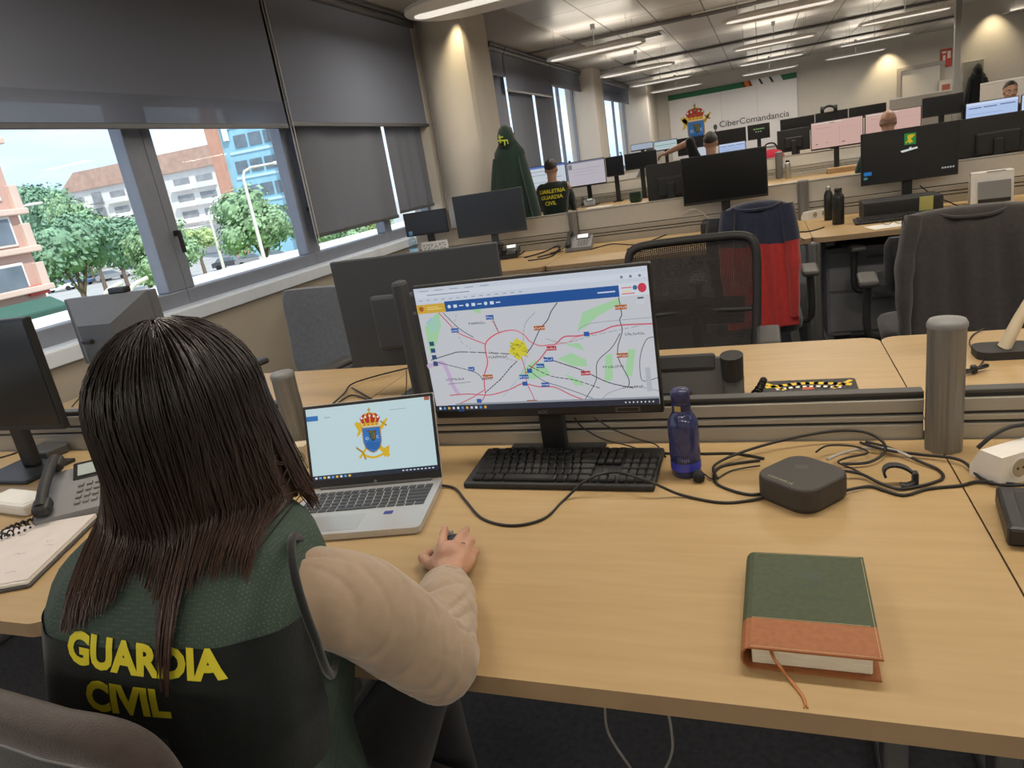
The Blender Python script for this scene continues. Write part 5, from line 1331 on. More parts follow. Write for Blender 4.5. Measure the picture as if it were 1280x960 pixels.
# cables on the desk
def cpx(pts): return [W(px, py, z=ZD + h) for px, py, h in pts]
R2 = 0.0030
G_ = 'black cables on the near desk'
cable('cable', 'black cable curling from the laptop over the keyboard', cpx([(545, 606, .006), (568, 610, .004), (582, 626, .003), (603, 648, .003), (640, 657, .003), (680, 648, .003), (706, 624, .003)]) + [W(735, 599, z=ZD + .036), W(770, 590, z=ZD + .036), W(812, 602, z=ZD + .034)] + cpx([(850, 618, .006), (900, 628, .003), (940, 625, .003), (968, 617, .006)]), R2, group=G_)
cable('cable', 'black cable looping high behind the mini computer', cpx([(950, 575, .004), (905, 582, .003), (893, 592, .003), (898, 606, .003), (935, 618, .003), (962, 615, .003)]), R2, group=G_)
cable('cable', 'black cable making the large arc along the divider', cpx([(897, 598, .012), (893, 582, .01), (925, 566, .014), (980, 550, .02), (1040, 539, .028), (1080, 540, .03), (1103, 552, .02), (1105, 566, .012), (1085, 578, .008), (1052, 580, .008)]), R2, group=G_)
cable('cable', 'black cable running flat from the bottle to the mini computer', cpx([(822, 565, .004), (840, 567, .003), (880, 567, .003), (920, 567, .003), (955, 573, .004)]), R2, group=G_)
cable('cable', 'thin black cable from the round cap to the mini computer', cpx([(880, 592, .006), (893, 599, .004), (915, 588, .003), (950, 582, .006)]), 0.0016, group=G_)
cable('cable', 'black cable from the mini computer towards the adapter box', cpx([(1048, 615, .01), (1085, 608, .004), (1105, 613, .003), (1130, 619, .003), (1160, 611, .003), (1200, 607, .003), (1225, 602, .004), (1285, 607, .006)]), R2, group=G_)
cable('cable', 'black cable with a sharp bend left of the right post', cpx([(1048, 588, .02), (1075, 592, .010), (1105, 606, .006), (1130, 611, .004), (1175, 600, .003), (1174, 588, .003), (1150, 577, .006), (1112, 560, .012), (1082, 552, .016)]), R2, group=G_)
cable('cable', 'black cable passing in front of the right post', cpx([(1075, 553, .018), (1110, 563, .012), (1150, 568, .008), (1200, 575, .010), (1225, 597, .006), (1250, 606, .006), (1285, 606, .006)]), R2, group=G_)
cable('cable', 'black cable in a small loop near the divider', cpx([(1020, 565, .02), (1035, 557, .02), (1068, 558, .016), (1085, 566, .010), (1060, 572, .010), (1048, 578, .014), (1070, 588, .008), (1098, 604, .005), (1122, 612, .004)]), 0.002, group=G_)
cable('cable', 'grey white network cable behind the mini computer', cpx([(1034, 574, .022), (1055, 566, .012), (1085, 560, .010), (1115, 562, .012), (1140, 572, .008)]), 0.003, m=mat('cable_grey', (0.42, 0.40, 0.37), rough=0.5, noise_amt=0.05), group=G_)
cable('cable', 'black cable bundled over the right socket block', [W(1222, 560, z=.79), W(1240, 545, z=.812), W(1262, 534, z=.822), W(1290, 530, z=.825)], 0.004, group=G_)
cable('cable', 'thin black cable dropping from the monitor to the desk', [W(718, 522, y=1.46), W(728, 534, y=1.475), W(752, 548, y=1.49), W(785, 557, y=1.505), W(812, 566, z=ZD + .004)], 0.0018, group=G_)
cable('cable', 'thin black cable dropping from the monitor towards the bottle', [W(742, 521, y=1.47), W(765, 536, y=1.48), W(795, 548, y=1.50), W(820, 556, z=ZD + .006), W(832, 571, z=ZD + .004)], 0.0018, group=G_)
cable('power_cord', 'pale cord hanging in a loop under the front desk edge', [W(756, 876, y=0.80), W(760, 915, y=0.80), W(785, 955, y=0.80), W(800, 975, y=0.80), W(825, 968, y=0.80), W(840, 940, y=0.80), W(838, 905, y=0.80), W(832, 880, y=0.80)], 0.0022, m=mat('cord_pale', (0.22, 0.21, 0.20), rough=0.5, noise_amt=0.05))

# --- left desk: monitor, telephone, white box, papers
a = W(37, 396, y=1.335); bz = W(80, 534, y=1.335)
monitor('black monitor cut off by the left picture edge, on a broad flat base', bz.x - 0.56, bz.x, W(40, 538, y=1.335).z, a.z, 1.335, screen=SCREEN_OFF)
ph = desk_phone('grey desk telephone half hidden by the hair of the woman', -1.69, 1.16, radians(36), bodymat=mat('phone_grey', (0.22, 0.22, 0.23), rough=0.5, noise_amt=0.05))
inv = Matrix.Rotation(-radians(36), 3, 'Z')
CP = smooth_path([inv @ (q - Vector((-1.69, 1.16, ZD))) for q in (W(68, 632, z=ZD + .02), W(50, 648, z=ZD + .012), W(20, 658, z=ZD + .012), W(3, 668, z=ZD + .012), W(15, 672, z=ZD + .012), W(40, 662, z=ZD + .012), W(62, 648, z=ZD + .012))], 22)
CQ = []
for i, q in enumerate(CP):
    a_ = i * 1.05; CQ.append(q + Vector((0, 0.0075 * cos(a_), 0.0075 * sin(a_))))
MB().tube(CQ, 0.0030, n=5).build('long_cord', RUBBER, ph)
p = W(30, 628, z=ZD + 0.015)
wb_ = thing('white_box', 'flat white plastic box left of the telephone', 'box', (p.x - 0.02, p.y, ZD), radians(-6))
MB().box((0, 0, 0.016), (0.20, 0.085, 0.032), 0.008).build('box_body', WHITEP, wb_); MB().box((0, 0, 0.0325), (0.18, 0.066, 0.002), 0.001).build('box_lid', PAPER, wb_)
nbk = thing('paper_pad', 'thick pad of pinkish cream pages on the left desk', 'notepad', (-1.72, 0.875, ZD), radians(24))
MB().box((0, 0, 0.004), (0.44, 0.31, 0.006), 0.002).build('back_cover', DARKGREY, nbk)
MB().box((0, 0, 0.011), (0.43, 0.30, 0.008), 0.002).build('page_block', PAPER, nbk)
MB().box((0, 0.002, 0.0165), (0.43, 0.295, 0.003), 0.001).build('top_sheet', mat('sheet_pinkish', (0.66, 0.60, 0.57), rough=0.85, noise_amt=0.04), nbk)
sc_ = Art(((0, 0, 0.018), (1, 0, 0), (0, 1, 0), (0, 0, 1)), lambda c: ink(c))
rs = random.Random(3)
for i in range(26):
    x, y = rs.uniform(-.19, .19), rs.uniform(-.11, .12); sc_.line([(x + 0.004 * k, y + rs.uniform(-.003, .003)) for k in range(rs.randint(3, 7))], 0.0012, (110, 100, 110))
sc_.build('handwriting', nbk)
cable('cable', 'black cable crossing the left desk behind the monitor base', cpx([(-10, 590, .003), (30, 578, .003), (55, 566, .003), (80, 556, .006), (110, 546, .006), (130, 540, .01)]), R2, group='black cables on the left desk')
cable('cable', 'black cable tangled beside the telephone', cpx([(55, 548, .008), (75, 556, .006), (90, 560, .004), (110, 556, .008), (100, 545, .012), (78, 545, .006), (66, 560, .003), (70, 580, .003)]), R2, group='black cables on the left desk')
cable('cable', 'black cable running along the divider at far left', cpx([(-10, 575, .003), (20, 566, .003), (50, 552, .01), (85, 541, .02), (125, 545, .02)]), R2, group='black cables on the left desk')
b_ = W(38, 566, z=ZD + .015)
tag(MB().box((0, 0, 0.016), (0.13, 0.08, 0.030), 0.006).build('hub_box', DARKGREY, None, (b_.x + 0.06, b_.y + 0.01, ZD), radians(-5)), 'flat dark hub box behind the left monitor base', 'hub')

# --- facing desks: dark monitor back, grey all-in-one, telephone, mouse mat, lamp arm
mb_ = mon_px('big dark monitor seen from behind, left of the map monitor', (416, 328), (622, 301), (446, 457), 1.97, face='far', housing=SLATE, logo=True)
a = W(504, 385, y=1.80); b = W(524, 500, y=1.80)
ai = mon_px('grey all in one computer seen from behind at the window', (86, 369), (196, 364), (120, 452), 2.02, face='far', housing=mat('housing_mid_grey', (0.105, 0.11, 0.12), rough=0.5, noise_amt=0.05), thin=0.03, vesa=False, name='all_in_one_computer')
hh_ = MB()
x0_, x1_, zz0, zz1 = -0.19, 0.19, W(120, 452, y=2.02).z - ZD + 0.02, W(140, 367, y=2.02).z - ZD
r0 = [(x0_ - 0.02, -0.03, zz0), (x1_ + 0.02, -0.03, zz0), (x1_ + 0.02, -0.03, zz1), (x0_ - 0.02, -0.03, zz1)]
r1 = [(x0_ * 0.45, -0.12, zz0), (x1_ * 0.45, -0.12, zz0), (x1_ * 0.45, -0.12, zz1 - 0.095), (x0_ * 0.45, -0.12, zz1 - 0.095)]
hh_.loft([r0, r1], smooth=False); hh_.build('rear_hump', mat('housing_mid_grey', (0.105, 0.11, 0.12)), ai)
cm_ = MB(); cm_.box((0.06, -0.014, zz1 + 0.012), (0.09, 0.03, 0.024), 0.006); cm_.build('webcam', BLACK, ai)
cm_ = MB(); cm_.box((-0.05, -0.125, zz0 + 0.09), (0.05, 0.02, 0.016), 0.004); cm_.build('rear_clip', BLACK, ai)
# stand of a turned monitor beside the map monitor
tag(MB().box((0, 0, 0.21), (0.036, 0.05, 0.42), 0.012).box((0, -0.0, 0.008), (0.16, 0.12, 0.016), 0.006).build('monitor_stand', SLATE, None, (W(516, 440, y=1.72).x, 1.72, ZD)), 'dark grey upright stand column just left of the map monitor', 'stand')
pa, pb_ = W(832, 497, y=1.72), W(893, 497, y=1.72)
ph2 = thing('desk_phone', 'dark desk telephone seen from behind, over the divider right of the monitor', 'telephone', ((pa.x + pb_.x) / 2, 1.74, ZD), 0.0, 'desk telephones')
RX = Matrix.Rotation(radians(-28), 3, 'X')
MB().box((0, 0.03, 0.012), (0.19, 0.19, 0.020), 0.006).box((0, -0.005, 0.075), (0.175, 0.022, 0.135), 0.006, RX).build('phone_body', DARKGREY, ph2)
MB().box((-0.01, 0.028, 0.118), (0.155, 0.050, 0.045), 0.008, RX).build('display_housing', MATTE, ph2)
MB().box((-0.04, -0.052, 0.045), (0.10, 0.004, 0.05), 0.002, RX).build('rear_plate', BLACK, ph2)
hs_ = MB(); hs_.tube(smooth_path([(0.108, 0.11, 0.050), (0.108, 0.06, 0.085), (0.108, -0.005, 0.125)], 5), 0.016, n=10, flat=0.8); hs_.cyl((0.108, 0.0, 0.085), (0.108, -0.012, 0.148), 0.026, 0.028, n=20); hs_.box((0.108, 0.11, 0.04), (0.044, 0.05, 0.03), 0.01)
hs_.build('handset', MATTE, ph2)
MB().box((0.108, -0.005, 0.05), (0.050, 0.05, 0.085), 0.008, RX).build('handset_cradle', DARKGREY, ph2)
MB().tube([Vector((0.13 + 0.05 * sin(pi * u), -0.02 + 0.05 * u, 0.018 + 0.055 * sin(pi * u) ** 2)) + Vector((0.007 * cos(i * 1.1), 0, 0.007 * sin(i * 1.1))) for i, u in enumerate([k / 119 for k in range(120)])], 0.0026, n=5).build('coiled_cord', RUBBER, ph2)
mt = thing('mouse_mat', 'black mouse mat with a yellow crest lying behind the divider', 'mouse mat', (W(1010, 485, z=ZD).x, 1.80, ZD))
MB().prism(rrect(0.235, 0.27, 0.012), 0, 0.004).build('mat_pad', cloth('mat_black', (0.014, 0.013, 0.013)), mt)
ar = Art(((0.0, 0.0, 0.0041), (-1, 0, 0), (0, -1, 0), (0, 0, 1)), ink, eps=0.0002)
ar.rect(-0.014, -0.085, 0.014, -0.055, (176, 70, 50)); ar.up()
ar.line([(-0.10, -0.085), (0, -0.105), (0.10, -0.085)], 0.018, (222, 186, 40), curve=True); ar.line([(-0.075, -0.065), (0, -0.08), (0.075, -0.065)], 0.012, (226, 222, 210), curve=True); ar.line([(0.06, -0.06), (0.105, -0.115)], 0.012, (222, 186, 40)); ar.line([(-0.06, -0.06), (-0.105, -0.115)], 0.012, (222, 186, 40))
ar.build('mat_crest', mt)
p = W(1265, 447, z=ZD)
la = thing('desk_lamp', 'beige lamp arm on a dark foot at the right edge behind the divider', 'lamp', (p.x - 0.01, p.y + 0.03, ZD))
MB().prism(rrect(0.14, 0.10, 0.03), 0, 0.022).build('lamp_foot', MATTE, la)
tt = W(1276, 330, y=p.y + 0.05)
MB().tube([(0.0, 0.0, 0.02), (0.03, 0.0, 0.10), (0.075, 0.0, 0.20), (0.085, 0, 0.36)], 0.018, n=10, radii=[0.026, 0.021, 0.017, 0.015], flat=0.6).build('lamp_stem', CREAMP, la)
MB().box((0.17, -0.02, 0.37), (0.26, 0.07, 0.022), 0.010).build('lamp_head', CREAMP, la)
cable('cable', 'thin black cable winding behind the right post', [W(1230, 411, z=ZD + .004), W(1216, 419, z=ZD + .003), W(1212, 430, z=ZD + .003), W(1222, 441, z=ZD + .003), W(1229, 450, z=ZD + .003), W(1224, 458, z=ZD + .01)], 0.002, group='black cables behind the divider')
cb = MB()
for i in range(5): cb.tube(smooth_path([(-0.028, -0.02, 0.006 + 0.003 * i), (0.0, 0.002 * i, 0.009), (0.03, 0.022 - 0.002 * i, 0.010 + 0.002 * i), (0.034, 0.015, 0.012), (0.0, -0.008, 0.012), (-0.03, -0.026, 0.008)], 4, ), 0.0028, n=6)
cb.box((0.002, 0.0, 0.012), (0.014, 0.022, 0.02), 0.004)
p = W(1216, 467, z=ZD)
tag(cb.build('coiled_cable', RUBBER, None, (p.x, p.y, ZD)), 'tied bundle of black cable behind the right post', 'cable')
p = W(1090, 491, z=ZD)
tag(MB().box((0, 0, 0.001), (0.10, 0.07, 0.0016)).build('paper_note', PAPER, None, (0.45, 1.66, ZD), radians(12)), 'white slip of paper behind the right post', 'paper')
cable('cable', 'black cable arching over the desk left of the map monitor', cpx([(412, 508, .01), (430, 492, .008), (440, 480, .01), (470, 470, .012), (510, 460, .012)]), 0.003, group='black cables behind the divider')
cable('cable', 'second black cable forking near the left post', cpx([(418, 508, .006), (440, 494, .006), (470, 503, .004), (440, 485, .012)]), 0.003, group='black cables behind the divider')
cable('cable', 'thin straight black cable hanging by the monitor stand', [W(508, 462, y=1.80), W(508, 480, y=1.79), W(507, 496, z=ZD + .004)], 0.0016, group='black cables behind the divider')
cable('cable', 'black cable lying on the window side desk', cpx([(90, 508, .003), (105, 490, .003), (112, 478, .004)]), 0.002, group='black cables behind the divider')

# chairs on the far side of the near row
GREYF = cloth('chair_fabric_grey', (0.115, 0.122, 0.14), bump=0.15)
gc = swivel_chair('grey upholstered office chair by the window wall', -2.13, 2.62, radians(172), fabric=GREYF, back_z=0.58, back_h=0.42, back_w=0.44, seat_z=0.48)
mc = swivel_chair('office chair with see through black mesh back', -0.29, 2.66, radians(180), mesh_back=True, seat_z=0.47, back_h=0.50, back_w=0.51, back_z=0.52)
# ------------------------------------------------------------------ people
from mathutils.bvhtree import BVHTree
def limb(mb, pts, radii, n=16, k=5, flat=1.0):
    P = smooth_path(pts, k); N = len(P); R_ = []
    m_ = len(radii) - 1
    for i in range(N):
        u = i / (N - 1) * m_; j = min(int(u), m_ - 1); f = u - j; f = f * f * (3 - 2 * f); R_.append(radii[j] * (1 - f) + radii[j + 1] * f)
    mb.tube(P, 0, n=n, radii=R_, flat=flat)
    for p, r in ((P[0], R_[0]), (P[-1], R_[-1])): mb.ell(p, (r, r, r), 12, 8)

def frame_of(fwd, up=Vector((0, 0, 1))):
    f = Vector(fwd).normalized(); r = f.cross(up).normalized(); u = r.cross(f).normalized()
    return Matrix((r, f, u)).transposed()       # columns: right, forward, up

def head_geo(mb, c, F, s=1.0):
    """skull, jaw, nose, lips, brow and ears; F = 3x3 frame (right, forward, up)"""
    c = Vector(c); L = lambda x, y, z: c + F @ Vector((x * s, y * s, z * s))
    mb.ell(L(0, -0.012, 0.025), (0.074 * s, 0.094 * s, 0.092 * s), 24, 16, F)
    mb.ell(L(0, 0.022, -0.040), (0.060 * s, 0.066 * s, 0.075 * s), 20, 14, F)
    mb.ell(L(0, 0.050, -0.088), (0.030 * s, 0.032 * s, 0.024 * s), 14, 10, F)
    mb.ell(L(0, 0.072, 0.028), (0.050 * s, 0.016 * s, 0.012 * s), 14, 8, F)
    mb.tube([L(0, 0.080, 0.020), L(0, 0.096, -0.008), L(0, 0.103, -0.026)], 0.01, n=10, radii=[0.007 * s, 0.009 * s, 0.012 * s])
    mb.ell(L(0, 0.092, -0.028), (0.017 * s, 0.012 * s, 0.008 * s), 12, 8, F)
    mb.ell(L(0, 0.082, -0.055), (0.023 * s, 0.010 * s, 0.005 * s), 12, 8, F); mb.ell(L(0, 0.081, -0.065), (0.020 * s, 0.010 * s, 0.006 * s), 12, 8, F)
    for sx in (-1, 1):
        mb.ell(L(sx * 0.074, -0.005, -0.008), (0.008 * s, 0.017 * s, 0.031 * s), 12, 10, F)
        mb.ell(L(sx * 0.043, 0.060, -0.022), (0.020 * s, 0.018 * s, 0.018 * s), 12, 8, F)
    return L

def eyes(L, F, parent, s=1.0, iris=(0.06, 0.035, 0.02)):
    EW = mat('eye_white', (0.7, 0.68, 0.65), rough=0.2, noise_amt=0.02); IR = mat('iris_brown', iris, rough=0.15, noise_amt=0.05)
    for sx in (-1, 1):
        e = MB().ell(L(sx * 0.031, 0.070, 0.006), (0.0125 * s, 0.0115 * s, 0.0075 * s), 14, 10, F).build('eye', EW, parent)
        MB().ell(L(sx * 0.031, 0.0795, 0.006), (0.0052 * s, 0.0028 * s, 0.0052 * s), 10, 8, F).build('iris', IR, e)
        b = MB(); b.tube([L(sx * 0.014, 0.083, 0.026), L(sx * 0.031, 0.082, 0.031), L(sx * 0.050, 0.070, 0.026)], 0.003 * s, n=6); b.build('eyebrow', HAIR_D, parent)

HAIR_D = mat('hair_dark_brown', (0.020, 0.014, 0.011), rough=0.42, noise_amt=0.4, noise_scale=60, stretch=(1, 1, 0.12), bump=0.3, bump_scale=300)
HAIR_K = mat('hair_black', (0.022, 0.016, 0.013), rough=0.5, noise_amt=0.3, noise_scale=80, bump=0.5, bump_scale=400)

def finger(mb, pts, r0, r1):
    n = len(pts); mb.tube(smooth_path(pts, 4), 0, n=10, radii=[r0 + (r1 - r0) * i / (4 * (n - 1)) for i in range(4 * (n - 1) + 1)])
    for p in pts[1:-1]: mb.ell(p, (r0 * 1.06,) * 3, 10, 8)
    mb.ell(pts[-1], (r1 * 1.02,) * 3, 10, 8); mb.ell(pts[0], (r0 * 1.1,) * 3, 10, 8)

def simple_hand(mb, wrist, fwd, up, side, s=1.0, curl=0.5):
    """a relaxed hand; side=+1 thumb to the right of fwd"""
    F = frame_of(fwd, Vector(up)); w = Vector(wrist); L = lambda x, y, z: w + F @ Vector((x * s, y * s, z * s))
    mb.ell(L(0, 0.045, 0), (0.038 * s, 0.052 * s, 0.015 * s), 16, 10, F); mb.ell(L(0, 0.008, 0), (0.026 * s, 0.03 * s, 0.019 * s), 12, 8, F)
    for i, (x, ln) in enumerate(((-0.029, 0.058), (-0.010, 0.072), (0.010, 0.078), (0.029, 0.070))):
        if side < 0: x = -x
        a = curl
        p = [L(x * 0.85, 0.075, 0.004)]
        q = Vector((x, 0.088, 0.004)); ang = 0.1
        for f in (0.42, 0.33, 0.27):
            ang += a; q = q + Vector((x * 0.06, ln * f * cos(ang), -ln * f * sin(ang))); p.append(L(*q))
        finger(mb, p, 0.0088 * s, 0.0070 * s)
    finger(mb, [L(side * 0.022, 0.022, -0.004), L(side * 0.045, 0.042, -0.010), L(side * 0.056, 0.062, -0.016), L(side * 0.058, 0.080, -0.020)], 0.0105 * s, 0.0078 * s)

def wrap_text(parent, name, lines, origin, right, up, ray_dir, bvh, m_, off=0.0015, slant=0.0):
    """lettering laid on a garment: every point dropped onto the cloth along ray_dir"""
    o, r, u, d = [Vector(x) for x in (origin, right, up, ray_dir)]
    mb = MB()
    for s, x, y, size, bold, sx in lines:
        vs, fs = text_geo(s, size, 'CENTER', bold)
        bm = bmesh.new(); V = [bm.verts.new((a * sx, b, 0)) for a, b in vs]
        for f in fs:
            try: bm.faces.new([V[i] for i in f])
            except ValueError: pass
        for _ in range(3):
            ed = [e for e in bm.edges if e.calc_length() > size * 0.16]
            if not ed: break
            bmesh.ops.subdivide_edges(bm, edges=ed, cuts=1)
            bmesh.ops.triangulate(bm, faces=bm.faces)
        bm.verts.index_update(); out = []
        for v in bm.verts:
            p = o + r * (v.co.x + x) + u * (v.co.y + y + slant * (v.co.x + x)) - d * 0.5
            h = bvh.ray_cast(p, d)
            out.append(h[0] - d * off if h[0] is not None else p + d * 0.5)
        mb.add(out, [tuple(v.index for v in f.verts) for f in bm.faces]); bm.free()
    return mb.build(name, m_, parent)

def bvh_of(o):
    me = o.data; M_ = o.matrix_basis
    return BVHTree.FromPolygons([M_ @ v.co for v in me.vertices], [tuple(p.vertices) for p in me.polygons])

# ---------------- the woman at the laptop
psi = radians(9)
Fw = Vector((-sin(psi), cos(psi), 0)); Rt = Vector((cos(psi), sin(psi), 0)); Uz = Vector((0, 0, 1))
BK = W(228, 815, d=0.885)                       # middle of the back at the height of the lettering
TC = BK + Fw * 0.112 - Rt * 0.068
def tc_(lean): q = TC + Fw * lean; return (q.x, q.y)
TA = [(0.47, tc_(-0.075), 0.180, 0.125), (0.55, tc_(-0.070), 0.185, 0.120), (0.65, tc_(-0.055), 0.168, 0.108), (0.75, tc_(-0.040), 0.164, 0.106), (0.85, tc_(-0.020), 0.174, 0.112), (0.93, tc_(-0.004), 0.163, 0.112), (0.98, tc_(0.008), 0.163, 0.104), (1.02, tc_(0.022), 0.150, 0.090), (1.045, tc_(0.032), 0.122, 0.076), (1.065, tc_(0.040), 0.085, 0.064), (1.078, tc_(0.046), 0.060, 0.056)]
def torso_at(z):
    z = min(max(z, TA[0][0]), TA[-1][0])
    for (z0, c0_, a0, b0), (z1, c1_, a1, b1) in zip(TA[:-1], TA[1:]):
        if z <= z1:
            f = (z - z0) / (z1 - z0)
            return Vector((c0_[0] + (c1_[0] - c0_[0]) * f, c0_[1] + (c1_[1] - c0_[1]) * f, z)), a0 + (a1 - a0) * f, b0 + (b1 - b0) * f
def torso_pt(phi, z, off=0.0):
    c, a_, b_ = torso_at(z)
    cu, sv = cos(phi), sin(phi); e = 0.68
    return c + Rt * ((a_ + off) * math.copysign(abs(cu) ** e, cu)) + Fw * ((b_ + off) * math.copysign(abs(sv) ** e, sv))
HC = Vector((TC.x, TC.y, 1.166)) + Fw * 0.075 + Rt * 0.014
print('TC', TC, 'BK', BK, 'HC', HC)
HF = frame_of((Fw - Rt * 0.2 + Vector((0, 0, -0.22))).normalized())
SR = W(414, 738, d=0.915); ER = W(546, 822, z=0.795); WR = W(562, 722, z=0.775)
SL = Vector((TC.x, TC.y, 0.965)) - Rt * 0.155 + Fw * 0.01; EL = SL + Vector((-0.075, 0.10, -0.215)); WLh = EL + Vector((0.10, 0.13, -0.12))
woman = MB()
rings = [[torso_pt(2 * pi * k / 28, z, -0.02) for k in range(28)] for z in (0.47, 0.55, 0.65, 0.75, 0.85, 0.93, 0.98, 1.02, 1.045, 1.065)]
woman.loft(rings)
limb(woman, [Vector((TC.x, TC.y, 1.04)) + Fw * 0.03, Vector((TC.x, TC.y, 1.09)) + Fw * 0.05, HC + HF @ Vector((0, -0.01, -0.05))], [0.056, 0.050, 0.052], 16)
LH = head_geo(woman, HC, HF, 1.0)
limb(woman, [SR + Rt * -0.03, (SR + ER) / 2, ER], [0.050, 0.044, 0.038]); limb(woman, [ER, (ER + WR) / 2, WR], [0.039, 0.034, 0.025])
limb(woman, [SL + Rt * 0.03, (SL + EL) / 2, EL], [0.050, 0.044, 0.038]); limb(woman, [EL, (EL + WLh) / 2, WLh], [0.039, 0.034, 0.025])
HIPS = Vector((TC.x, TC.y, 0.535)) - Fw * 0.07
LEGS = []
for sx in (-1, 1):
    h = HIPS + Rt * (sx * 0.09); kn = h + Fw * 0.40 + Rt * (sx * 0.03) + Vector((0, 0, 0.01)); an = kn + Fw * 0.04 + Vector((0, 0, -0.44)); LEGS.append((h, kn, an, sx))
    limb(woman, [h, (h + kn) / 2, kn], [0.075, 0.066, 0.052]); limb(woman, [kn, (kn + an) / 2 + Fw * -0.01, an], [0.050, 0.050, 0.034])
    limb(woman, [an, an + Fw * 0.10 + Vector((0, 0, -0.035))], [0.034, 0.030])
# right hand on the mouse, finger joints surveyed in the photograph
def hp_(px, py, z): return W(px, py, z=ZD + z)
woman.ell(hp_(563, 697, 0.036), (0.036, 0.046, 0.016), 18, 12, frame_of((W(568, 670, z=ZD) - W(560, 720, z=ZD)).normalized()))
limb(woman, [WR, hp_(562, 708, 0.036), hp_(563, 695, 0.040)], [0.024, 0.027, 0.028], 14, flat=0.62)
limb(woman, [hp_(560, 712, 0.034), hp_(556, 696, 0.040), hp_(553, 683, 0.044)], [0.018, 0.016, 0.012], 12)
limb(woman, [hp_(566, 712, 0.034), hp_(575, 698, 0.038), hp_(581, 688, 0.038)], [0.018, 0.016, 0.012], 12)
limb(woman, [hp_(570, 714, 0.028), hp_(583, 704, 0.026), hp_(589, 697, 0.025)], [0.017, 0.014, 0.010], 12)
finger(woman, [hp_(552, 684, 0.044), hp_(553, 676, 0.049), hp_(555, 667, 0.044), hp_(556, 661, 0.036)], 0.0092, 0.0076)
finger(woman, [hp_(567, 682, 0.045), hp_(574, 674, 0.049), hp_(580, 666, 0.042), hp_(583, 662, 0.034)], 0.0092, 0.0076)
finger(woman, [hp_(578, 687, 0.039), hp_(584, 681, 0.041), hp_(589, 676, 0.033), hp_(589, 676, 0.018)], 0.0090, 0.0074)
finger(woman, [hp_(586, 696, 0.027), hp_(591, 692, 0.028), hp_(594, 690, 0.020), hp_(594, 690, 0.010)], 0.0080, 0.0066)
finger(woman, [hp_(548, 712, 0.028), hp_(537, 704, 0.024), hp_(530, 697, 0.018), hp_(537, 691, 0.014)], 0.0115, 0.0085)
simple_hand(woman, WLh, (0.2, 0.9, -0.2), (0.1, 0.2, 1), 1, 0.95, 0.35)
wo_ = remesh(woman.build('person', SKIN), 0.0036, 3)
tag(wo_, 'long-haired person in green vest with yellow lettering, one hand on the mouse', 'person')
eyes(LH, HF, wo_)
nl_ = MB()
for px, py, z in ((556, 660, 0.0395), (583, 661, 0.0385)): nl_.ell(hp_(px, py, z), (0.0048, 0.0052, 0.0030), 10, 6)
nl_.build('fingernails', mat('nail', (0.58, 0.36, 0.28), rough=0.25, noise_amt=0.03), wo_)
rg_ = MB(); c_ = (hp_(578, 687, 0.039) + hp_(584, 681, 0.041)) / 2; dv = (hp_(584, 681, 0.041) - hp_(578, 687, 0.039)).normalized(); e1 = dv.orthogonal().normalized(); e2 = dv.cross(e1)
rg_.tube([c_ + (e1 * cos(a) + e2 * sin(a)) * 0.0102 for a in [2 * pi * k / 20 for k in range(20)]], 0.0010, n=6, closed=True); rg_.build('ring', CHROME, wo_)

# sweater
FLEECE = cloth('fleece_cream', (0.40, 0.30, 0.215), bump=0.06, scale=700, noise_amt=0.05, sheen=0.4)
sw_ = MB()
sw_.loft([[torso_pt(2 * pi * k / 28, z, -0.006) for k in range(28)] for z in (0.60, 0.75, 0.85, 0.93, 0.98, 1.02, 1.045, 1.062)])
limb(sw_, [SR - Rt * 0.05 + Vector((0, 0, 0.01)), SR * 0.75 + ER * 0.25 + Vector((0, 0, 0.004)), SR * 0.4 + ER * 0.6, ER + (ER - SR) * 0.03], [0.054, 0.064, 0.063, 0.058], 24, 6)
limb(sw_, [ER, ER * 0.62 + WR * 0.38, ER * 0.25 + WR * 0.75, WR + (ER - WR) * 0.16], [0.057, 0.053, 0.046, 0.038], 24, 6)
limb(sw_, [SL + Rt * 0.05, SL * 0.6 + EL * 0.4, EL], [0.074, 0.067, 0.058], 20); limb(sw_, [EL, (EL + WLh) / 2, WLh], [0.056, 0.049, 0.038], 20)
AX = (WR - ER); AX2 = (ER - SR)
def wrinkle(me):
    up_l, fo_l = AX2.length, AX.length; ua, fa = AX2.normalized(), AX.normalized()
    inn = ((SR - ER).normalized() + (WR - ER).normalized()).normalized()
    D_ = []
    for v in me.vertices:
        p = v.co; d = 0.0
        if (p - SL).length > 0.22 and (p - EL).length > 0.22:
            su, sf = (p - SR).dot(ua), (p - ER).dot(fa)
            nn = noise.noise(p * 14.0)
            low = sf > 0.0
            ax_, s_, o_ = (fa, sf, ER) if low else (ua, su, SR)
            q = p - o_ - ax_ * s_; side = q.normalized().dot(inn) if q.length > 1e-5 else 0
            n1 = noise.noise(Vector((s_ * 17 + side * 1.4, side * 1.1, 3.0 if low else 9.0)))
            n2 = noise.noise(Vector((s_ * 34 - side * 1.0, side * 1.6, 5.0 if low else 13.0)))
            w1 = max(0.15, 1 - abs(s_ - (0 if low else up_l)) / 0.20)
            d -= 0.0075 * max(0, 1 - abs(n1) * 4.0) ** 2 * (0.45 + 0.55 * w1) * (0.75 + 0.25 * side)
            d -= 0.0022 * max(0, 1 - abs(n2) * 4.5) ** 2 * w1 * (0.7 + 0.3 * side)
            d += 0.0050 * noise.noise(p * 9.0 + Vector((3, 1, 7)))
            d += 0.002 * nn
        D_.append(d)
    nr = [v.normal.copy() for v in me.vertices]
    for v, d, n_ in zip(me.vertices, D_, nr): v.co = v.co + n_ * d
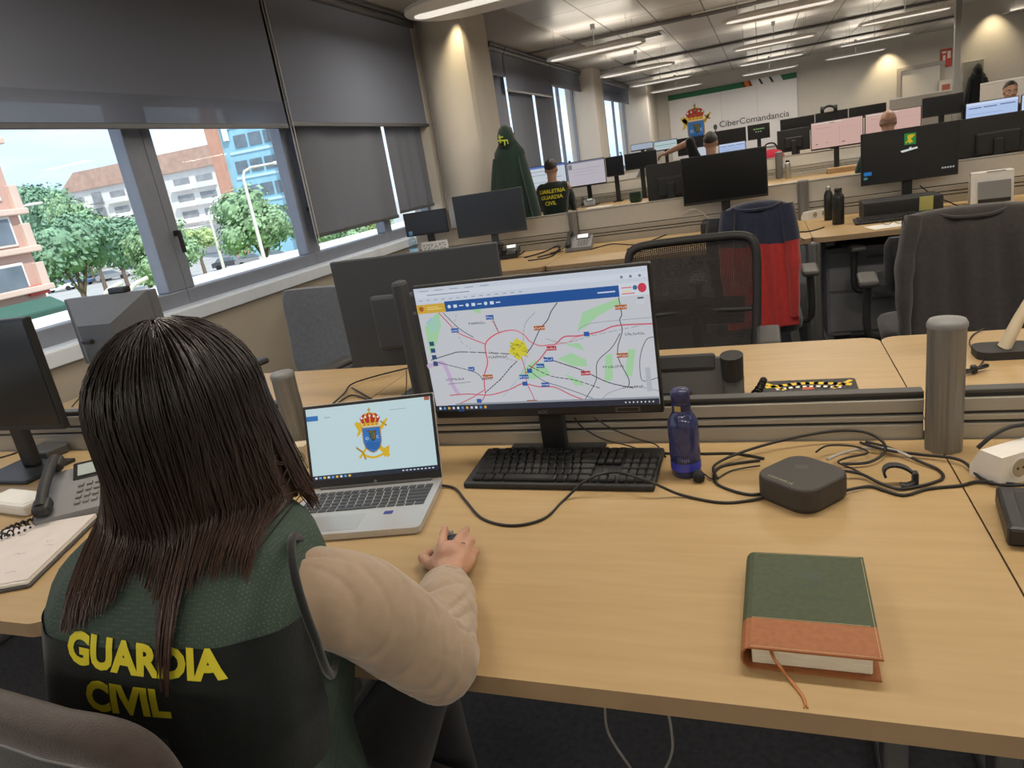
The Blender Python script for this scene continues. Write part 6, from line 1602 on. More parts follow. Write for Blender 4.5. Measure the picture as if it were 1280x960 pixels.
swo = remesh(sw_.build('sweater', FLEECE, wo_), 0.0045, 6, wrinkle)
swo['label'] = 'cream fleece sweater with wrinkled sleeves'
# open cuff
cf = MB(); dcu = (WR - ER).normalized(); e1 = dcu.orthogonal().normalized(); e2 = dcu.cross(e1)
cf.tube([WR + (ER - WR) * 0.155 + (e1 * cos(a) + e2 * sin(a)) * 0.0355 for a in [2 * pi * k / 28 for k in range(28)]], 0.0040, n=8, closed=True); cf.build('cuff', FLEECE, wo_)

# vest
def vest_mat():
    ma = bpy.data.materials.new('vest_green_mesh'); ma.use_nodes = True
    nt = ma.node_tree; b = nt.nodes['Principled BSDF']; t = nt.nodes.new('ShaderNodeTexCoord'); vo = nt.nodes.new('ShaderNodeTexVoronoi')
    vo.inputs['Scale'].default_value = 270; vo.inputs['Randomness'].default_value = 0.25
    r = nt.nodes.new('ShaderNodeValToRGB'); r.color_ramp.elements[0].position = 0.20; r.color_ramp.elements[0].color = (0.115, 0.125, 0.10, 1); r.color_ramp.elements[1].position = 0.34; r.color_ramp.elements[1].color = (0.048, 0.078, 0.062, 1)
    nt.links.new(t.outputs['Object'], vo.inputs['Vector']); nt.links.new(vo.outputs['Distance'], r.inputs['Fac']); nt.links.new(r.outputs['Color'], b.inputs['Base Color'])
    bp = nt.nodes.new('ShaderNodeBump'); bp.inputs['Strength'].default_value = 0.35; bp.inputs['Distance'].default_value = 0.002
    nt.links.new(vo.outputs['Distance'], bp.inputs['Height']); nt.links.new(bp.outputs['Normal'], b.inputs['Normal']); b.inputs['Roughness'].default_value = 0.75; b.inputs['Specular IOR Level'].default_value = 0.3
    return ma
VESTM = vest_mat()
def vest_off(phi, z):
    return 0.010 + 0.004 * noise.noise(Vector((cos(phi) * 3, sin(phi) * 3, z * 9))) + 0.0045 * sin(z * 38 + phi * 3.0) * max(0, (0.9 - z)) * 2
VZ = [0.50 + i * 0.0125 for i in range(47)]
vm = MB(); vm.loft([[torso_pt(2 * pi * k / 72, z, vest_off(2 * pi * k / 72, z)) for k in range(72)] for z in VZ if z <= 1.078] , caps=False)
vm.loft([[torso_pt(2 * pi * k / 72, z, vest_off(2 * pi * k / 72, z) - 0.002) for k in range(72)] for z in VZ if z <= 1.078], caps=False)
vest = vm.build('vest', VESTM, wo_); vest['label'] = 'dark green mesh vest'
PANEL = cloth('vest_panel_dark', (0.012, 0.016, 0.016), bump=0.2, scale=500)
pm = MB(); pzz = lambda u, v: 0.79 + (0.197 - 0.030 * u) * v
pm.grid(lambda u, v: torso_pt(radians(-172 + 164 * u), pzz(u, v), vest_off(radians(-172 + 164 * u), pzz(u, v)) + 0.0016), 48, 20)
pm.build('back_panel', PANEL, vest)
vb = bvh_of(vest)
YEL = ink((226, 214, 50), 0.6)
to = torso_at(0.9)[0]
wrap_text(vest, 'vest_lettering', [('GUARDIA', 0.014, 0.0, 0.042, 0.0020, 1.06), ('CIVIL', -0.006, -0.044, 0.042, 0.0020, 1.06)], Vector((TC.x, TC.y, 0.950)), Rt, Uz, Fw, vb, YEL, off=0.0036, slant=-0.12)
BIND = cloth('binding_black', (0.012, 0.014, 0.014))
for S_, sg in ((W(397, 752, d=0.895), 1), (SL + Rt * 0.030 + Fw * 0.02, -1)):
    nrm = (Rt * sg * 0.9 + Fw * 0.38).normalized(); e1 = nrm.cross(Uz).normalized()
    ring = [S_ + e1 * (cos(a) * 0.070) + Uz * (sin(a) * 0.086 - 0.004) - Rt * (sg * 0.012 * max(0, sin(a))) for a in [2 * pi * k / 40 for k in range(40)]]
    MB().tube(ring, 0.0055, n=8, closed=True, flat=0.8).build('armhole_binding', BIND, vest)

# trousers and shoes
tr = MB()
tr.loft([[torso_pt(2 * pi * k / 28, z, -0.004) for k in range(28)] for z in (0.47, 0.53, 0.60, 0.66)])
for h, kn, an, sx in LEGS:
    limb(tr, [h, (h + kn) / 2, kn], [0.092, 0.080, 0.062], 18); limb(tr, [kn, (kn + an) / 2, an + Vector((0, 0, 0.02))], [0.062, 0.060, 0.052], 18)
DENIM = cloth('trousers_dark', (0.018, 0.018, 0.024))
remesh(tr.build('trousers', DENIM, wo_), 0.008, 4)
for h, kn, an, sx in LEGS:
    s_ = MB(); limb(s_, [an + Fw * -0.03 + Vector((0, 0, -0.035)), an + Fw * 0.06 + Vector((0, 0, -0.045)), an + Fw * 0.15 + Vector((0, 0, -0.055))], [0.040, 0.042, 0.032], 16)
    remesh(s_.build('shoe', mat('shoe_black', (0.015, 0.015, 0.015), rough=0.5, noise_amt=0.1), wo_), 0.006, 3)

# hair: thick shell from crown to tips, with loose strands over it
def hair_len(th):
    """height of the hair tips by angle from the back of the head (degrees, + = her right)"""
    K = [(-150, 1.05), (-110, 1.03), (-75, 1.02), (-45, 1.025), (-22, 1.04), (-10, 1.065), (0, 1.06), (13, 1.045), (20, 0.955), (27, 0.96), (33, 1.05), (60, 1.06), (95, 1.05), (120, 1.03), (150, 1.05)]
    for (a0, l0), (a1, l1) in zip(K[:-1], K[1:]):
        if th <= a1: f = (th - a0) / (a1 - a0); return l0 + (l1 - l0) * f
    return K[-1][1]
HT = HC + HF @ Vector((0, -0.014, 0.028))
def hair_pt(th, t, off=0.0, dl=0.0):
    a = radians(th); d = -Fw * cos(a) + Rt * sin(a)
    ax, ay, az = 0.088 + off, 0.106 + off, 0.098 + off
    tp = 0.36
    cr = HF @ Vector((0, 0, 1))
    if t < tp:
        ph = radians(3 + 92 * (t / tp)); 
        loc = Vector((ax * sin(ph) * sin(a), -ay * sin(ph) * cos(a), az * cos(ph)))
        p = HT + Vector((Rt * loc.x + Fw * loc.y + Uz * loc.z))
        return p
    u = (t - tp) / (1 - tp)
    p0 = HT + Rt * (ax * sin(a)) - Fw * (ay * cos(a))
    z0 = p0.z - 0.012; z1 = hair_len(th) + dl
    z = z0 + (z1 - z0) * u
    fl = 1.0 + (0.22 * min(1, (th - 45) / 30) if th > 45 else -0.02) * u
    p = HT + (Rt * (ax * sin(a)) - Fw * (ay * cos(a))) * fl
    p.z = z
    # the fall rests on the back and shoulders
    if z < 1.14:
        k = min(1.0, (1.14 - z) / 0.06)
        c, ta, tb = torso_at(min(z, 1.078)); q = p - c; lx, ly = q.dot(Rt), q.dot(Fw)
        m_ = 0.016 + max(0, off); fx = min(1.0, abs(lx) / (ta + m_ + 0.02))
        lim = (tb + m_) * (1 - fx ** 2.4) ** (1 / 2.4)
        if abs(th) < 95 and ly > -lim: p = p + Fw * ((-lim - ly) * k)
        elif abs(th) >= 95 and ly < lim: p = p + Fw * ((lim - ly) * k)
    return p
rs = random.Random(21)
hs = MB(); NT, NP = 160, 46
def shell(off):
    return [[hair_pt(-150 + 300 * i / NT, min(1.0, j / NP), off + 0.0035 * noise.noise(Vector((i * 0.42, j * 0.05, 0))) + 0.002 * sin(i * 1.7), 0.012 * noise.noise(Vector((i * 0.33, 7, 0)))) for i in range(NT + 1)] for j in range(NP + 1)]
hs.loft(shell(0.004), caps=False, closed=False); hs.loft(shell(-0.006), caps=False, closed=False)
hm = bpy.data.materials.new('hair_long_brown'); hm.use_nodes = True
nt = hm.node_tree; b = nt.nodes['Principled BSDF']; t = nt.nodes.new('ShaderNodeTexCoord'); sx_ = nt.nodes.new('ShaderNodeSeparateXYZ'); r = nt.nodes.new('ShaderNodeValToRGB')
mr = nt.nodes.new('ShaderNodeMapRange'); mr.inputs['From Min'].default_value = 1.0; mr.inputs['From Max'].default_value = 1.20
r.color_ramp.elements[0].position = 0.0; r.color_ramp.elements[0].color = (0.062, 0.030, 0.021, 1); r.color_ramp.elements[1].position = 0.8; r.color_ramp.elements[1].color = (0.022, 0.016, 0.014, 1)
mpn = nt.nodes.new('ShaderNodeMapping'); mpn.inputs['Scale'].default_value = (260, 260, 6); nz_ = nt.nodes.new('ShaderNodeTexNoise'); nz_.inputs['Scale'].default_value = 1.0
nt.links.new(t.outputs['Object'], mpn.inputs['Vector']); nt.links.new(mpn.outputs['Vector'], nz_.inputs['Vector'])
bp = nt.nodes.new('ShaderNodeBump'); bp.inputs['Strength'].default_value = 0.5; bp.inputs['Distance'].default_value = 0.002; nt.links.new(nz_.outputs['Fac'], bp.inputs['Height']); nt.links.new(bp.outputs['Normal'], b.inputs['Normal'])
nt.links.new(t.outputs['Object'], sx_.inputs[0]); nt.links.new(sx_.outputs['Z'], mr.inputs['Value']); nt.links.new(mr.outputs['Result'], r.inputs['Fac']); nt.links.new(r.outputs['Color'], b.inputs['Base Color'])
b.inputs['Roughness'].default_value = 0.36; b.inputs['Specular IOR Level'].default_value = 0.45
hair = hs.build('hair', hm, wo_); hair['label'] = 'long straight dark brown hair'
st = MB()
for i in range(1500):
    th = rs.uniform(-148, 148); off = rs.uniform(0.001, 0.011); w_ = rs.uniform(-4, 4); dl = rs.uniform(-0.030, 0.012); t0 = rs.uniform(0.0, 0.35)
    ph = rs.random() * 6
    P = [hair_pt(max(-150, min(150, th + w_ * (k / 15) ** 2 + 1.2 * sin(ph + k * 0.5))), t0 + (1 - t0) * k / 15, off + 0.003 * (k / 15) ** 3, dl) for k in range(16)]
    st.tube(P, 0, n=3, radii=[0.0006 + 0.0007 * sin(pi * min(1, 0.15 + k / 17)) for k in range(16)], caps=False)
st.build('loose_strands', hm, hair)

# ---------------- her chair
BROWNF = cloth('chair_fabric_brown_black', (0.060, 0.046, 0.041), bump=0.3, scale=600)
wc = swivel_chair('dark brown office chair in which the vested person sits', -0.676, 0.612, radians(-10), fabric=BROWNF, seat_z=0.455, back_z=0.46, back_h=0.540, back_w=0.44, arms=False, rim=0.021)
# ---------------- colleagues
def colleague(label, hx, hy, yaw, shirt, hairm=HAIR_K, bald=False, arms='desk', headdrop=0.0, lean=0.06, voxel=0.010, zseat=0.47, hands_at=None, trousers=DENIM, face=False, glow=None):
    f = Vector((-sin(yaw), cos(yaw), 0)); r = Vector((cos(yaw), sin(yaw), 0)); H0 = Vector((hx, hy, zseat + 0.09))
    P = lambda x, y, z: H0 + r * x + f * y + Vector((0, 0, z))
    def tors(mb, off, top=True):
        rr = []
        for z, a_, b_, fy in ((-0.09, 0.17, 0.125, 0), (0.02, 0.17, 0.12, 0.0), (0.14, 0.155, 0.11, lean * .25), (0.28, 0.175, 0.12, lean * .6), (0.38, 0.195, 0.12, lean * .85), (0.44, 0.185, 0.105, lean), (0.48, 0.14, 0.085, lean * 1.1), (0.51, 0.085, 0.068, lean * 1.15)):
            rr.append([P((a_ + off) * math.copysign(abs(cos(q)) ** .8, cos(q)), fy + (b_ + off) * math.copysign(abs(sin(q)) ** .8, sin(q)), z) for q in [2 * pi * k / 24 for k in range(24)]])
        mb.loft(rr)
    body = MB(); tors(body, -0.018)
    hc = P(0, lean * 1.3 + 0.02, 0.655 - headdrop); hf = frame_of((f + Vector((0, 0, -0.15 - headdrop * 3))).normalized())
    limb(body, [P(0, lean * 1.1, 0.47), P(0, lean * 1.2, 0.55), hc + hf @ Vector((0, -0.01, -0.04))], [0.062, 0.056, 0.058])
    Lh = head_geo(body, hc, hf, 1.02)
    shirtm = MB(); tors(shirtm, 0.0)
    for sx in (-1, 1):
        s_ = P(sx * 0.165, lean, 0.435)
        if hands_at and hands_at.get(sx) is not None: w_ = Vector(hands_at[sx])
        elif arms == 'desk': w_ = P(sx * 0.16, 0.42, 0.215)
        else: w_ = P(sx * 0.15, 0.30, 0.10)
        dvec = w_ - s_; L_ = dvec.length; half = min(L_ / 2 * 0.995, 0.275); h_ = sqrt(max(0.0, 0.275 ** 2 - min(L_ / 2, 0.274) ** 2))
        pole = (Vector((0, 0, -1)) + r * (sx * 0.55)).normalized()
        if hands_at and hands_at.get('up%d' % sx): pole = hands_at['up%d' % sx]
        pole = (pole - dvec.normalized() * pole.dot(dvec.normalized())).normalized()
        e_ = s_ + dvec * 0.5 + pole * h_
        limb(body, [s_, (s_ + e_) / 2, e_], [0.050, 0.046, 0.040]); limb(body, [e_, (e_ + w_) / 2, w_], [0.041, 0.036, 0.027])
        fd = (w_ - e_).normalized()
        simple_hand(body, w_, fd, (0, 0, 1) if abs(fd.z) < .9 else tuple(-f), -sx, 1.05, 0.28)
        limb(shirtm, [s_ - r * sx * 0.03, (s_ + e_) / 2, e_], [0.070, 0.062, 0.054])
        if not (hands_at and hands_at.get('bare')): limb(shirtm, [e_, (e_ + w_) / 2, w_ - fd * 0.02], [0.053, 0.047, 0.038])
    trm = MB()
    for sx in (-1, 1):
        h = P(sx * 0.09, 0.02, -0.02); kn = P(sx * 0.13, 0.43, 0.0); an = P(sx * 0.14, 0.46, -0.47)
        limb(body, [h, kn], [0.075, 0.055], 12); limb(body, [kn, an], [0.052, 0.035], 12); limb(body, [an, an + f * 0.12 + Vector((0, 0, -0.04))], [0.034, 0.03], 10)
        limb(trm, [h, (h + kn) / 2, kn], [0.095, 0.085, 0.068], 14); limb(trm, [kn, (kn + an) / 2, an], [0.066, 0.06, 0.052], 14)
    o = remesh(body.build('person', SKIN), voxel, 3)
    tag(o, label, 'person')
    so = remesh(shirtm.build('shirt', shirt, o), voxel, 4)
    remesh(trm.build('trousers', trousers, o), voxel * 1.2, 4)
    for sx in (-1, 1):
        an = P(sx * 0.14, 0.46, -0.47); q = MB(); limb(q, [an - f * 0.03 + Vector((0, 0, -0.045)), an + f * 0.16 + Vector((0, 0, -0.06))], [0.042, 0.034], 12); q.build('shoe', BLACK, o)
    hm_ = MB()
    if bald:
        rr = []
        for j in range(5):
            z = -0.02 + 0.05 * j / 4
            rr.append([Lh(0.0765 * sin(a), -0.012 - 0.0975 * cos(a) * (1 - 0.02 * j), z) for a in [radians(-100 + 200 * k / 24) for k in range(25)]])
        hm_.loft(rr, caps=False, closed=False); hm_.build('hair', mat('hair_stubble', (0.30, 0.175, 0.125), rough=0.8, noise_amt=0.2), o)
    else:
        NTH = 40; rr = []
        for j in range(13):
            ring = []
            for k in range(NTH):
                a = 2 * pi * k / NTH; back = 0.5 - 0.5 * cos(a)      # a=0 front
                phm = radians(50 + 66 * back) ; ph = 0.04 + (phm - 0.04) * j / 12
                bumpn = 0.007 * noise.noise(Vector((k * 0.6, j * 0.8, hx)))
                ring.append(Lh((0.0785 + bumpn) * sin(ph) * sin(a), -0.012 + (0.098 + bumpn) * sin(ph) * cos(a), 0.027 + (0.097 + bumpn) * cos(ph)))
            rr.append(ring)
        hm_.loft(rr, caps=False); hm_.build('hair', hairm, o)
    if face: eyes(Lh, hf, o)
    return o, so, P, f, r
# ------------------------------------------------------------------ second row (B), third row (C) and beyond
ROWB = 'desks of the second row'; ROWC = 'desks of the third row'; ROWD = 'desks of the fourth row'
YB = 5.49; XB = W(1004, 255, y=YB).x; XBL = W(717, 270, y=YB).x
YBF, YBB = 4.52, 6.42
desk('second row beech desk left of the red jacket, with the grey phone', XBL, XB, YBF, YB - 0.025, 'near', ROWB)
desk('second row beech desk with the two black flasks', XB, XB + 1.62, YBF, YB - 0.025, 'near', ROWB)
desk('second row beech desk at the column, with the blue capped water bottle', XBL - 1.42, XBL, YBF, YB - 0.025, 'near', ROWB)
desk('far side desk of the second row, left of the aisle post', XBL, XB, YB + 0.025, YBB, 'far', ROWB)
desk('far side desk of the second row, right of the aisle post', XB, XB + 1.62, YB + 0.025, YBB, 'far', ROWB)
desk('second row beech desk at the far right with the small white printer', XB + 1.62, XB + 3.2, YBF, YB - 0.025, 'near', ROWB)
zt = W(1004, 226, y=YB).z
divider('slotted divider with white screen behind the large dark screen', XBL + 0.035, XB - 0.035, YB, zt - 0.01, 0.855)
divider('slotted divider with white screen behind the black flasks', XB + 0.035, XB + 1.60, YB, zt - 0.01, 0.855)
divider('slotted divider with white screen behind the white printer', XB + 1.63, XB + 3.2, YB, zt - 0.01, 0.855)
divider('slotted divider with white screen near the round column', XBL - 1.40, XBL - 0.035, YB, zt - 0.01, 0.855)
post('aluminium post beside the black flasks in the second row', XB, YB - 0.035, zt + 0.005, 0.036, zbase=ZD)
post('aluminium post behind the grey desk phone in the second row', XBL, YB - 0.035, zt + 0.005, 0.036, zbase=ZD)
# front leg at the desk seam
lg = W(1018, 305, y=4.50)
post('aluminium leg post under the seam of the second row desks', XB + 0.005, 4.56, 0.71, 0.045, group='aluminium posts between desks')

mon_px('large dark monitor on a black case in the second row, switched off', (850, 197), (958, 184), (857, 258), 5.28)
mon_px('dark monitor partly covered by the larger one beside it', (807, 207), (868, 198), (808, 256), 5.80, face='far')
a = W(920, 285, y=5.22)
pc1 = thing('desktop_computer', 'low black desktop computer under the dark second row monitor', 'computer', (W(905, 280, y=5.2).x, 5.20, ZD))
MB().box((0, 0, 0.05), (0.30, 0.28, 0.10), 0.006).build('computer_case', MATTE, pc1); MB().box((0, -0.141, 0.05), (0.27, 0.004, 0.07), 0.001).build('front_panel', BLACK, pc1)
def logo_art(a, w, h):
    a.rect(-w / 2, -h / 2, w / 2, h / 2, (16, 16, 17)); a.up()
    a.rect(-0.028, 0.055, 0.038, 0.125, (38, 128, 56)); a.up()
    a.poly([(-0.01, 0.112), (0.02, 0.118), (0.024, 0.10), (0.006, 0.092), (0.022, 0.07), (0.0, 0.062), (-0.008, 0.08)], (206, 176, 40)); a.line([(-0.018, 0.068), (0.03, 0.112)], 0.007, (206, 176, 40))
    a.poly([(-0.05, 0.022), (0.045, 0.036), (0.05, 0.026), (-0.04, 0.010)], (222, 226, 222)); a.poly([(0.0, 0.036), (0.014, 0.040), (0.012, 0.030), (0.0, 0.028)], (222, 226, 222))
    a.rect(-w / 2 + 0.008, -h / 2 + 0.045, -w / 2 + 0.055, -h / 2 + 0.068, (38, 110, 178)); a.rect(-w / 2 + 0.008, -h / 2 + 0.02, -w / 2 + 0.03, -h / 2 + 0.035, (70, 130, 120))
    for i in range(5): a.rect(w / 2 - 0.085 + 0.015 * i, -h / 2 + 0.03, w / 2 - 0.075 + 0.015 * i, -h / 2 + 0.04, (170, 170, 170))
mon_px('dark monitor showing a small green square emblem', (1076, 166), (1200, 152), (1078, 233), 5.30, art=(logo_art, 0.8))
mon_px('dark monitor at the right edge overlapping the emblem screen', (1196, 150), (1300, 135), (1197, 207), 5.80, face='far')
p = W(1125, 268, y=5.12)
pc2 = thing('desktop_computer', 'black desktop computer under the emblem screen, with a yellow note', 'computer', (p.x, 5.14, ZD))
MB().box((0, 0, 0.055), (0.44, 0.26, 0.11), 0.006).build('computer_case', MATTE, pc2); MB().box((0.0, -0.132, 0.055), (0.40, 0.004, 0.08), 0.001).build('front_panel', BLACK, pc2)
q = W(1158, 248, y=5.0)
tag(MB().box((0, 0, 0.045), (0.075, 0.003, 0.085), 0.0, Matrix.Rotation(0.1, 3, 'X')).build('sticky_note', ink((186, 184, 110)), None, (q.x, 5.000, ZD + 0.025)), 'pale yellow note stuck on the black computer under the emblem screen', 'note')
nl = W(1068, 281, z=ZD); nr = W(1138, 265, z=ZD)
keyboard('black keyboard beside the two black flasks', [(nl.x, 4.86), (nl.x + 0.43, 4.86), (nl.x, 5.0)])
BFL = mat('flask_black', (0.012, 0.012, 0.012), rough=0.35, noise_amt=0.1); STL = mat('flask_steel', (0.45, 0.44, 0.42), rough=0.3, metal=0.8, noise_amt=0.05)
FP = [(0.034, 0), (0.036, 0.004), (0.036, 0.165), (0.033, 0.182), (0.022, 0.196), (0.020, 0.204)]
p = W(1048, 280, z=ZD); bottle('tall black metal flask in front of its slimmer neighbour', p.x, p.y, FP, BFL, BFL, 'black flasks', cap_from=(0.020, 0.202))
p = W(1041, 276, z=ZD); bottle('slim black flask with steel collar behind the thicker flask', p.x - 0.02, p.y + 0.06, [(0.026, 0), (0.028, 0.004), (0.028, 0.17), (0.020, 0.19), (0.014, 0.2)], BFL, STL, 'black flasks', cap_from=(0.014, 0.198))
p = W(1019, 272, z=ZD); socket_block('white socket block between the post and the black flasks', p.x + 0.01, p.y - 0.03, radians(38), WHITEP, 0.22)
p = W(1100, 278, z=ZD)
tag(MB().box((0, 0, 0.001), (0.26, 0.17, 0.0016)).build('paper_sheet', PAPER, None, (p.x + 0.04, 4.70, ZD), radians(14)), 'white sheet of paper in front of the black keyboard', 'paper')
gl = thing('eyeglasses', 'dark framed glasses lying on the white sheet', 'glasses', (p.x + 0.05, 4.72, ZD + 0.0018))
g = MB()
for sx in (-0.033, 0.033): g.tube([(sx + 0.026 * cos(a), -0.004 * sin(a), 0.022 + 0.020 * sin(a)) for a in [2 * pi * k / 20 for k in range(20)]], 0.0018, n=6, closed=True)
g.tube([(-0.008, 0, 0.028), (0, 0, 0.031), (0.008, 0, 0.028)], 0.0018, n=6)
for sx in (-1, 1): g.tube([(sx * 0.060, 0, 0.028), (sx * 0.063, 0.06, 0.02), (sx * 0.06, 0.12, 0.003)], 0.0018, n=6)
g.build('glasses_frame', BLACK, gl)
p = W(1240, 245, y=5.22)
pn = thing('label_printer', 'small white printer with a grey front on the right of the second row', 'printer', (p.x, 5.26, ZD), radians(-8))
b = MB(); b.prism([(-0.10, 0), (0.09, 0), (0.075, 0.17), (0.055, 0.19), (-0.06, 0.19)], -0.11, 0.11); b.v = [(z, -x * -1, y) for x, y, z in b.v]; b.build('printer_body', WHITEP, pn)
MB().box((0.01, -0.0965, 0.085), (0.17, 0.012, 0.11), 0.003, Matrix.Rotation(radians(-15), 3, 'X')).build('front_panel', GREYP, pn); MB().box((0.01, -0.109, 0.022), (0.17, 0.012, 0.022), 0.003).build('paper_slot', BLACK, pn)
MB().box((0.02, -0.055, 0.1915), (0.10, 0.014, 0.003)).build('top_slot', BLACK, pn)
p = W(1272, 268, z=ZD)
tag(MB().box((0, 0, 0.0015), (0.16, 0.16, 0.002)).build('red_leaflet', mat('leaflet_red', (0.52, 0.22, 0.14), rough=0.6, noise_amt=0.3, noise_scale=30), None, (p.x + 0.03, 4.62, ZD), radians(25)), 'reddish leaflet on the desk right of the dark jacket', 'leaflet')
# left part of the second row
mon_px('dark monitor in front of the seated man and the parka', (564, 246), (651, 234), (570, 299), 5.20, logo=False, housing=SLATE, screen=mat('screen_slate', (0.03, 0.034, 0.042), rough=0.35, noise_amt=0.03))
mon_px('small dark monitor beside the round column at the window', (503, 268), (556, 260), (507, 297), 5.25, screen=mat('screen_slate', (0.03, 0.034, 0.042)))
PET = thin_glass('pet_plastic', (0.75, 0.88, 0.97), 0.10)
wbx = thing('storage_box', 'low white storage box under the plastic water bottle', 'box', (-2.36, 4.80, ZD))
MB().box((0, 0, 0.045), (0.50, 0.34, 0.088), 0.006).build('box_body', WHITEP, wbx); MB().box((0, 0, 0.094), (0.51, 0.35, 0.016), 0.004).build('lid', PAPER, wbx)
p = W(518, 316, y=4.75)
bottle('clear plastic water bottle with blue cap and blue label', p.x, 4.75, [(0.028, 0), (0.031, 0.01), (0.031, 0.12), (0.029, 0.13), (0.031, 0.14), (0.026, 0.17), (0.013, 0.195), (0.012, 0.205)], PET, mat('cap_light_blue', (0.10, 0.32, 0.62), rough=0.4, noise_amt=0.05), cap_from=(0.0125, 0.203), label_band=(0.0316, 0.035, 0.105, mat('label_light_blue', (0.35, 0.62, 0.82), rough=0.4, noise_amt=0.12, noise_scale=60)), z=ZD + 0.1025)
p = W(543, 304, y=4.86)
cw = thing('puzzle_sheet', 'white upright sheet printed with a dense black pattern, beside the water bottle', 'paper', (p.x, 4.86, ZD + 0.1025))
MB().box((0, 0, 0.065), (0.22, 0.004, 0.13)).build('sheet', PAPER, cw)
ar = Art(((0, -0.0022, 0.065), (1, 0, 0), (0, 0, 1), (0, -1, 0)), ink); rs = random.Random(8)
for i in range(26):
    for j in range(13):
        if rs.random() < 0.5: ar.rect(-0.098 + i * 0.0075, -0.052 + j * 0.008, -0.098 + i * 0.0075 + 0.0058, -0.052 + j * 0.008 + 0.0055, (70, 66, 66))
ar.build('sheet_print', cw)
MB().box((0, 0.02, 0.008), (0.10, 0.035, 0.016), 0.003).build('sheet_stand', MATTE, cw)
p = W(633, 322, z=ZD); desk_phone('small black desk phone left of the tangled cables', p.x + 0.03, p.y - 0.02, radians(10), bodymat=MATTE, s=0.9)
p = W(722, 314, z=ZD); desk_phone('grey desk phone in front of the second row post', p.x, p.y + 0.08, radians(6), bodymat=mat('phone_grey', (0.22, 0.22, 0.23)), s=1.05)
for i, (pts, lab) in enumerate((([(650, 318, .004), (668, 306, .01), (684, 300, .03), (700, 312, .01), (672, 322, .004)], 'tangled black cable left of the grey phone'), ([(655, 322, .004), (680, 315, .02), (700, 306, .01), (690, 320, .004), (660, 326, .004)], 'second tangled black cable left of the grey phone'), ([(668, 300, .03), (700, 290, .05), (715, 292, .03), (700, 305, .01)], 'black cable looping up behind the grey phone'), ([(738, 312, .004), (765, 305, .004), (800, 305, .004), (840, 290, .006)], 'thin black cable along the second row desk'))):
    cable('cable', lab, cpx(pts), 0.006 if i < 2 else 0.004, group='black cables on the second row')
cable('cable', 'black cable trailing from the flasks to the post', cpx([(1030, 284, .004), (1012, 289, .004), (992, 291, .004), (1005, 300, .003)]), 0.004, group='black cables on the second row')
cable('cable', 'grey cable hanging below the emblem screen', [W(1150, 232, y=5.34), W(1165, 243, y=5.34), W(1185, 252, y=5.3), W(1210, 262, z=ZD + .006)], 0.004, m=RUBBER, group='black cables on the second row')
cable('cable', 'pale cable drooping below the switched off dark monitor', [W(852, 268, y=5.43), W(868, 262, y=5.43), W(885, 272, y=5.43), W(893, 285, y=5.40)], 0.003, m=mat('cable_grey', (0.42, 0.40, 0.37)), group='black cables on the second row')

# chairs and jackets between the first and second rows
def drape(label, x, y, z, w, front, back, rz, mats, split, arm=True, sleeves=True, name='jacket', amp=0.016, seed=1, shoulder=0.10):
    """a jacket hung over a chair back: broad side towards local -y"""
    t = thing(name, label, 'jacket', (x, y, 0), rz)
    hw = w / 2
    def fn(u, v):       # u -1..1 across, v 0 (front hem) .. 1 (back hem)
        L = front + back; s = v * L
        if s < front: yy_ = -0.055 - 0.03 * (1 - s / front) ; zz = z - (front - s); ang = 0
        else: yy_ = 0.055; zz = z - (s - front)
        d = abs(s - front)
        if d < 0.09:
            th = (s - front) / 0.09 * (pi / 2); yy_ = 0.055 * sin(th) ; zz = z - 0.055 * (1 - cos(th)) * 0.7
        k = 1 + 0.10 * min(1, d / 0.5)
        zz -= shoulder * abs(u) ** 2.6 * max(0, 1 - d / 0.5)
        f = amp * (sin(u * 9 + seed + zz * 3) * 0.6 + sin(u * 17 + seed * 2.3 + zz * 5) * 0.4) * min(1, d / 0.2)
        return Vector((u * hw * k, yy_ - (f if s < front else -f), zz))
    v0, v1 = 0.0, 1.0
    vs = front / (front + back); vsplit = vs - split / (front + back); vsp2 = vs + split / (front + back)
    if len(mats) == 1: spans = [(0, 1, mats[0], 'jacket_body')]
    else: spans = [(0, vsplit, mats[1], 'lower_body'), (vsplit, vsp2, mats[0], 'shoulder_yoke'), (vsp2, 1, mats[1], 'inner_body')]
    for a0, a1, mm, nm in spans:
        mb = MB(); mb.grid(lambda u, v: fn(-1 + 2 * u, a0 + (a1 - a0) * v), 40, 26)
        mb.grid(lambda u, v: fn(-1 + 2 * u, a0 + (a1 - a0) * v) + Vector((0, 0.004 if a0 + (a1 - a0) * v < vs else -0.004, -0.003)), 40, 26); mb.build(nm, mm, t)
    if sleeves:
        for sx in (-1, 1):
            s_ = MB(); P = smooth_path([(sx * hw * 0.84, -0.01, z - shoulder * 0.9), (sx * (hw * 0.98), -0.03, z - 0.20), (sx * (hw * 1.0), -0.055, z - 0.36), (sx * hw * 0.97, -0.06, z - front * 0.93)], 6)
            s_.tube(P, 0, n=14, radii=[0.045 + 0.022 * sin(pi * min(1, .25 + i / len(P))) + 0.004 * sin(i * 1.3 + sx) for i in range(len(P))], flat=0.55); s_.build('sleeve', mats[-1], t)
            if len(mats) > 1:
                q_ = MB(); n5 = len(P) * 2 // 5; q_.tube(P[:n5], 0, n=14, radii=[0.049 + 0.022 * sin(pi * min(1, .25 + i / len(P))) for i in range(n5)], flat=0.57); q_.build('sleeve_top', mats[0], t)
    cl_ = MB(); cl_.tube(smooth_path([(-0.11, -0.035, z - 0.022), (-0.05, -0.058, z - 0.035), (0.05, -0.058, z - 0.035), (0.11, -0.035, z - 0.022)], 5), 0.010, n=8, flat=0.7); cl_.build('collar', mats[0], t)
    return t
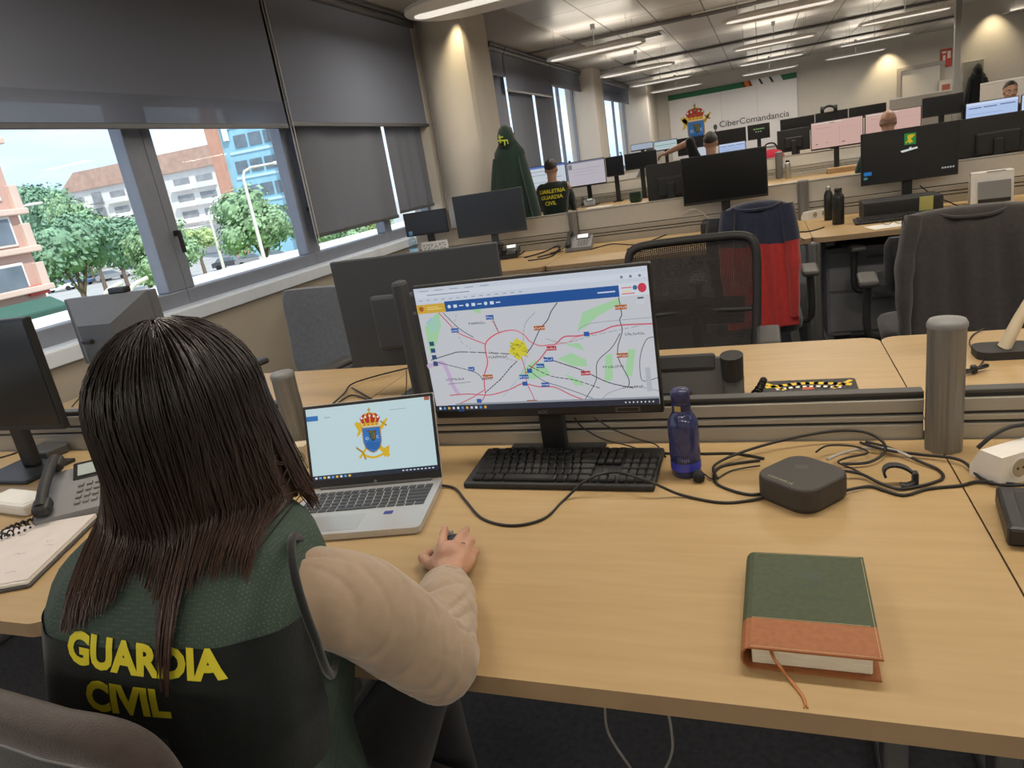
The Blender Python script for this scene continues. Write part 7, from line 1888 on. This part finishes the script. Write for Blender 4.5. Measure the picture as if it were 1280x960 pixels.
REDC = cloth('jacket_red', (0.40, 0.035, 0.032), bump=0.2); NAVY = cloth('jacket_navy', (0.025, 0.030, 0.055), bump=0.2); CHARC = cloth('jacket_charcoal', (0.048, 0.043, 0.041), bump=0.35, scale=350)
a = W(948, 320, y=3.62)
jc = swivel_chair('dark office chair under the red and navy jacket', -0.075, 3.92, 0.0, seat_z=0.46, back_h=0.50, back_w=0.42, back_z=0.52)
drape('red jacket with navy shoulders hung over a chair back', -0.035, 3.585, 1.085, 0.30, 0.60, 0.42, radians(4), [NAVY, REDC], 0.20, seed=2, shoulder=0.035)
a = W(1205, 330, y=3.25)
dc = swivel_chair('dark office chair under the charcoal jacket at the right', 0.72, 3.52, radians(-4), seat_z=0.46, back_h=0.44, back_w=0.36, back_z=0.50)
drape('charcoal jacket hung over a chair back at the right edge', 0.745, 3.165, 1.005, 0.45, 0.62, 0.40, radians(-4), [CHARC], 0.2, seed=5, shoulder=0.02)
swivel_chair('black office chair pushed under the desk with the black flasks', 0.78, 4.66, radians(8), seat_z=0.44, back_h=0.30, back_w=0.40, back_z=0.42)
gb = swivel_chair('grey office chair whose top shows over the big dark monitor', -2.42, 4.33, radians(-25), fabric=GREYF, back_z=0.55, back_h=0.43, back_w=0.40, arms=False)
# under-desk cabinets seen below the second row
cbn = thing('pedestal_cabinet', 'grey drawer cabinet standing under the second row desk', 'cabinet', (0.66, 5.12, 0))
MB().box((0, 0, 0.32), (0.60, 0.50, 0.58), 0.006).build('cabinet_body', mat('cabinet_grey', (0.17, 0.17, 0.18), rough=0.5, noise_amt=0.04), cbn)
for i in range(2):
    d_ = MB().box((0, -0.255, 0.185 + 0.27 * i), (0.57, 0.014, 0.25), 0.004).build('drawer', mat('drawer_grey', (0.20, 0.20, 0.21), rough=0.5, noise_amt=0.04), cbn)
    MB().box((0, -0.268, 0.27 + 0.27 * i), (0.14, 0.014, 0.014), 0.004).build('handle', STEEL, d_)
MB().box((0, 0, 0.015), (0.58, 0.48, 0.03), 0.004).build('plinth', BLACK, cbn)
bg = thing('backpack', 'dark blue and white bag standing on the floor by the window', 'bag', (-2.55, 3.55, 0))
b = MB(); b.loft([[(x * k, y * k, z) for x, y in rrect(0.34, 0.22, 0.08, 6)] for z, k in ((0, .92), (0.05, 1.0), (0.3, 1.0), (0.44, .88), (0.5, .6), (0.52, .25))]); b.build('bag_body', cloth('bag_navy', (0.02, 0.025, 0.05)), bg)
MB().box((0.0, -0.115, 0.2), (0.24, 0.05, 0.22), 0.02).build('front_pocket', cloth('bag_blue', (0.05, 0.06, 0.20)), bg)
for sx in (-1, 1): MB().tube(smooth_path([(sx * 0.09, 0.11, 0.46), (sx * 0.11, 0.17, 0.33), (sx * 0.11, 0.13, 0.08)], 5), 0.014, n=6).build('strap', cloth('strap_white', (0.55, 0.55, 0.58)), bg)

# coat hanging by the column
ct = W(640, 250, y=6.95)
def coat(label, x, y, ztop, zbot, w0, w1, m_, marks=None):
    t = thing('parka', label, 'coat', (x, y, zbot))
    H = ztop - zbot; rr = []
    for j in range(26):
        v = j / 25; z = H * (1 - v)
        k = w0 * (0.40 + 0.10 * v / 0.08) if v < 0.08 else (w0 * (0.5 + 0.5 * min(1.0, (v - 0.08) / 0.08)) if v < 0.16 else w0 + (w1 - w0) * ((v - 0.16) / 0.84))
        ring = []
        for i in range(36):
            a = 2 * pi * i / 36; f = 1 + 0.12 * sin(5 * a + 1 + v * 2) * v + 0.08 * sin(9 * a + v * 4) * v + 0.03 * sin(v * 30 + a * 2)
            ring.append((k / 2 * cos(a) * f, 0.30 * k * sin(a) * f + 0.0, z))
        rr.append(ring)
    mb = MB(); mb.loft(rr); mb.build('coat_body', m_, t)
    for sx in (-1, 1):
        s_ = MB(); s_.tube(smooth_path([(sx * w0 * 0.42, -0.02, H * 0.80), (sx * (w0 * 0.55), -0.05, H * 0.62), (sx * (w1 * 0.50), -0.07, H * 0.36), (sx * w1 * 0.46, -0.06, H * 0.12)], 6), 0, n=14, radii=[0.055 + 0.02 * sin(pi * i / 19) for i in range(19)], flat=0.6); s_.build('sleeve', m_, t)
    hd = MB(); hd.ell((0, -0.03, H * 0.93), (w0 * 0.27, 0.09, 0.12), 18, 12); hd.build('hood', m_, t)
    if marks:
        ar = Art(((0.0, -0.14, H * 0.93), (1, 0, 0), (0, 0, 1), (0, -1, 0)), ink)
        ar.line([(-0.02, 0.03), (-0.02, -0.03)], 0.012, (186, 200, 60)); ar.line([(-0.05, -0.01), (0.05, -0.02)], 0.012, (186, 200, 60)); ar.line([(-0.03, 0.015), (0.01, 0.015)], 0.010, (186, 200, 60)); ar.line([(0.02, -0.02), (0.02, -0.06)], 0.010, (186, 200, 60)); ar.line([(0.05, -0.02), (0.05, -0.05)], 0.010, (186, 200, 60))
        ar.build('hood_marks', t)
    return t
PARKA = cloth('parka_green', (0.016, 0.034, 0.026), bump=0.25)
yk = 6.55; at_ = W(628, 161, y=yk); ab = W(660, 300, y=yk)
coat('dark green parka with yellow marks on the hood, hanging by the round column', at_.x + 0.03, yk, at_.z, 0.45, 0.30, 0.42, PARKA, True)
stn = thing('coat_stand', 'coat stand holding the green parka by the column', 'coat stand', (at_.x + 0.03, yk + 0.02, 0))
MB().cyl((0, 0, 0.02), (0, 0, at_.z - 0.01), 0.014, n=12).build('pole', STEEL, stn); MB().lathe([(0.2, 0), (0.2, 0.015), (0.05, 0.03), (0.02, 0.04)], 28).build('foot', STEEL, stn)
for k in range(4): MB().tube(smooth_path([(0, 0, at_.z - 0.10), (0.05 * cos(k * pi / 2), 0.05 * sin(k * pi / 2), at_.z - 0.09), (0.075 * cos(k * pi / 2), 0.075 * sin(k * pi / 2), at_.z - 0.05)], 4), 0.006, n=6).build('hook', STEEL, stn)

# third row
YC = 10.10; XC = W(974, 210, y=YC).x; XCL = XC - 1.62
desk('third row desk with the steel flask and headphones', XC, XC + 1.62, 9.10, YC - 0.025, 'near', ROWC)
desk('third row desk of the seated man with lettered back', XCL, XC, 9.10, YC - 0.025, 'near', ROWC)
desk('third row desk nearest the windows', XCL - 1.45, XCL, 9.10, YC - 0.025, 'near', ROWC)
desk('third row desk at the right, below the bright blue screen', XC + 1.62, XC + 3.24, 9.10, YC - 0.025, 'near', ROWC)
desk('far side third row desk left of the post', XCL, XC, YC + 0.025, 10.98, 'far', ROWC); desk('far side third row desk right of the post', XC, XC + 1.62, YC + 0.025, 10.98, 'far', ROWC)
for lab, xa, xb in (('third row divider behind the seated man', XCL + 0.03, XC - 0.04), ('third row divider behind the steel flask', XC + 0.04, XC + 1.6), ('third row divider towards the windows', XCL - 1.42, XCL - 0.03), ('third row divider at the right side', XC + 1.62, XC + 3.2)):
    divider(lab, xa, xb, YC, 1.0, 0.86)
post('aluminium post behind the steel flask in the third row', XC, YC - 0.04, 1.07, 0.045, zbase=ZD)
post('aluminium post in the third row behind the man with raised arm', W(862, 222, y=YC).x, YC - 0.04, 1.02, 0.04, zbase=ZD)
def page_art(bg, bars):
    def f(a, w, h):
        a.rect(-w / 2, -h / 2, w / 2, h / 2, bg); a.up()
        for x0, y0, x1, y1, c in bars: a.rect(-w / 2 + w * x0, h / 2 - h * y1, -w / 2 + w * x1, h / 2 - h * y0, c)
    return f
WIN = page_art((196, 190, 200), [(0, 0, 1, .06, (120, 126, 146)), (0.02, .10, .12, .30, (128, 130, 138)), (0.15, .30, .9, .32, (170, 166, 178)), (0.15, .42, .7, .44, (176, 170, 182)), (0.15, .55, .82, .57, (180, 174, 186))])
LST = page_art((208, 218, 228), [(0, 0, 1, .08, (90, 120, 190)), (0.04, .2, .8, .22, (130, 140, 156)), (0.04, .35, .7, .37, (130, 140, 156)), (0.5, .5, .9, .52, (130, 140, 156)), (0.1, .65, .75, .67, (150, 160, 170)), (0.2, .8, .6, .82, (150, 160, 170))])
PNK = page_art((214, 176, 166), [(0.02, .02, .6, .06, (226, 214, 206)), (0.36, .05, .46, .08, (90, 140, 90)), (0.55, .2, .56, .9, (196, 158, 150)), (0.1, .22, .4, .24, (190, 150, 142)), (0.08, .82, .12, .85, (60, 50, 50)), (0.30, .80, .33, .82, (60, 50, 50)), (0.6, .84, .66, .87, (60, 50, 50)), (0.1, .45, .5, .46, (200, 160, 152)), (0.6, .3, .9, .31, (196, 158, 150))])
BLU = page_art((176, 198, 236), [(0, 0, 1, .12, (206, 220, 246)), (0.05, .22, .3, .26, (70, 90, 130)), (0.34, .22, .6, .26, (70, 90, 130)), (0.66, .20, .95, .24, (70, 90, 130)), (0.05, .5, .7, .53, (150, 174, 214)), (0.05, .65, .8, .68, (150, 174, 214))])
GRN_ = page_art((190, 206, 210), [(0, 0, 1, .1, (150, 170, 190)), (0.05, .45, .95, .52, (80, 160, 130)), (0.1, .7, .8, .73, (150, 170, 180))])
YM = 9.82
WM = 'lit monitors on the third row'
mon_px('monitor with white list partly behind the head of the seated man', (656, 210), (706, 203), (658, 243), YM, screen=emi((208, 218, 228), .8), art=(LST, .8), group=WM)
mon_px('monitor with a pale page right of the seated man', (708, 204), (755, 196), (709, 236), YM, screen=emi((196, 190, 200), .8), art=(WIN, .8), group=WM)
mon_px('dark monitor right of the pale page screen', (756, 198), (778, 193), (757, 222), YM + 0.02, group=WM)
mon_px('dark monitor next to the raised arm', (780, 194), (820, 186), (781, 214), YM + 0.03, group=WM)
mon_px('monitor with blue grey page left of the wall mural crest', (788, 182), (816, 176), (789, 190), 12.9, screen=emi((170, 182, 200), .8), group='small far monitors')
mon_px('monitor with a green bar on its page below the white column', (817, 178), (846, 172), (818, 190), 12.9, screen=emi((190, 206, 210), .8), art=(GRN_, .8), group='small far monitors')
mon_px('bright monitor beside the dark haired head with raised arm', (898, 180), (932, 176), (899, 196), YM, screen=emi((160, 184, 224), .8), art=(BLU, .8), group=WM)
mon_px('small pale screen seen between arm and dark haired head', (871, 184), (884, 182), (872, 200), YM + 0.02, screen=emi((200, 208, 220), .8), group=WM)
mon_px('monitor with pink page left of the bald head', (1013, 154), (1079, 144), (1014, 189), YM - 0.05, screen=emi((214, 176, 166), .8), art=(PNK, .8), group=WM)
mon_px('monitor with pink page behind the bald head', (1081, 143), (1152, 132), (1082, 176), YM - 0.02, screen=emi((214, 176, 166), .8), art=(PNK, .8), group=WM)
mon_px('dark monitor left of the pink page screens', (971, 164), (1012, 158), (972, 192), 10.55, face='far', group=WM)
mon_px('dark monitor between the pink and the bright blue screens', (1153, 124), (1205, 114), (1154, 148), YM - 0.06, group=WM)
mon_px('bright blue page monitor at the right', (1207, 130), (1274, 119), (1208, 160), 9.65, screen=emi((176, 198, 236), .9), art=(BLU, .9), group=WM)
mon_px('narrow slice of a bright monitor at the right picture edge', (1277, 119), (1330, 110), (1277, 150), 9.67, screen=emi((196, 210, 240), .9), group=WM)
# things on the third row
p = W(985, 223, z=ZD); bottle('brushed steel flask with black cap on the third row', p.x, p.y, [(0.033, 0), (0.035, 0.004), (0.035, 0.17), (0.03, 0.19), (0.02, 0.20)], STL, BLACK, cap_from=(0.021, 0.198))
p = W(975, 222, z=ZD); tag(MB().box((0, 0, 0.03), (0.09, 0.05, 0.06), 0.006).build('tissue_pack', WHITEP, None, (p.x - 0.02, p.y + 0.05, ZD)), 'small white pack behind the steel flask', 'pack')
p = W(1013, 217, z=ZD)
hpn = thing('headphones', 'black headphones lying on the third row desk', 'headphones', (p.x, p.y, ZD), radians(20))
h = MB(); h.tube([(0.085 * cos(a), 0.02, 0.03 + 0.095 * sin(a)) for a in [pi * k / 20 for k in range(21)]], 0.008, n=8, flat=0.6); h.build('headband', BLACK, hpn)
for sx in (-1, 1): MB().cyl((sx * 0.10, 0.02, 0.04), (sx * 0.065, 0.02, 0.04), 0.038, 0.042, n=20).build('ear_cup', MATTE, hpn)
p = W(1055, 212, z=ZD); tag(MB().box((0, 0, 0.002), (0.45, 0.22, 0.004), 0.001).build('paper_sheet', PAPER, None, (p.x + 0.2, p.y - 0.1, ZD), radians(4)), 'pale sheets on the third row desk below the pink screen', 'paper')
p = W(1040, 207, z=ZD); tag(MB().box((0, 0, 0.03), (0.55, 0.20, 0.06), 0.004).build('cardboard_tray', mat('cardboard', (0.42, 0.27, 0.14), rough=0.8, noise_amt=0.1), None, (p.x + 0.10, 9.75, ZD)), 'shallow cardboard tray under the pink page screen', 'tray')
p = W(738, 248, z=ZD)
hp2 = copy_thing(hpn, (p.x + 0.03, 9.72, ZD), radians(-15), 'black headphones in front of the pale page screen')
p = W(775, 240, z=ZD)
dp = desk_phone('grey desk phone on the third row right of the pale page screen', p.x, 9.66, radians(10), bodymat=mat('phone_grey', (0.22, 0.22, 0.23)))
p = W(757, 243, z=ZD); bx_ = thing('toner_box', 'dark carton left of the third row telephone', 'box', (p.x, 9.56, ZD)); MB().box((0, 0, 0.06), (0.16, 0.12, 0.12), 0.004).build('box_body', mat('carton_dark', (0.045, 0.035, 0.03), rough=0.6, noise_amt=0.1), bx_); MB().box((0, 0, 0.122), (0.15, 0.11, 0.004), 0.001).build('lid', DARKGREY, bx_)
p = W(730, 258, z=ZD); tag(MB().box((0, 0, 0.002), (0.34, 0.20, 0.004), 0.001).build('paper_sheet', PAPER, None, (p.x + 0.32, 9.32, ZD), radians(-6)), 'white sheets beside the hand of the seated man', 'paper')
p = W(800, 250, z=ZD); gfl = thing('pouch', 'dark green pouch at the edge of the third row desk', 'pouch', (p.x, 9.28, ZD)); MB().box((0, 0, 0.07), (0.16, 0.10, 0.14), 0.03).build('pouch_body', cloth('pouch_green', (0.05, 0.085, 0.065)), gfl); MB().box((0, -0.053, 0.10), (0.14, 0.01, 0.06), 0.004).build('flap', cloth('pouch_green_dark', (0.04, 0.07, 0.055)), gfl)
mm_ = W(763, 222, y=9.35); 

# the fourth row and its screen backs
YDd = 13.2
for k, lab in enumerate(('fourth row desk nearest the windows', 'fourth row desk below the mural crest', 'fourth row desk below the mural lettering', 'fourth row desk below the downlight')):
    desk(lab, -3.0 + 1.62 * k + 0.02, -3.0 + 1.62 * (k + 1), 12.3, YDd, 'near', ROWD)
    divider('fourth row divider, %s' % ('nearest the windows', 'below the mural crest', 'below the mural lettering', 'below the downlight')[k], -3.0 + 1.62 * k + 0.05, -3.0 + 1.62 * (k + 1) - 0.02, YDd + 0.03, 1.0, 0.86)
DM_ = 'dark screen backs of the fourth row'
for (tl_, tr_, bl_, lab) in (((846, 174), (884, 168), (847, 196), 'dark screen under the mural crest'), ((886, 167), (932, 157), (887, 184), 'dark screen under the first letters of the mural'), ((934, 157), (962, 153), (935, 176), 'dark screen with small lit marks under the mural lettering'),
                              ((975, 151), (1018, 142), (976, 168), 'dark screen just right of the mural'), ((1019, 142), (1060, 136), (1020, 160), 'dark screen above the left pink page'), ((1061, 135), (1108, 128), (1062, 150), 'dark screen left above the bald head')):
    o = mon_px(lab, tl_, tr_, bl_, 12.75, group=DM_)
    if 'lit marks' in lab:
        ar = Art(((0, -0.0018, W(950, 163, y=12.75).z - ZD), (1, 0, 0), (0, 0, 1), (0, -1, 0)), lambda c: emi(c, .8)); [ar.rect(-0.08 + 0.035 * i, 0.02, -0.055 + 0.035 * i, 0.035, (150, 190, 120)) for i in range(5)]; [ar.rect(-0.05 + 0.035 * i, -0.02, -0.03 + 0.035 * i, -0.01, (190, 200, 190)) for i in range(3)]; ar.build('display_graphics', o)
p = W(1036, 140, y=12.75)
cap = thing('speaker_bar', 'dark rounded headset resting on top of a far screen', 'headset', (p.x, 12.752, p.z)); MB().tube([(0.10 * cos(a), 0, 0.09 * sin(a)) for a in [pi * k / 14 for k in range(15)]], 0.018, n=8).build('headband', MATTE, cap)
for sx in (-1, 1): MB().cyl((sx * 0.12, 0, 0.04), (sx * 0.07, 0, 0.04), 0.055, n=16).build('ear_cup', MATTE, cap)
# white low partition with an edge at the right, grey low partition
a = W(1112, 124, y=14.6); b = W(1192, 112, y=14.6)
t = thing('low_partition', 'low grey partition behind the bald head, left of the pillar', 'partition', ((a.x + b.x) / 2, 14.6, 0)); MB().box((0, 0, 0.78), (b.x - a.x, 0.05, 1.46), 0.004).build('panel', mat('partition_grey', (0.36, 0.33, 0.29), rough=0.7, noise_amt=0.03), t); MB().box((0, 0, 0.025), (b.x - a.x, 0.16, 0.05), 0.004).build('foot', STEEL, t); MB().box((0, 0, 1.515), (b.x - a.x, 0.06, 0.02), 0.004).build('top_cap', WHITEP, t)
a = W(1226, 103, y=13.6); b = W(1290, 93, y=13.6)
t = thing('low_partition', 'low white partition behind the face at the right', 'partition', ((a.x + b.x) / 2 + 0.3, 13.6, 0)); MB().box((0, 0, a.z / 2), (b.x - a.x + 0.6, 0.05, a.z - 0.08), 0.004).build('panel', mat('partition_white', (0.58, 0.54, 0.49), rough=0.7, noise_amt=0.03), t); MB().box((0, 0, 0.025), (b.x - a.x + 0.6, 0.16, 0.05), 0.004).build('foot', STEEL, t); MB().box((0, 0, a.z - 0.03), (b.x - a.x + 0.6, 0.06, 0.025), 0.004).build('top_cap', WHITEP, t)
a = W(1222, 82, y=15.35); 
coat('dark coat hanging on the grey door at the right', a.x, 15.36, a.z, 0.75, 0.28, 0.40, cloth('coat_dark', (0.015, 0.017, 0.018)))
p = W(965, 186, y=10.32)
rb_ = thing('red_bag', 'bright red bag on the far side of the third row', 'bag', (p.x - 0.02, 10.32, ZD)); b = MB(); b.loft([[(x * k, y * k, z) for x, y in rrect(0.36, 0.24, 0.10, 6)] for z, k in ((0, .9), (0.06, 1.0), (0.26, 1.0), (0.34, .75), (0.37, .3))]); b.build('bag_body', cloth('bag_red', (0.48, 0.03, 0.06)), rb_); MB().tube(smooth_path([(-0.1, 0, 0.34), (-0.05, 0, 0.44), (0.05, 0, 0.44), (0.1, 0, 0.34)], 5), 0.012, n=6).build('handle', BLACK, rb_)

# colleagues
GREENS = cloth('shirt_dark_green', (0.020, 0.034, 0.027), bump=0.2); DARKS = cloth('shirt_dark', (0.02, 0.02, 0.022)); BLUES = cloth('shirt_blue', (0.07, 0.11, 0.2)); GREYS = cloth('shirt_grey', (0.2, 0.2, 0.2)); GR2 = cloth('shirt_green_mid', (0.035, 0.075, 0.062))
hd = W(689, 212, y=8.6); hnd = W(720, 255, y=9.14)
o, so, P, f, r = colleague('seated person in dark green shirt with yellow back lettering, seen from behind', hd.x, 8.54, radians(6), GREENS, zseat=hd.z - 0.745, hands_at={1: (hnd.x - 0.03, 9.13, ZD + 0.035)}, voxel=0.009)
wrap_text(so, 'back_lettering', [('UARLETRIA', 0.0, 0.385, 0.062, 0.002, 1.0), ('GUARDIA', -0.01, 0.315, 0.062, 0.002, 1.0), ('CIVIL', -0.03, 0.245, 0.062, 0.002, 1.0)], P(0, 0, 0), r, Uz, f, bvh_of(so), YEL, off=0.004)
swivel_chair('dark office chair of the seated man with lettered back', hd.x, 8.56, radians(6), seat_z=hd.z - 0.755, back_h=0.2, back_w=0.40, back_z=hd.z - 0.71, arms=False)
hd = W(888, 179, y=8.65)
el = W(816, 192, y=7.85); fs_ = W(830, 203, y=7.95)
colleague('seated person with dark hair and one bare arm stretched out sideways', hd.x, 8.58, radians(0), DARKS, hands_at={-1: (W(836, 196, y=8.7).x, 8.7, W(836, 190, y=8.7).z), 'up-1': Vector((-0.3, 0, 1)), 'bare': True}, zseat=hd.z - 0.745, voxel=0.010)
swivel_chair('dark office chair of the person with the outstretched arm', hd.x, 8.60, 0.0, seat_z=hd.z - 0.755, back_h=0.26, back_w=0.42, back_z=hd.z - 0.71, arms=False)
hd = W(1110, 153, y=8.6)
colleague('seated bald person in green shirt before the pink screens', hd.x, 8.50, radians(0), GR2, bald=True, zseat=hd.z - 0.745, voxel=0.010)
swivel_chair('dark office chair of the bald person', hd.x, 8.52, 0.0, seat_z=hd.z - 0.755, back_h=0.26, back_w=0.42, back_z=hd.z - 0.71, arms=False)
for px, py, yy_, lab, sh, z_ in ((728, 196, 11.45, 'dark haired person facing us above the pale page screen, only the hair showing', BLUES, 0.45), (812, 182, 11.45, 'dark haired person facing us beyond the raised arm', GREYS, 0.50), (866, 183, 13.9, 'person half hidden below the mural crest, facing us', DARKS, 0.45)):
    hd = W(px, py, y=yy_ - 0.1); colleague(lab, hd.x, yy_, pi, sh, zseat=z_, voxel=0.012, face=True)
    swivel_chair('dark chair of the %s' % ('person above the pale page screen' if px == 728 else 'person beyond the raised arm' if px == 812 else 'person below the mural crest'), hd.x, yy_ + 0.02, pi, seat_z=z_ - 0.01, back_h=0.3, back_w=0.4, back_z=0.5, arms=False)
hd = W(1263, 114, y=11.2)
colleague('person with short dark hair and visible face at the right edge', hd.x, 11.3, pi, DARKS, zseat=hd.z - 0.745, voxel=0.010, face=True)
swivel_chair('dark chair of the person at the right edge', hd.x, 11.32, pi, seat_z=hd.z - 0.755, back_h=0.3, back_w=0.4, back_z=0.6, arms=False)
